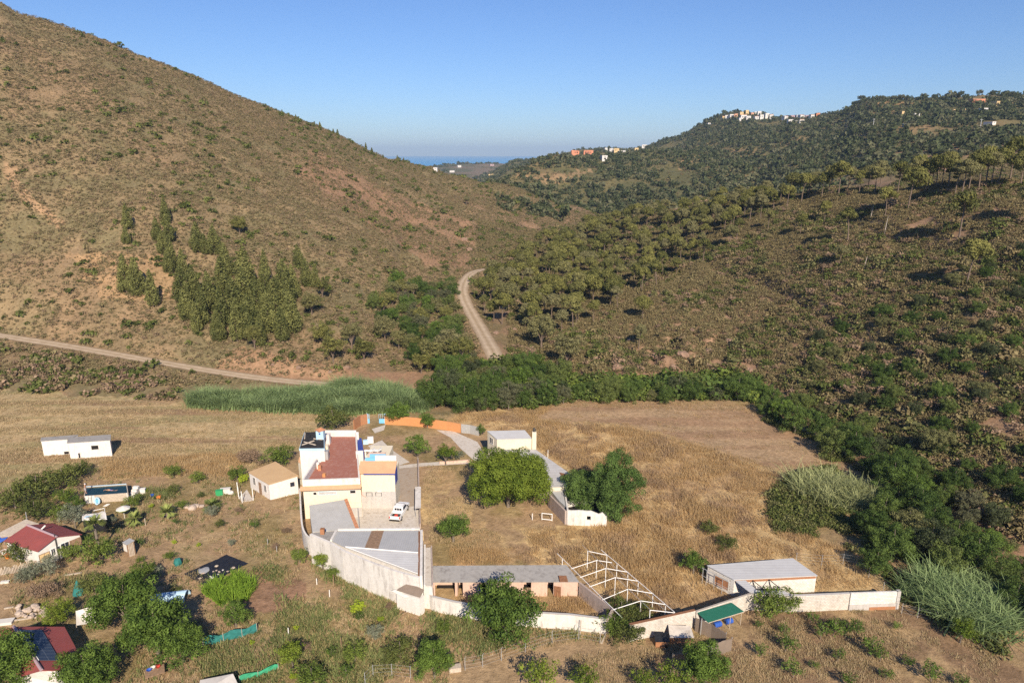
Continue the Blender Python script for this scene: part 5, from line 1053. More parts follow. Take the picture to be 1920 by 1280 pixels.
# ------------------------------------------------------------------ block walls on the right
yard_wall('block_wall', [(1180.6, 1170), (1240, 1157), (1303, 1143)], 2.3, .24, 'block', 'block wall with brick-red coping behind the dog kennels', 'rust')
yard_wall('block_wall', [(1305, 1145), (1360, 1127), (1406, 1112), (1455, 1114)], 2.3, .24, 'block', 'block wall running behind the green canopy')
yard_wall('block_wall', [(1455, 1115), (1500, 1115.6), (1548, 1113.7), (1594, 1111.5)], 2.3, .24, 'block', 'grey section of the long block wall right of the green bush', 'grey_render')
w, tops = yard_wall('block_wall', [(1595, 1111), (1640, 1109.3), (1685, 1107.8)], 2.45, .26, 'block_white', 'whitewashed last section of the long block wall')
MB(Vector((tops[0].x, tops[0].y, 0))).wall(tops[0]+Vector((0, -.15, 0)), tops[2]+Vector((0, -.15, 0)), -.1, .85, .06).build('grey_band', M['grey_render'], w)
MB(Vector((tops[0].x, tops[0].y, 0))).wall(tops[0].lerp(tops[2], .42)+Vector((0, -.19, 0)), tops[0].lerp(tops[2], .97)+Vector((0, -.19, 0)), -.1, .42, .06).build('bare_brick', M['brick'], w)
MB(Vector((tops[0].x, tops[0].y, 0))).box(Vector((tops[2].x, tops[2].y, -.1)), .4, .45, 2.65).build('pier', M['grey_render'], w)
# pale-roofed shed behind them
a, b, c, d = Z(1325.4, 1059, 2.6), Z(1486.5, 1045.6, 2.6), Z(1533, 1078, 2.5), Z(1376, 1086, 2.5); o = Vector((d.x, d.y, 0))
ps = thing('block_shed', o, 'broad block shed with a flat pale sheet roof behind the wall', 'shed')
MB(o).slab([a, b, c, d], .1).build('roof', M['roof_white'], ps); q = ins([a, b, c, d], .02); MB(o).prism(q, -.2, 2.36).build('wall', M['block_white'], ps)
MB(o).wall(q[3]+Vector((.1, -.06)), q[2]+Vector((-.1, -.06)), 2.1, 2.35, .1).build('brick_course', M['brick'], ps)
window(ps, o, q[0], q[3], .55, 1.1, 2.0, 1.2, 'grey_render', 'brick', 'bricked_opening')
k1, k2, k3, k4 = Z(1404, 1107, 2.2), Z(1463, 1105, 2.2), Z(1490, 1116, 2.2), Z(1412, 1113.5, 2.2)
MB(o).slab([k1, k2, k3, k4], .06).build('lean_roof', M['roof_white'], ps)
MB(o).slab([d+Vector((.15, -.1, -.12)), Z(1398, 1087, 2.4), Z(1420, 1106, 2.25), Z(1406, 1110, 2.25)], .05).build('lean_roof', M['roof_white'], ps)
for (x0, y0), (x1, y1) in [((1411, 1087), (1417, 1105)), ((1441, 1085), (1447, 1105)), ((1411, 1087), (1432, 1104)), ((1441, 1085), (1466, 1105))]: MB(o).bar(Z(x0, y0, 2.3), Z(x1, y1, 2.25), .05).build('strut', M['dark'], ps)
MB(o).bar(Z(1417, 1104.5, 2.27), Z(1463, 1104.5, 2.27), .05).build('strut', M['dark'], ps)
g = MB(o)
for t in (.05, .2, .5, .8): p = q[0].lerp(q[3], t); g.bar((p.x-.8, p.y-.1, -.1), (p.x-.8, p.y-.1, 2.3), .04)
g.bar((q[0].x-.8, q[0].y-.1, 2.3), (q[3].x-.8, q[3].y-.1, 2.3), .04); g.bar((q[0].x-.8, q[0].y-.1, 1.2), (q[3].x-.8, q[3].y-.1, 1.2), .03); g.build('side_rail', M['metal'], ps)
# green canopy, barrels, reed pen, kennels
a, b, c, d = Z(1307, 1147.5, 2.15), Z(1372, 1129, 2.15), Z(1395, 1145.6, 1.8), Z(1328, 1166.5, 1.8); o = Vector((d.x, d.y, 0))
cn = thing('shade_canopy', o, 'dark green shade cloth canopy tied to the block wall', 'canopy'); MB(o).slab([a, b, c, d], .04).build('cloth', M['green_net'], cn)
g = MB(o); g.bar(d-Vector((0, 0, .06)), c-Vector((0, 0, .06)), .05); g.build('beam', M['wood_pale'], cn)
for t in (.02, .62, .93): p = d.lerp(c, t); MB(o).bar((p.x, p.y, -.1), (p.x, p.y, 1.75), .04).build('post', M['wood_pale'], cn)
for i, (px, py) in enumerate([(1345, 1174), (1366, 1168)]):
    p = Z(px, py, 0)+Vector((0, 0, .34)); e = thing('plastic_barrel', p-Vector((0, 0, .34)), ['blue barrel lying under the green canopy, nearer the reed fence', 'blue barrel lying under the green canopy, nearer the bush'][i], 'barrel', 'blue barrels'); oo = e.location; dx = Vector((math.cos(.35), math.sin(.35), 0))
    g = MB(oo)
    for s0, s1, r0, r1 in [(-.5, -.45, .27, .33), (-.45, -.16, .33, .33), (-.16, -.1, .36, .36), (-.1, .1, .33, .33), (.1, .16, .36, .36), (.16, .45, .33, .33), (.45, .5, .33, .27)]: g.bar(p+dx*s0, p+dx*s1, r0, 14, r1)
    g.build('drum', M['blue_plastic'], e); MB(oo).bar(p+dx*-.53, p+dx*-.5, .1, 8).build('bung', M['dark'], e)
def screen(name, pts, z, mat, label, cat='fence', lean=0):
    tops = [Z(x, y, z) for x, y in pts]; o = Vector((tops[0].x, tops[0].y, 0)); w = thing(name, o, label, cat); g = MB(o); rr = random.Random(3)
    for p, q in zip(tops[:-1], tops[1:]):
        n = max(1, int((q-p).length/.28))
        for i in range(n):
            u0, u1 = p.lerp(q, i/n), p.lerp(q, (i+1)/n); g.wall(u0, u1, -.05, z+rr.uniform(-.07, .05), .05)
    g.build('matting', M[mat], w)
    for p in tops: MB(o).bar((p.x, p.y+.06, -.1), (p.x, p.y+.06, z+.1), .04).build('post', M['metal'], w)
    return w
screen('reed_fence', [(1305, 1157), (1335, 1170), (1362, 1187)], 1.9, 'reed', 'tall reed fence running down from the green canopy')
screen('reed_fence', [(1373, 1196), (1336, 1206)], 1.8, 'reed', 'reed fence panel right of the metal gate')
screen('reed_fence', [(1308, 1217), (1286, 1224), (1262, 1226)], 1.5, 'reed', 'reed fence panel left of the metal gate')
p, q = Z(1318, 1239, 0), Z(1331, 1236, 0); e = thing('metal_gate', p, 'bare galvanised gate frame between the reed fences', 'gate'); g = MB(p)
for u in (p, q): g.bar(u, u+Vector((0, 0, 1.9)), .05)
for z in (.1, 1.0, 1.9): g.bar(p+Vector((0, 0, z)), q+Vector((0, 0, z)), .03)
g.build('gate_frame', M['metal'], e); MB(p).bar(q+Vector((0, 0, 1.5)), q+Vector((.5, 0, .2)), .03).build('brace', M['metal'], e)
for i, (px, py, m_, l) in enumerate([(1275, 1199, 'concrete', 'brick dog kennel with a wide grey sheet roof'), (1240, 1208, 'black_plastic', 'smaller brick dog kennel draped with a black sheet')]):
    c = Z(px, py, 0); e = thing('dog_kennel', c, l, 'kennel'); w_, d_, h_ = (2.3, 1.5, .95) if i == 0 else (1.4, 1.1, .85)
    MB(c).box(c, w_, d_, h_, -.15).build('wall', M['brick'], e); MB(c).slab([c+Vector((-w_*.62, -d_*.5, h_-.02)), c+Vector((w_*.58, -d_*.62, h_+.12)), c+Vector((w_*.6, d_*.6, h_+.3)), c+Vector((-w_*.55, d_*.6, h_+.42))], .05).build('roof', M[m_], e)
    MB(c).box(c+Vector((w_*.3, -d_*.53, 0)), .3, .1, .5, -.15).build('door', M['dark'], e)
# ------------------------------------------------------------------ barn, ruin and the cream block above them
a, b, c, d = Z(940, 842, 3.0), Z(1004, 842, 3.1), Z(1077, 893, 3.0), Z(1062.5, 913, 2.9); a2 = Z(1031, 915, 2.8); a3 = Z(960, 868, 2.7)
o = Vector((a2.x, a2.y, 0)); bn = thing('barn', o, 'long barn with patched pale sheet roof behind the walnut tree', 'barn')
MB(o).slab([a, b, c, d, a2, a3], .12).build('roof', M['roof_barn'], bn); MB(o).prism(ins([a, b, c, d, a2, a3], .02), -.2, 2.6).build('wall', M['cream'], bn)
MB(o).slab([Z(1049, 885, 3.12), Z(1066, 889, 3.07), Z(1070, 899, 3.0), Z(1058, 900, 3.05)], .05).build('rust_sheet', M['rust'], bn)
MB(o).wall(a2+Vector((0, -.1, 0)), d+Vector((0, -.1, 0)), 2.4, 3.0, .2).build('end_wall', M['cream'], bn)
k = [Z(1032, 918, 2.4), Z(1055, 917, 2.4), Z(1061, 950, 2.2), Z(1048, 938, 2.2)]; MB(o).slab(k, .08).build('lower_roof', M['roof_fan'], bn); MB(o).prism(ins(k, .03), -.2, 2.1).build('lower_wall', M['white_dirty'], bn)
r1, r2, r3, r4 = Z(1064.6, 955.8, 2.5), Z(1137, 958, 2.5), Z(1128, 915, 2.5), Z(1060, 925, 2.5); o = Vector((r1.x, r1.y, 0))
ru = thing('ruin', o, 'roofless crumbling pinkish ruin filled by two dense trees', 'ruin'); g = MB(o); zt = [2.5, 2.45, 2.5, 2.55, 2.5, 2.45, 2.5, 2.25, 2.0, 2.3, 1.6]
for i in range(10):
    p, q_ = r1.lerp(r2, i/10), r1.lerp(r2, (i+1)/10); g.wall(p, q_, -.2 if i not in (4, 5) else (1.65 if i == 5 else -.2), zt[i], .28, z1b=zt[i+1])
    if i == 5: g.wall(p, q_, -.2, .95, .28)
g.wall(r1, r4, -.2, 2.5, .26, z1b=2.3); g.wall(r4, r3, -.2, 1.1, .26); g.wall(r2, r3, -.2, 1.7, .26, z1b=1.1); g.build('wall', M['white_dirty'], ru)
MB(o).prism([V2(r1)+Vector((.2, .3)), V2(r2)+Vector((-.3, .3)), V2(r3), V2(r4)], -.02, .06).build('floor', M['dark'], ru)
MB(o).wall(Z(1029, 925, 2.3), r1+Vector((-.3, .1, 0)), -.2, 2.3, .26).build('side_wall', M['pinkgrey'], ru)
a, b, c, d = Z(931.7, 823, 5.0), Z(997.5, 821.5, 5.0), Z(984, 806, 5.35), Z(913.5, 807.5, 5.35); o = Vector((a.x, a.y, 0))
cbk = thing('cream_house', o, 'boxy cream house with grey roof and a tall slim chimney', 'house'); MB(o).slab([a, b, c, d], .1).build('roof', M['roof_white'], cbk); MB(o).prism(ins([a, b, c, d], .01), -.2, [4.88, 4.88, 5.2, 5.2]).build('wall', M['cream'], cbk)
window(cbk, o, d, a, .45, 4.0, 1.1, 1.1, 'white_metal', 'glass', bars=1)
ch = MB(o).box(Z(1001.5, 841, 3.0), .75, .6, 3.4).build('chimney', M['cream'], cbk); MB(o).lathe(Z(1001.5, 841, 3.0)+Vector((0, 0, 3.4)), [(.3, 0), (.22, .45), (.3, .5), (.15, .7)], 10).build('chimney_pot', M['chimney_pot'], ch)
# ------------------------------------------------------------------ forecourt walls, gate, corrugated fence
def plain_wall(name, pts, z, mat, label, cat='wall', th=.22):
    bs = [Z(x, y, 0) for x, y in pts]; o = bs[0].copy(); w = thing(name, o, label, cat); g = MB(o)
    for p, q in zip(bs[:-1], bs[1:]): g.wall(p, q, -.2, z, th)
    g.build('panel', M[mat], w); return w
plain_wall('orange_wall', [(815, 803), (838, 806), (864, 811)], 1.95, 'orange', 'bright orange wall panel at the right of the forecourt')
plain_wall('orange_wall', [(722, 795), (760, 797), (795, 800), (815, 803)], 1.9, 'orange', 'orange wall behind the two round forecourt trees')
plain_wall('brick_wall', [(664, 806), (676, 797), (689, 794)], 2.2, 'brick', 'orange brick wall sloping away left of the blue gate')
w = plain_wall('corrugated_fence', [(865, 811), (882, 813), (898, 817)], 1.9, 'metal', 'grey corrugated fence between orange wall and cream house', 'fence', .08)
e = thing('blue_gate', Z(690, 794, 0), 'open pale blue double gate at the forecourt entrance', 'gate'); oo = e.location
for x0, x1, y in [(690, 693.5, 794), (711, 721.5, 794)]:
    u, v = Z(x0, y, 0), Z(x1, y, 0); MB(oo).wall(u, v, .1, 1.1, .06).build('leaf', M['skyblue'], e); g = MB(oo)
    for t in (0, .33, .66, 1): p = u.lerp(v, t); g.bar((p.x, p.y, 1.1), (p.x, p.y, 2.1), .03)
    g.bar(u+Vector((0, 0, 2.1)), v+Vector((0, 0, 2.1)), .03); g.build('grille', M['paleblue'], e)
for x in (689, 722.5): MB(oo).box(Z(x, 794.5, -.1), .3, .3, 2.3).build('gatepost', M['paleblue'], e)
# paving sheets
def sheet(name, pts, mat, lift=.012):
    ps = [Z(x, y, 0) for x, y in pts]; me = bpy.data.meshes.new(name); me.from_pydata([(p.x, p.y, lift) for p in ps], [], [tuple(range(len(ps)))]); me.update(); me.materials.append(M[mat])
    if me.polygons[0].normal.z < 0: me.flip_normals()
    return tag(link(name, me), kind='structure')
M['drive'] = stained('dusty concrete drive', (.40, .33, .26), (.27, .18, .11), .8)
sheet('paving', [(640, 955), (676, 950), (744, 951), (784, 948), (789, 991), (640, 994)], 'concrete', .016)
sheet('driveway', [(745, 872), (786, 872), (787, 951), (744, 951)], 'drive', .012)
sheet('paving', [(690, 836), (716, 825), (733, 842), (768, 866), (745, 873), (742, 858), (716, 857)], 'concrete', .02)
sheet('path', [(697, 804), (723, 796), (720, 806), (703, 812)], 'concrete', .012)
sheet('path', [(818, 806), (850, 808), (895, 828), (910, 852), (925, 862), (890, 864), (865, 842), (845, 820)], 'concrete', .012)
sheet('path', [(745, 873), (786, 868), (880, 862), (882, 869), (790, 874), (746, 878)], 'concrete', .024)
# drive wall with the white slab leaning on it
plain_wall('drive_wall', [(788, 991), (787, 950), (785, 900), (784, 866)], .9, 'pinkgrey', 'long low brown wall along the right side of the drive', th=.2)
p = Z(784.5, 958, 0); e = thing('lean_to', p, 'small white slab-roofed lean-to on the drive wall', 'shelter'); q = [Z(778.6, 912, 1.7), Z(789, 912, 1.9), Z(789, 951, 1.9), Z(778, 952, 1.7)]
MB(p).slab(q, .08).build('roof', M['white_dirty'], e)
for k in (0, 3): MB(p).bar((q[k].x+.1, q[k].y, 0), (q[k].x+.1, q[k].y, 1.65), .04).build('post', M['metal'], e)
plain_wall('kerb_wall', [(824, 869), (850, 868), (884, 865)], .45, 'pink', 'low pink kerb wall at the edge of the forecourt garden', th=.25)
# ------------------------------------------------------------------ tan house and white huts
def gable_house(name, label, roof_px, zr, base_h, roofm, wallm, cat='house'):
    r = [Z(x, y, z) for (x, y), z in zip(roof_px, zr)]; o = Vector((r[0].x, r[0].y, 0)); e = thing(name, o, label, cat)
    MB(o).slab(r, .1).build('roof', M[roofm], e); q = ins(r, .045); MB(o).prism(q, -.2, [z-.13 for z in zr] if base_h is None else base_h).build('wall', M[wallm], e); return e, o, q
e, o, q = gable_house('tan_house', 'small white house with a tan tiled roof left of the farmhouse', [(464.9, 884.7), (503.7, 907.7), (559.5, 891), (516.5, 864.8)], [2.9, 2.9, 3.3, 3.3], None, 'roof_tan', 'white')
window(e, o, q[0], q[1], .25, 1.75, .7, 1.3, 'white', 'glass', bars=1); window(e, o, q[0], q[1], .8, 1.6, .7, 1.2, 'white', 'glass', bars=1); window(e, o, q[1], q[2], .8, 1.9, .7, .8, 'white', 'glass')
window(e, o, q[0], q[1], .53, 1.05, .7, 2.0, 'wood', 'wood', 'door')
e, o, q = gable_house('white_hut', 'larger flat-roofed white hut standing in the stubble field', [(125, 830), (207.4, 824.4), (208, 814), (128.5, 819.5)], [3.3, 3.3, 3.3, 3.3], None, 'roof_stable', 'white', 'hut')
window(e, o, q[0], q[1], .62, 2.0, 1.2, .8, 'white', 'dark'); window(e, o, q[0], q[1], .22, .6, .3, 1.0, 'white', 'dark', 'hatch')
e, o, q = gable_house('white_hut', 'smaller flat-roofed white hut joined to the left end of the larger one', [(75.6, 826.5), (126, 822.8), (147, 814.5), (77, 819.7)], [3.1, 3.1, 3.1, 3.1], None, 'roof_stable', 'white', 'hut')
window(e, o, q[0], q[1], .9, .35, .8, .5, 'grey_render', 'dark', 'hatch')
# ------------------------------------------------------------------ pickup
def pickup(loc, rz):
    e = thing('pickup_truck', loc, 'white double cab pickup parked on the concrete yard', 'pickup truck'); e.rotation_euler.z = rz; Zr = Vector((0, 0, 0))
    def part(name, mat, fn, parent=e):
        g = MB(Zr); fn(g); o = g.build(name, M[mat], parent); o.location = (0, 0, 0); return o
    def prof(g, pts, x0, x1, inset=0):   # side profile (y,z) swept across the width
        n = len(pts); g.add([(x0+(inset if z > 1.25 else 0), y, z) for y, z in pts]+[(x1-(inset if z > 1.25 else 0), y, z) for y, z in pts], [tuple(range(n)), tuple(range(n, 2*n))[::-1]]+[(i, n+i, n+(i+1) % n, (i+1) % n) for i in range(n)])
    w = .92
    part('body', 'car_white', lambda g: prof(g, [(-.75, .5), (2.55, .5), (2.62, .7), (2.55, .98), (1.55, 1.1), (-.75, 1.1)], -w, w))
    part('cab', 'car_white', lambda g: prof(g, [(-.72, 1.101), (1.5, 1.101), (.85, 1.68), (.6, 1.76), (-.45, 1.76), (-.66, 1.66)], -w+.04, w-.04, .14))
    def bed(g):
        g.box((0, -1.67, .5), 2*w, 1.84, .12); g.box((-w+.05, -1.67, .62), .1, 1.84, .5); g.box((w-.05, -1.67, .62), .1, 1.84, .5); g.box((0, -.8, .62), 2*w-.2, .08, .5)
    part('bed', 'car_white', bed); part('tailgate', 'car_white', lambda g: g.box((0, -2.6, .55), 2*w-.02, .08, .6)); part('bed_liner', 'dark', lambda g: g.box((0, -1.68, .62), 2*w-.22, 1.68, .03))
    part('rear_bumper', 'dark', lambda g: g.box((0, -2.7, .42), 1.7, .14, .18)); part('front_bumper', 'dark', lambda g: g.box((0, 2.66, .42), 1.75, .14, .25))
    for x in (-.42, 0, .42): part('rear_window', 'glass', lambda g: g.box((x, -.735, 1.22), .34, .06, .36))
    part('windscreen', 'glass', lambda g: g.slab([(-.72, 1.5, 1.16), (.72, 1.5, 1.16), (.64, .93, 1.67), (-.64, .93, 1.67)], .04))
    for s in (-1, 1):
        part('side_window', 'glass', lambda g: g.slab([(s*.895, -.5, 1.17), (s*.895, 1.15, 1.17), (s*.785, .72, 1.62), (s*.785, -.4, 1.62)], .05)); part('tail_light', 'red_plastic', lambda g: g.box((s*.83, -2.62, .75), .16, .1, .38)); part('headlight', 'glass', lambda g: g.box((s*.7, 2.55, .78), .4, .12, .18)); part('mirror', 'dark', lambda g: g.box((s*1.02, 1.05, 1.15), .2, .1, .18))
        for y in (-1.7, 1.75):
            t = part('wheel', 'rubber', lambda g: g.bar((s*.72, y, .37), (s*.95, y, .37), .37, 16)); part('rim', 'metal', lambda g: g.bar((s*.95, y, .37), (s*.965, y, .37), .22, 12), t)
    part('number_plate', 'white_metal', lambda g: g.box((0, -2.655, .62), .4, .03, .1)); part('roof_rail', 'metal', lambda g: (g.bar((-.68, -.4, 1.8), (-.68, .6, 1.8), .03), g.bar((.68, -.4, 1.8), (.68, .6, 1.8), .03)))
    return e
c0 = (Z(752, 974, 0)+Z(758, 947, 0))/2; pickup(Vector((c0.x-.35, 96.7, .016)), math.radians(-9)).scale = (.95, .95, .95)
b_ = Vector((c0.x-.6, 95.0, .66)); e = thing('red_crate', b_, 'red crate lying in the pickup bed', 'crate'); g = MB(b_); g.box(b_, .5, .4, .05); [g.box(b_+Vector((x, y, .05)), sx, sy, .25) for x, y, sx, sy in ((-.23, 0, .04, .4), (.23, 0, .04, .4), (0, -.18, .42, .04), (0, .18, .42, .04))]; g.build('tub', M['red_plastic'], e)
# ------------------------------------------------------------------ the pool and the bathers
a, b, c, d = Z(158, 929.4, 1.35), Z(239.7, 923.5, 1.35), Z(237, 907, 1.35), Z(161.6, 912, 1.35); o = Vector((a.x, a.y, 0))
pl = thing('swimming_pool', o, 'raised board-sided pool of dark green water', 'pool'); g = MB(o)
for p, q in ((b, c), (c, d), (d, a)): g.wall(p, q, -.1, 1.35, .12)
g.build('side_wall', M['wood_pale'], pl); MB(o).wall(a, b, -.1, 1.35, .14).build('front_boards', M['house_yellow'] if False else M['wood_pale'], pl)
MB(o).wall(a+Vector((.1, -.1, 0)), a.lerp(b, .24)+Vector((0, -.1, 0)), 0, 1.37, .06).build('white_panel', M['white'], pl); MB(o).wall(b+Vector((-.18, -.1, 0)), b+Vector((0, -.1, 0)), 0, 1.4, .06).build('corner_board', M['white'], pl)
MB(o).prism(ins([a, b, c, d], .02), 0, 1.2).build('water', M['pool_water'], pl)
g = MB(o); g.wall(c, d, 1.35, 1.41, .16); g.build('rim', M['paleblue'], pl)
p0 = a.lerp(b, .1)+Vector((0, -.35, -1.35)); g = MB(o)
for s in (0, .5): g.bar(p0+Vector((s, -.15, 0)), p0+Vector((s, .25, 1.5)), .035)
for z in (.3, .65, 1.0): g.bar(p0+Vector((0, -.15+.27*z, z)), p0+Vector((.5, -.15+.27*z, z)), .03)
g.build('ladder', M['metal'], pl)
e = thing('pool_steps', Z(246, 932, 0), 'whitewashed steps at the right end of the pool', 'steps'); g = MB(e.location)
for i in range(4): g.box(e.location+Vector((.1, .1+i*.5, 0)), .9, .5, .3*(i+1))
g.build('tread', M['white_dirty'], e)
e = thing('inflatable_ring', Z(181.3, 947, 0), 'pale blue inflatable ring propped against the pool front', 'pool float'); oo = e.location; g = MB(oo); n = 18
for i in range(n):
    t0, t1 = 2*math.pi*i/n, 2*math.pi*(i+1)/n; f = lambda t: oo+Vector((.36*math.cos(t), .3+.12*math.sin(t), .62+.52*math.sin(t))); g.bar(f(t0), f(t1), .14, 8)
g.build('tube', M['paleblue'], e); MB(oo).wall((oo.x-.25, oo.y+.3), (oo.x+.25, oo.y+.3), .3, .95, .03).build('seat', M['skyblue'], e)
e = thing('bodyboard', Z(199, 948, 0), 'white board lying on the ground in front of the pool', 'board'); MB(e.location).slab([e.location+Vector(q) for q in ((-.4, -.25, .08), (.2, -.25, .1), (.55, .25, .25), (-.05, .3, .22))], .06).build('deck', M['white'], e)
def person(name, loc, rz, joints, bones, shorts, label, lie=False):
    """one skinned body; joints: name -> (x,y,z,r)"""
    bm = bmesh.new(); sk = bm.verts.layers.skin.verify(); vs = {}
    for k_, (x, y, z, r) in joints.items():
        v = bm.verts.new((x, y, z)); v[sk].radius = (r, r); vs[k_] = v
    vs[list(joints)[0]][sk].use_root = True
    for p, q in bones: bm.edges.new((vs[p], vs[q]))
    me = bpy.data.meshes.new('body'); bm.to_mesh(me); bm.free(); e = thing(name, loc, label, 'person'); e.rotation_euler.z = rz
    o = link('body', me, e, M['skin']); md = o.modifiers.new('skin', 'SKIN'); md.use_smooth_shade = True; s = o.modifiers.new('sub', 'SUBSURF'); s.levels = s.render_levels = 2
    return e
M['skin'] = plain('tanned skin', (.50, .28, .185), .6, .08, 2); M['hair'] = plain('dark hair', (.03, .02, .015), .7, .2, 8); M['grey_cloth'] = plain('pale swim shorts', (.36, .38, .42), .85, .1, 3); M['cap'] = plain('white cap', (.7, .7, .72), .8, .05, 3)
def hand(J, B, wrist, p, d, side, tag_):
    """palm, four fingers and a thumb on the wrist joint; d points along the hand"""
    p, d, side = Vector(p), Vector(d).normalized(), Vector(side).normalized(); n_ = d.cross(side)
    J['palm'+tag_] = (*(p+d*.07), .026); B.append((wrist, 'palm'+tag_))
    for i, (off, L) in enumerate([(-.033, .066), (-.011, .078), (.011, .074), (.033, .058)]):
        J['f%d%s' % (i, tag_)] = (*(p+d*.105+side*off), .0095); J['g%d%s' % (i, tag_)] = (*(p+d*(.105+L*.6)+side*off+n_*.008), .009); J['h%d%s' % (i, tag_)] = (*(p+d*(.105+L)+side*off+n_*.022), .008); B += [('palm'+tag_, 'f%d%s' % (i, tag_)), ('f%d%s' % (i, tag_), 'g%d%s' % (i, tag_)), ('g%d%s' % (i, tag_), 'h%d%s' % (i, tag_))]
    J['t0'+tag_] = (*(p+d*.06+side*-.05), .011); J['t1'+tag_] = (*(p+d*.1+side*-.075), .009); B += [('palm'+tag_, 't0'+tag_), ('t0'+tag_, 't1'+tag_)]
# standing bather on the rim, facing +x, one hand raised to the head
J = {'pelvis': (0, 0, .93, .125), 'waist': (0, 0, 1.1, .115), 'chest': (.01, 0, 1.3, .135), 'neckb': (0, 0, 1.45, .075), 'neck': (.02, 0, 1.52, .055), 'head': (.05, 0, 1.62, .085), 'crown': (.04, 0, 1.72, .07), 'nose': (.135, 0, 1.62, .018),
     'hipL': (0, .1, .87, .09), 'kneeL': (.03, .1, .48, .058), 'ankleL': (-.02, .1, .09, .036), 'toeL': (.15, .11, .03, .03), 'hipR': (0, -.1, .87, .09), 'kneeR': (.04, -.1, .48, .058), 'ankleR': (.0, -.1, .09, .036), 'toeR': (.17, -.11, .03, .03),
     'shL': (0, .18, 1.42, .06), 'elL': (.1, .3, 1.58, .042), 'wrL': (.08, .14, 1.74, .03), 'shR': (0, -.18, 1.42, .06), 'elR': (.02, -.25, 1.14, .042), 'wrR': (.12, -.24, .9, .03)}
B = [('pelvis', 'waist'), ('waist', 'chest'), ('chest', 'neckb'), ('neckb', 'neck'), ('neck', 'head'), ('head', 'crown'), ('head', 'nose'), ('pelvis', 'hipL'), ('hipL', 'kneeL'), ('kneeL', 'ankleL'), ('ankleL', 'toeL'), ('pelvis', 'hipR'), ('hipR', 'kneeR'), ('kneeR', 'ankleR'), ('ankleR', 'toeR'), ('neckb', 'shL'), ('shL', 'elL'), ('elL', 'wrL'), ('neckb', 'shR'), ('shR', 'elR'), ('elR', 'wrR')]
hand(J, B, 'wrL', (.08, .14, 1.74), (.1, -.9, .3), (1, 0, 0), 'L'); hand(J, B, 'wrR', (.12, -.24, .9), (.3, 0, -1), (1, 0, 0), 'R')
pr = person('person', Z(161.5, 924.5, 1.36), .3, J, B, 'grey_cloth', 'bare-chested person in pale shorts standing on the pool rim, hand at the head')
g = MB((0, 0, 0)); g.lathe((0, 0, 0), [(.17, .80), (.185, .88), (.165, 1.0)], 14)
for s in (-.1, .1): g.lathe((.015, s, 0), [(.085, .56), (.115, .83)], 12)
g.build('shorts', M['grey_cloth'], pr).location = (0, 0, 0); g = MB((0, 0, 0)); g.lathe((.04, 0, 0), [(.098, 1.66), (.1, 1.7), (.075, 1.77), (.02, 1.795)], 12); g.box((.15, 0, 1.665), .12, .14, .015); g.build('cap', M['cap'], pr).location = (0, 0, 0)
for s in (-.035, .035): q_ = MB((0, 0, 0)).lathe((.118, s, 1.63), [(.004, -.008), (.012, 0), (.004, .008)], 6).build('eye', M['hair'], pr); q_.location = (0, 0, 0)
# swimmer lying along the water
J = {'pelvis': (-.35, 0, .0, .12), 'waist': (-.15, 0, .02, .11), 'chest': (.1, 0, .05, .13), 'neckb': (.25, 0, .06, .075), 'neck': (.33, 0, .07, .055), 'head': (.43, 0, .1, .085), 'crown': (.52, 0, .09, .07), 'nose': (.46, 0, .0, .018),
     'hipL': (-.42, .1, -.02, .085), 'kneeL': (-.8, .13, -.05, .055), 'ankleL': (-1.18, .12, .02, .036), 'toeL': (-1.34, .12, .03, .028), 'hipR': (-.42, -.1, -.02, .085), 'kneeR': (-.8, -.13, -.1, .055), 'ankleR': (-1.17, -.13, -.02, .036), 'toeR': (-1.33, -.13, 0, .028),
     'shL': (.22, .18, .08, .06), 'elL': (.42, .36, .28, .042), 'wrL': (.68, .3, .12, .03), 'shR': (.2, -.18, .03, .06), 'elR': (.0, -.36, -.05, .042), 'wrR': (-.2, -.3, -.12, .03)}
B = [q for q in B if q[0][-1] in 'tdklpsbLRemn' and not q[1].startswith(('palm', 'f', 'g', 'h0', 'h1', 'h2', 'h3', 't0', 't1'))]
B = [('pelvis', 'waist'), ('waist', 'chest'), ('chest', 'neckb'), ('neckb', 'neck'), ('neck', 'head'), ('head', 'crown'), ('head', 'nose'), ('pelvis', 'hipL'), ('hipL', 'kneeL'), ('kneeL', 'ankleL'), ('ankleL', 'toeL'), ('pelvis', 'hipR'), ('hipR', 'kneeR'), ('kneeR', 'ankleR'), ('ankleR', 'toeR'), ('neckb', 'shL'), ('shL', 'elL'), ('elL', 'wrL'), ('neckb', 'shR'), ('shR', 'elR'), ('elR', 'wrR')]
hand(J, B, 'wrL', (.68, .3, .12), (1, -.1, -.4), (0, 1, 0), 'L'); hand(J, B, 'wrR', (-.2, -.3, -.12), (-1, .2, -.2), (0, 1, 0), 'R')
pr = person('person', Z(205, 918.5, 1.2), math.pi, J, B, 'grey_cloth', 'person swimming face down across the green pool')
g = MB((0, 0, 0)); g.bar((-.5, 0, -.02), (-.2, 0, .01), .145, 12, .13); g.build('shorts', M['blue'], pr).location = (0, 0, 0); g = MB((0, 0, 0)); g.lathe((.47, 0, .1), [(.09, 0), (.085, .05), (.04, .095)], 12); g.build('hair', M['hair'], pr).location = (0, 0, 0)
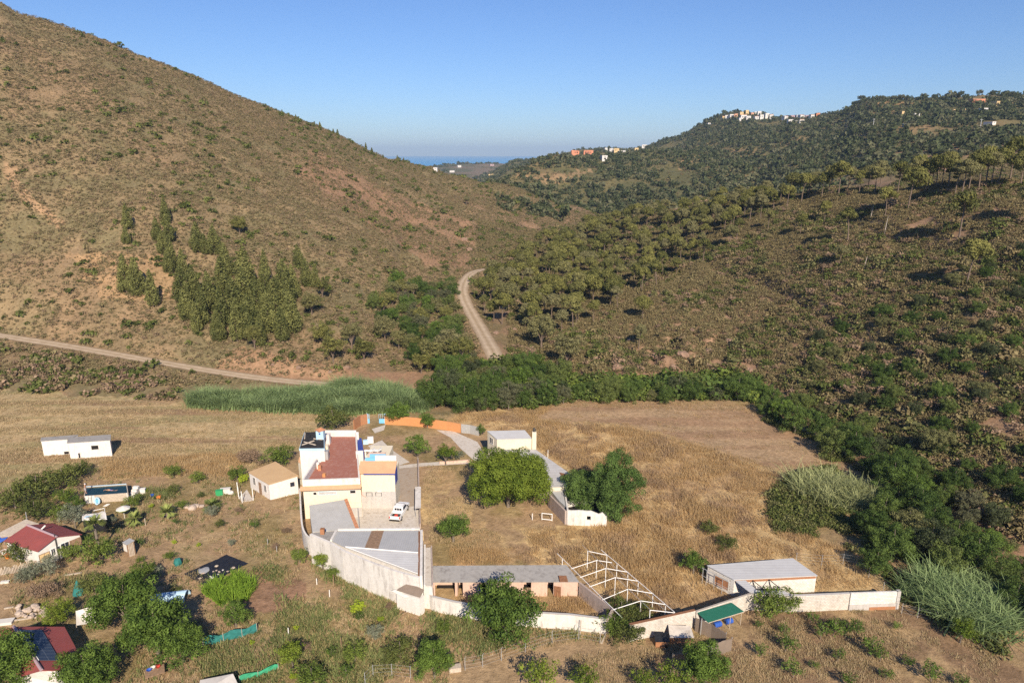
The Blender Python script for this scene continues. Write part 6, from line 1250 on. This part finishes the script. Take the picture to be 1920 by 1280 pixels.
# ------------------------------------------------------------------ left garden things
p = Z(234, 972, 0); e = thing('garden_parasol', p, 'pale striped parasol open in the dry garden', 'parasol'); MB(p).bar(p, p+Vector((0, 0, 2.1)), .03).build('pole', M['white_metal'], e)
MB(p).lathe(p+Vector((0, 0, 1.75)), [(1.05, 0), (1.03, .03), (.55, .28), (.05, .45)], 8).build('canopy', M['cloth'], e); MB(p).lathe(p+Vector((0, 0, 1.66)), [(1.06, 0), (1.07, .09), (1.0, .1)], 8).build('fringe', M['leaf_lime'], e)
q = [Z(155, 974, 2.2), Z(199, 972, 2.2), Z(197, 961, 2.2), Z(155, 964, 2.2)]; p = Vector((q[0].x, q[0].y, 0)); e = thing('garden_cabin', p, 'low cabin with cluttered flat white roof and a rail', 'cabin')
MB(p).prism([V2(k_) for k_ in q], 0, 2.1).build('wall', M['black_plastic'], e); MB(p).prism([V2(k_)+(V2(k_)-V2(q[0].lerp(q[2], .5)))*.06 for k_ in q], 2.1, 2.22).build('roof', M['white'], e); g = MB(p)
for k_ in (1, 2): g.bar(q[k_], q[k_]+Vector((0, 0, .8)), .04)
g.bar(q[1]+Vector((0, 0, .8)), q[2]+Vector((0, 0, .8)), .04); g.bar(q[2]+Vector((0, 0, .8)), q[3].lerp(q[2], .5)+Vector((0, 0, .5)), .04); g.build('rail', M['white_metal'], e)
for i in range(5): MB(p).box(q[0].lerp(q[2], .2+.14*i)+Vector((0, .3*(-1)**i, .02)), .9, .5, .12, .3*i).build('roof_board', M[['paleblue', 'cloth', 'white', 'metal', 'cloth'][i]], e)
# red-roofed house
def ridge_house(name, label, r0, r1, l0, l1, s0, s1, zr, ze, roofm, wallm):
    """ridge r0->r1, left eave l0->l1, right eave s0->s1, all in photograph pixels"""
    R0_, R1_ = Z(*r0, zr), Z(*r1, zr); A0, A1_ = Z(*l0, ze), Z(*l1, ze); S0, S1 = Z(*s0, ze), Z(*s1, ze); o = Vector((A1_.x, A1_.y, 0)); e = thing(name, o, label, 'house')
    MB(o).slab([R0_, R1_, A1_, A0], .08).build('roof', M[roofm], e); MB(o).slab([R0_, R1_, S1, S0], .08).build('roof', M[roofm], e); MB(o).bar(R0_+Vector((0, 0, .03)), R1_+Vector((0, 0, .03)), .16, 8).build('ridge_tile', M['house_mauve'], e)
    k_ = .93; cx = (A0+A1_+S0+S1)/4; f = lambda v, z: (cx.x+(v.x-cx.x)*k_, cx.y+(v.y-cx.y)*k_, z)
    vs = [f(A0, -.2), f(A1_, -.2), f(S1, -.2), f(S0, -.2), f(A0, ze-.05), f(A1_, ze-.05), f(S1, ze-.05), f(S0, ze-.05), f(R0_, zr-.12), f(R1_, zr-.12)]
    MB(o).add(vs, [(0, 1, 5, 4), (1, 2, 6, 9, 5), (2, 3, 7, 6), (3, 0, 4, 8, 7), (4, 5, 9, 8), (6, 7, 8, 9), (3, 2, 1, 0)]).build('wall', M[wallm], e); return e, o, [Vector(v) for v in vs], (R0_, R1_, A0, A1_, S0, S1)
e, o, vs, rr = ridge_house('red_roof_house', 'white house with a maroon sheet roof and glazed gable', (51, 984), (106, 1006), (6, 1014), (70, 1034), (99, 980), (154, 1001), 3.6, 2.5, 'roof_maroon', 'white')
for t, w_, h_, zc, fm, pm in [(.12, 1.2, 1.1, 1.2, 'wood', 'house_yellow'), (.33, .45, 1.0, 1.45, 'white_metal', 'glass'), (.45, .45, 1.0, 1.5, 'white_metal', 'glass'), (.62, 1.0, 1.1, 1.6, 'white_metal', 'glass'), (.86, 1.5, 1.1, 1.5, 'wood', 'wood')]: window(e, o, vs[1], vs[2], t, zc, w_, h_, fm, pm, bars=1)
MB(o).bar((vs[1].x*.55+vs[2].x*.45, vs[1].y*.55+vs[2].y*.45-.15, 0), (vs[1].x*.55+vs[2].x*.45, vs[1].y*.55+vs[2].y*.45-.15, 3.9), .09).build('flue', M['chimney_pot'], e)
MB(o).bar(rr[0].lerp(rr[1], .42)+Vector((.2, 0, 0)), rr[0].lerp(rr[1], .42)+Vector((.7, .4, .5)), .11).build('roof_pipe', M['white'], e)
q = [Z(0, 997, 2.6), Z(48, 973, 2.9), Z(73, 981, 2.6), Z(30, 1003, 2.4), Z(0, 1006, 2.4)]; p = Vector((q[3].x, q[3].y, 0)); e = thing('beige_shed', p, 'shed with a dusty beige roof behind the maroon roof', 'shed'); MB(p).slab(q, .08).build('roof', M['wood_pale'], e); MB(p).prism(ins(q, .05), 0, 2.3).build('wall', M['wood'], e)
p = Z(4, 1022, 0); e = thing('blue_tarpaulin', p, 'bright blue tarpaulin awning at the left picture edge', 'tarpaulin'); MB(p).slab([Z(-14, 1002, 2.2), Z(16, 1005, 2.3), Z(9, 1012, 1.9), Z(0, 1017, 1.7), Z(-14, 1018, 1.9)], .03).build('sheet', M['skyblue'] if False else M['blue_plastic'], e)
for x, y in ((9, 1022), (-12, 1024)): MB(p).bar(Z(x, y+9, 0), Z(x, y-10, 1.9), .04).build('post', M['metal'], e)
# paling fence
p = Z(4, 1075, 0); e = thing('paling_fence', p, 'ragged grey paling fence in front of the maroon-roofed house', 'fence'); rr_ = random.Random(5); g = MB(p); pts = [Z(0, 1078, 0), Z(25, 1074, 0), Z(50, 1066, 0), Z(76, 1058, 0)]
for u, v in zip(pts[:-1], pts[1:]):
    n = int((v-u).length/.16)
    for i in range(n):
        k_ = u.lerp(v, i/n); g.box(k_, .12, .03, rr_.uniform(.8, 1.25), rr_.uniform(-.2, .2))
g.build('paling', M['wood_pale'], e); g = MB(p)
for u, v in zip(pts[:-1], pts[1:]): g.bar(u+Vector((0, .05, .5)), v+Vector((0, .05, .5)), .03)
g.build('rail', M['wood'], e)
for x, y, m_, l in [(14, 1046, 'orange_plastic', 'orange toy heap behind the paling fence'), (8, 1038, 'white', 'white bundle among the clutter by the maroon-roofed house'), (66, 1066, 'orange_plastic', 'orange bucket at the end of the paling fence'), (70, 1028 + 40, 'terracotta', 'clay pot beside the paling fence')]:
    p = Z(x, y, 0); e = thing('garden_pot', p, l, 'pot'); MB(p).lathe(p, [(.25, 0), (.36, .5), (.4, .55), (.33, .55), (.22, .1)], 10).build('vessel', M[m_], e); MB(p).lathe(p+Vector((0, 0, .1)), [(.24, 0), (.3, .4)], 10).build('fill', M['wood'], e)
# solar house
e, o, vs, rr = ridge_house('solar_house', 'maroon-roofed house carrying solar panels at the lower left', (26, 1174), (78, 1256), (-25, 1188), (35, 1268), (121, 1174), (165, 1256), 3.5, 2.5, 'roof_maroon', 'white')
R0_, R1_, S0, S1 = rr[0], rr[1], rr[4], rr[5]; pt = lambda u, v: R0_.lerp(R1_, u).lerp(S0.lerp(S1, u), v)
nrm = (R1_-R0_).cross(S0-R0_).normalized(); nrm = nrm if nrm.z > 0 else -nrm
sp = MB(o); q = [pt(.10, .06)+nrm*.1, pt(.80, .06)+nrm*.1, pt(.80, .50)+nrm*.1, pt(.10, .50)+nrm*.1]; sp.slab(q, .05); po = sp.build('solar_panel', M['solar'], e)
uvl = po.data.uv_layers.new(name='UVMap'); top = max(range(len(po.data.polygons)), key=lambda i: po.data.polygons[i].normal.z); P0 = po.data.polygons[top]
loc_ = [Vector(v)-o for v in q]
for li in P0.loop_indices:
    v = po.data.vertices[po.data.loops[li].vertex_index].co; k_ = min(range(4), key=lambda i: (loc_[i]-v).length); uvl.data[li].uv = [(0, 0), (0, 1), (1/3, 1), (1/3, 0)][k_]
MB(o).bar(q[0]+nrm*.02, q[1]+nrm*.02, .04).build('panel_rail', M['white_metal'], e)
# canvas shelter
p = Z(152, 1178, 0); e = thing('canvas_shelter', p, 'off-white canvas sheet slung between poles beside the willow-like bush', 'shelter'); a, b, c, d = Z(142, 1145, 1.9), Z(179, 1134, 2.3), Z(183, 1166, .5), Z(143, 1172, 1.1)
vs, fs = [], []; n = 8
for i in range(n+1):
    for j in range(n+1):
        u, v = i/n, j/n; k_ = a.lerp(b, u).lerp(d.lerp(c, u), v); k_ = k_-Vector((0, 0, .35*math.sin(math.pi*u)*math.sin(math.pi*v))); vs.append(k_)
for i in range(n):
    for j in range(n): fs.append((i*(n+1)+j, (i+1)*(n+1)+j, (i+1)*(n+1)+j+1, i*(n+1)+j+1))
so = MB(p).add(vs, fs).build('canvas', M['cloth'], e); md = so.modifiers.new('thick', 'SOLIDIFY'); md.thickness = .02
for k_ in (a, b, d, c): MB(p).bar((k_.x, k_.y, -.1), k_+Vector((0, 0, .05)), .035).build('pole', M['wood_pale'], e)
# timber privy
p = Z(243, 1042, 0); e = thing('timber_privy', p, 'narrow plank hut with grey sloping roof in the dry garden', 'hut'); q = [V2(Z(234, 1040, 0)), V2(Z(242, 1044, 0)), V2(Z(255, 1039, 0)), V2(Z(247, 1035, 0))]
MB(p).prism(q, 0, [1.95, 1.95, 2.15, 2.15]).build('wall', M['wood'], e); zc = Vector((0, 0, 2.2)); MB(p).slab([Vector((*(k_+(k_-q[0].lerp(q[2], .5))*.15), z)) for k_, z in zip(q, (2.02, 2.02, 2.25, 2.25))], .06).build('roof', M['metal'], e); MB(p).wall(q[0].lerp(q[1], .12)+Vector((-.04, -.04)), q[0].lerp(q[1], .9)+Vector((-.04, -.04)), .8, 1.9, .04).build('door', M['white'], e)
g = MB(p)
for t in (.2, .4, .6, .8): g.wall(q[1].lerp(q[2], t-.08)+Vector((.01, -.03)), q[1].lerp(q[2], t+.06)+Vector((.01, -.03)), 0, 2.0, .03)
g.build('plank', M['wood_pale'], e)
# black sheet with its weights
p = Z(345, 1080, 0); e = thing('plastic_sheet', p, 'black plastic sheet spread on the ground and littered with stones', 'ground sheet'); a, b, c, d = [Z(x, y, .06) for x, y in ((345, 1076), (425, 1040), (466, 1056), (383, 1098))]; vs, fs = [], []; n = 14
for i in range(n+1):
    for j in range(n+1):
        k_ = a.lerp(b, i/n).lerp(d.lerp(c, i/n), j/n); vs.append(k_+Vector((0, 0, .12*float(vnoise(i*.9, j*.9, 5)))))
for i in range(n):
    for j in range(n): fs.append((i*(n+1)+j, i*(n+1)+j+1, (i+1)*(n+1)+j+1, (i+1)*(n+1)+j))
MB(p).add(vs, fs).build('sheet', M['black_plastic'], e); rr_ = random.Random(9)
def stone(name, loc, r, m, label=None, cat='stone', group=None, flat=.5):
    rs = np.random.default_rng(int(abs(loc[0]*131+loc[1]*17)*10)); bm = bmesh.new(); bmesh.ops.create_icosphere(bm, subdivisions=2 if name != 'rock' else 3, radius=r)
    sd = int(rs.integers(0, 999))
    for v in bm.verts:
        k_ = .55+.9*float(fbm(v.co.x/r*1.3+sd, v.co.y/r*1.3+v.co.z/r*1.7, sd, 3)); v.co *= k_*(1+float(rs.normal())*.05); v.co.z *= flat
    me = bpy.data.meshes.new(name); bm.to_mesh(me); bm.free(); o = link(name, me, None, M[m], loc, rr_.uniform(0, 6)); o.location.z += r*flat*.6
    return tag(o, label, cat, group)
for i in range(16):
    u, v = rr_.uniform(.05, .95), rr_.uniform(.35, .95); k_ = a.lerp(b, u).lerp(d.lerp(c, u), v); stone('sheet_weight', k_+Vector((0, 0, .05)), rr_.uniform(.12, .26), rr_.choice(['rock', 'white', 'cloth', 'wood_pale']), 'pale stone or board weighing down the black sheet', 'weight', 'weights on the black sheet', .4)
k_ = a.lerp(b, .32).lerp(d.lerp(c, .32), .3); stone('silver_sheet', k_+Vector((0, 0, .06)), .75, 'metal', 'crumpled silvery sheet lying on the black plastic', 'sheet', None, .12)
# nets and other screens
def net(name, pts, z, mat, label):
    bs = [Z(x, y, 0) for x, y in pts]; o = bs[0].copy(); w = thing(name, o, label, 'net'); vs, fs = [], []; rs = random.Random(len(label)); path = resample([np.array(b) for b in bs], .35)
    for i, b in enumerate(path):
        for j in range(4): vs.append((b[0]+rs.uniform(-.05, .05), b[1]+rs.uniform(-.08, .08), z*j/3*(1+.16*math.sin(i*.9)))); 
    for i in range(len(path)-1):
        for j in range(3): fs.append((i*4+j, (i+1)*4+j, (i+1)*4+j+1, i*4+j+1))
    so = MB(o).add(vs, fs).build('mesh_cloth', M[mat], w); md = so.modifiers.new('thick', 'SOLIDIFY'); md.thickness = .02
    for b in bs: MB(o).bar(b-Vector((0, .06, .1)), b+Vector((0, -.06, z+.15)), .03).build('stake', M['wood_pale'], w)
M['green_mesh'] = plain('bright green net', (.05, .32, .17), .8, .2, 3)
net('shade_net', [(382, 1212), (420, 1202), (455, 1194), (483, 1184)], 1.15, 'teal_net', 'teal shade net strung along the lower vegetable plot')
net('shade_net', [(450, 1278), (485, 1269), (523, 1255)], .8, 'green_mesh', 'bright green net at the bottom of the garden')
p = Z(148, 1112, 0); e = thing('net_cone', p, 'teal net wrapped in a cone around a stake', 'net'); MB(p).lathe(p, [(.75, 0), (.5, .8), (.15, 1.7), (.02, 2.0)], 9).build('wrap', M['teal_net'], e); MB(p).bar(p, p+Vector((0, 0, 2.2)), .03).build('stake', M['wood'], e)
p = Z(334, 1058, 0); e = thing('net_heap', p, 'small teal net bundle in the dry garden', 'net'); MB(p).lathe(p, [(.5, 0), (.55, .4), (.4, .9), (.1, 1.0)], 7).build('wrap', M['teal_net'], e); MB(p).bar(p, p+Vector((0, 0, 1.1)), .03).build('stake', M['wood'], e)
p = Z(300, 1135, 0); e = thing('plastic_tunnel', p, 'pale torn plastic tunnel right of the tall garden trees', 'tunnel'); g = MB(p); n = 8
for i in range(n):
    t0, t1 = math.pi*i/n, math.pi*(i+1)/n; f = lambda t, s: p+Vector((s*4.0-1.2, .6+s*.9-.9*math.cos(t), 1.1*math.sin(t))); g.add([f(t0, 0), f(t1, 0), f(t1, 1), f(t0, 1)], [(0, 1, 2, 3)])
so = g.build('film', M['paleblue'], e); so.modifiers.new('thick', 'SOLIDIFY').thickness = .02
for s in (0, .5, 1): MB(p).bar(p+Vector((s*4-1.2, .6+s*.9-.92, 0)), p+Vector((s*4-1.2, .6+s*.9-.6, .9)), .03).build('hoop', M['metal'], e)
p = Z(395, 1285, 0); e = thing('net_shelter', p, 'grey netting shelter at the bottom picture edge', 'shelter'); q = [Z(375, 1274, 1.2), Z(437, 1262, 1.8), Z(450, 1290, 1.2), Z(372, 1300, 1.0)]; MB(p).slab(q, .03).build('netting', M['grey_render'], e)
for k_ in q: MB(p).bar((k_.x, k_.y, 0), k_, .03).build('pole', M['wood'], e)
# garden table with clutter under the trees
p = Z(292, 1268, 0); e = thing('garden_table', p, 'wooden table under the garden trees', 'table'); MB(p).box(p+Vector((0, 0, .72)), 1.9, 1.5, .06, .5).build('table_top', M['wood'], e)
for x, y in ((-.6, -.5), (.6, -.5), (-.6, .5), (.6, .5)): MB(p).bar(p+Vector((x, y, 0)), p+Vector((x, y, .72)), .05).build('leg', M['wood'], e)
for x, y, m_, l in [(-.35, .35, 'cloth', 'white bowl on the garden table'), (.1, .5, 'red_plastic', 'red bowl on the garden table'), (-.6, .0, 'blue_plastic', 'blue bowl on the garden table')]:
    c = p+Vector((x, y, .78)); e = thing('plastic_bowl', c, l, 'bowl'); MB(c).lathe(c, [(.14, 0), (.27, .16), (.29, .17), (.25, .16), (.1, .03)], 12).build('bowl', M[m_], e)
# rubble heap, planks, pallets, boxes
rr_ = random.Random(12); base = Z(60, 1150, 0)
for i in range(30):
    k_ = Z(rr_.uniform(35, 88), rr_.uniform(1141, 1160), 0); stone('rubble_stone', k_+Vector((0, 0, rr_.uniform(0, .3))), rr_.uniform(.18, .42), 'rock', 'pale broken stone in the rubble heap above the solar roof', 'stone', 'stones of the rubble heap', .7)
for i, (x, y) in enumerate([(356, 952), (368, 950), (361, 954), (378, 950), (350, 951), (425, 922), (418, 925), (432, 925)]): stone('garden_rock', Z(x, y, 0), .45+.1*(i % 3), 'rock' if i < 5 else 'white', 'pale boulder near the fan palms' if i < 5 else 'white rock beside the tan house porch', 'rock', 'boulders by the palms' if i < 5 else 'rocks by the porch', .6)
for x0, y0, x1, y1, l in [(64, 1112, 101, 1106, 'long pale plank beside the withered bush'), (120, 1078, 153, 1073, 'pale plank bed edging beside the grey bush'), (8, 1140, 26, 1137, 'short pale board near the left picture edge'), (0, 1166, 70, 1156, 'long thin pole lying behind the solar roof'), (1135, 1190, 1128, 1205, 'tan board leaning at the fence corner')]:
    u, v = Z(x0, y0, .1), Z(x1, y1, .1); e = thing('plank', u, l, 'plank'); g = MB(u); g.wall(u, v, .02, .16, .18); g.build('board', M['wood_pale'], e)
p = Z(275, 1000, 0)
for x, y, w_, d_, h_, m_, l in [(269, 925, .8, .6, .9, 'white', 'white appliance box standing on the garden edge'), (412, 928, 1.1, .6, .9, 'green_plastic', 'green bin beside the tan house rubble'), (286, 931, .5, .5, .4, 'blue_plastic', 'blue tub on the garden edge'), (298, 934, .6, .5, .35, 'orange_plastic', 'orange tub on the garden edge'), (423, 924, 1.6, .8, .8, 'cloth', 'pale sacks piled beside the green bin'), (853, 1256, 1.3, .7, .5, 'wood_pale', 'pale crate stack at the foot of the wire fence'), (695, 829, 1.1, 1.0, 1.0, 'white_metal', 'white water cube on the patio behind the annex'), (686, 832, 1.0, .5, .8, 'paleblue', 'pale blue cabinet on the patio behind the annex'), (10, 1092, 1.0, .4, .2, 'cloth', 'pale junk pile at the left edge below the paling fence'), (8, 1168, 2.0, .9, .3, 'cloth', 'white mattress-like slab behind the solar roof')]:
    c = Z(x, y, 0); e = thing('storage_box' if 'sack' not in l else 'sack_pile', c, l, l.split(' on ')[0].split(' beside ')[0].split(' at ')[0].split(' standing')[0].split(' piled')[0].split(' behind')[0].split()[-1]); MB(c).box(c, w_, d_, h_, .2).build('case', M[m_], e); MB(c).box(c+Vector((0, 0, h_)), w_*1.04, d_*1.05, .06, .2).build('lid', M[m_], e)
# porch posts of the tan house
p = Z(450, 935, 0); e = thing('porch_frame', p, 'white bare porch posts in front of the tan house', 'porch')
for x, y in ((448, 934), (454.5, 942.5), (475, 937), (446.5, 925)): MB(p).bar(Z(x, y, 0), Z(x, y, 0)+Vector((0, 0, 2.1)), .07).build('post', M['white_metal'], e)
MB(p).prism([V2(Z(x, y, 0)) for x, y in ((447, 933), (454, 941), (475, 938), (463, 918))], 0, .08).build('slab', M['concrete'], e)
# wire fences and lone posts
def wire_fence(pts, h, label, bent=False):
    bs = resample([np.array(Z(x, y, 0)) for x, y in pts], 2.6); o = Vector(bs[0]); e = thing('wire_fence', o, label, 'fence')
    for b in bs:
        b = Vector(b); g = MB(o); g.bar(b-Vector((0, 0, .1)), b+Vector((0, 0, h)), .035)
        if bent: g.bar(b+Vector((0, 0, h)), b+Vector((.15, -.2, h+.3)), .03)
        g.build('post', M['metal'], e)
    g = MB(o)
    for u, v in zip(bs[:-1], bs[1:]):
        for z in (.25, .7, 1.15, h-.1): g.bar(Vector(u)+Vector((0, 0, z)), Vector(v)+Vector((0, 0, z)), .008, 4)
    g.build('wire', M['metal'], e)
wire_fence([(872, 1256), (905, 1250), (940, 1238), (985, 1222), (1035, 1205), (1085, 1198), (1125, 1205)], 1.7, 'wire fence on bent steel posts below the whitewashed wall', True)
wire_fence([(1492, 1056), (1540, 1060), (1580, 1058), (1605, 1062), (1628, 1085), (1655, 1112)], 1.7, 'wire fence with white posts behind the pale-roofed shed')
wire_fence([(685, 1285), (700, 1270), (735, 1268), (770, 1272)], 1.7, 'short wire fence among weeds at the bottom edge')
wire_fence([(1690, 1150), (1720, 1158), (1755, 1166)], 1.5, 'short wire fence past the end of the block wall')
for x, y, h, m_, l in [(1027, 858, 1.6, 'white_metal', 'white stake at the edge of the golden field beside the barn'), (541, 1260 - 70, 1.0, 'white_metal', 'white stake in the lower vegetable plot'), (626, 1100, 1.9, 'wood', 'brown stake below the high white wall'), (594, 1095, .9, 'white_metal', 'short white stake below the high white wall'), (618, 1118, 1.0, 'white_metal', 'short white stake in the weedy plot'), (1313, 1190, 2.3, 'metal', 'steel brace pole at the reed fence'), (502, 1020, .9, 'metal', 'thin stake in the dry garden, upper'), (519, 1034, .9, 'metal', 'thin stake in the dry garden, lower'), (273, 985, 1.3, 'wood_pale', 'leaning pale stake beside a fan palm'), (1088, 1188, 1.9, 'wood_pale', 'bare pole by the wire fence corner'), (55, 995, 3.2, 'metal', 'thin mast behind the maroon-roofed house'), (640, 1215, 1.5, 'wood', 'dark stake standing in the weeds')]:
    p = Z(x, y, 0); e = thing('stake', p, l, 'stake'); MB(p).bar(p-Vector((0, 0, .2)), p+Vector((.03, 0, h)), .055).build('pole', M[m_], e)
p = Z(1032, 975, 0); e = thing('white_gate', p, 'small white gate frame beside the walnut tree', 'gate'); u, v = Z(1016, 974, 0), Z(1035, 976, 0); g = MB(p)
for k_ in (u, v): g.bar(k_, k_+Vector((0, 0, 1.2)), .06)
for z in (.15, 1.15): g.bar(u+Vector((0, 0, z)), v+Vector((0, 0, z)), .06)
g.build('frame', M['white_metal'], e); MB(p).bar(Z(998, 974, 0), Z(998, 974, 0)+Vector((0, 0, 1.1)), .08).build('gatepost', M['white'], e)
# ------------------------------------------------------------------ rocks on the hills
rr_ = random.Random(4)
for i, (px, py, r) in enumerate([(950, 590, 2.2), (965, 620, 1.8), (930, 625, 1.5), (985, 605, 2.0), (1120, 675, 2.2), (1160, 690, 2.6), (1225, 670, 2.4), (1280, 665, 2.8), (1265, 690, 2.0), (1330, 660, 2.2), (1370, 640, 2.0), (1405, 695, 2.0), (1180, 640, 1.6), (1300, 620, 1.8), (870, 450, 3.5), (880, 470, 3.0), (650, 690, 1.6), (560, 690, 1.2), (620, 698, 1.0), (512, 684, .9)]):
    g = ground(px, py); r *= .6; stone('rock', g-Vector((0, 0, r*.5)), r, 'rock_red', 'reddish rock jutting from the %s' % ('right slope above the stream' if px > 1000 else 'bank beside the gravel track' if px > 900 else 'left spur' if px > 800 else 'road cutting'), 'rock', 'reddish hillside rocks', .8)
# ------------------------------------------------------------------ the far villages
def far_house(px, py, w, h, col, label, group, d=9, roof=None, y_on=None):
    if y_on is None: g = ground(px, py)
    else: q = at_y(px, py, y_on); g = Vector((q[0], q[1], hz(q[0], q[1])))
    k_ = g.y/FPX; W, Hh = w*k_, h*k_; e = thing('hill_house', g, label, 'house', group); MB(g).box(g-Vector((0, 0, 4)), W, d, Hh+4, rr_.uniform(-.25, .25)).build('wall', M[col], e)
    if roof: MB(g).box(g+Vector((0, 0, Hh)), W*1.04, d*1.04, .7, 0).build('roof', M[roof], e)
    for i in range(max(1, int(w/3))): MB(g).box(g+Vector(((i+.5)/max(1, int(w/3))*W*.8-W*.4, -d/2-.12, Hh*.45)), W*.09, .3, Hh*.3).build('window', M['dark'], e)
    return e
hz_l = ['white', 'yellow', 'salmon', 'mauve', 'orange']
VIL = [(1356, 222, 8, 4, 'house_yellow'), (1363, 220, 7, 4, 'house_white'), (1371, 219, 8, 5, 'house_white'), (1379, 218, 7, 5, 'house_pink'), (1389, 214, 6, 4, 'house_yellow'), (1399, 213, 6, 6, 'house_yellow'), (1393, 222, 10, 6, 'house_white'), (1402, 223, 9, 6, 'house_white'), (1387, 224, 9, 4, 'house_white'), (1409, 215, 6, 5, 'house_pink'), (1416, 213, 7, 4, 'house_white'), (1423, 214, 7, 5, 'house_white'), (1417, 223, 8, 6, 'house_white'), (1426, 221, 8, 7, 'house_white'), (1436, 218, 9, 6, 'house_white'), (1445, 220, 8, 7, 'house_white'), (1464, 211, 8, 5, 'house_yellow'), (1473, 211, 8, 4, 'house_yellow'), (1471, 224, 9, 6, 'house_white'), (1483, 222, 8, 6, 'house_mauve'), (1493, 222, 8, 8, 'house_white'), (1501, 222, 8, 7, 'house_white'), (1481, 230, 9, 6, 'house_white'), (1491, 231, 9, 6, 'house_white'), (1501, 232, 9, 7, 'house_white'), (1509, 229, 6, 5, 'house_yellow'), (1512, 221, 7, 6, 'house_mauve'), (1521, 222, 8, 6, 'house_white'), (1514, 214, 8, 5, 'house_pink'), (1523, 216, 8, 5, 'house_orange'), (1532, 218, 8, 6, 'house_orange'), (1330, 232, 7, 3, 'house_white')]
for i, (px, py, w, h, c) in enumerate(VIL):
    cn_ = c.split('_')[1].replace('pink', 'salmon'); same = [v for v in VIL if v[4] == c]; same.sort(); k_ = same.index((px, py, w, h, c))
    far_house(px, py+3, w*rr_.uniform(.75, 1.05), (h+2)*rr_.uniform(.75, 1.05), c, '%s house of the hilltop village, %s of that colour from the left' % (cn_, ['first', 'second', 'third', 'fourth', 'fifth', 'sixth', 'seventh', 'eighth', 'ninth', 'tenth', 'eleventh', 'twelfth', 'thirteenth', 'fourteenth', 'fifteenth', 'sixteenth', 'seventeenth', 'eighteenth', 'nineteenth', 'twentieth'][k_]), 'houses of the hilltop village', 9, 'house_roof' if i % 3 == 0 else None)
OTH = [(1078, 289, 14, 6, 'house_orange', 'salmon apartment block above the olive hill, left one'), (1103, 289, 17, 6, 'house_orange', 'salmon apartment block above the olive hill, right one'), (1135, 282, 5, 4, 'house_white', 'white house right of the salmon blocks, first'), (1146, 283, 7, 4, 'house_white', 'white house right of the salmon blocks, second'), (1156, 284, 9, 5, 'house_yellow', 'ochre house in the low village'), (1166, 288, 12, 5, 'house_white', 'long white house at the front of the low village'), (1185, 277, 9, 4, 'house_yellow', 'ochre house at the top of the low village'), (1198, 276, 9, 4, 'house_white', 'white house at the top of the low village, left'), (1208, 276, 9, 4, 'house_white', 'white house at the top of the low village, right'), (1192, 282, 7, 4, 'house_yellow', 'small ochre house below the top of the low village'), (1132, 298, 10, 6, 'house_white', 'single white house on the olive hill'),
       (1714, 221, 9, 7, 'house_white', 'white villa high on the far right hill'), (1708, 231, 6, 3, 'house_white', 'low white house under the white villa'), (1830, 193, 22, 5, 'house_orange', 'long orange house on the far right crest'), (1842, 210, 9, 6, 'house_white', 'white house with pale green roof below the orange one'), (1808, 208, 5, 3, 'house_yellow', 'tiny ochre house on the far right hill'), (1784, 209, 5, 3, 'house_yellow', 'second tiny ochre house on the far right hill'), (1865, 194, 7, 3, 'house_yellow', 'ochre house near the far right crest'), (1690, 216, 4, 6, 'house_yellow', 'narrow ochre tower-like house on the far right hill'), (1697, 236, 5, 4, 'house_white', 'pale house left of the low white one'), (1855, 232, 8, 3, 'house_white', 'pale house low on the far right hill')]
for px, py, w, h, c, l in OTH: far_house(px, py+2, w, h+2, c, l, None, 9, 'house_roof' if 'orange' in c else None)
for px, py, w, h, c, l in [(817, 317, 10, 6, 'house_white', 'pale house at the left tip of the coastal headland'), (861, 312, 9, 5, 'house_white', 'white house on top of the coastal headland'), (848, 321, 12, 4, 'house_white', 'low white house on the headland slope'), (922, 309, 10, 4, 'house_mauve', 'greyish house on the headland skyline'), (921, 327, 14, 3, 'house_yellow', 'ochre house at the foot of the headland')]: far_house(px, py+2, w*.7, h*.75, c, l, None, 12)
for px, py, h, l in [(1837, 245, 20, 'tall pale pylon on the far right hill'), (1637, 238, 14, 'slim mast on the far hill slope')]:
    g = ground(px, py); k_ = g.y/FPX; e = thing('mast', g, l, 'mast'); MB(g).bar(g-Vector((0, 0, 1)), g+Vector((0, 0, h*k_)), .35, 6, .2).build('pole', M['metal'], e); MB(g).bar(g+Vector((-1.2, 0, h*k_*.92)), g+Vector((1.2, 0, h*k_*.92)), .15).build('crossarm', M['metal'], e)
# ------------------------------------------------------------------ the air
hb = MB((0, 0, 0)); hb.prism([(-9500, -60), (9500, -60), (9500, 25000), (-9500, 25000)], -75, 260); ho = hb.build('haze', M['dark'], None); ho.data.materials.clear()
hm_ = bpy.data.materials.new('haze'); hm_.use_nodes = True; ht_ = hm_.node_tree; ht_.nodes.clear(); ho_ = ht_.nodes.new('ShaderNodeOutputMaterial'); pv = ht_.nodes.new('ShaderNodeVolumePrincipled')
pv.inputs['Color'].default_value = (.58, .77, 1, 1); pv.inputs['Density'].default_value = HAZE; ht_.links.new(pv.outputs[0], ho_.inputs['Volume']); ho.data.materials.append(hm_); tag(ho, 'thin blue haze lying over the valley and far hills', 'haze', kind='stuff')
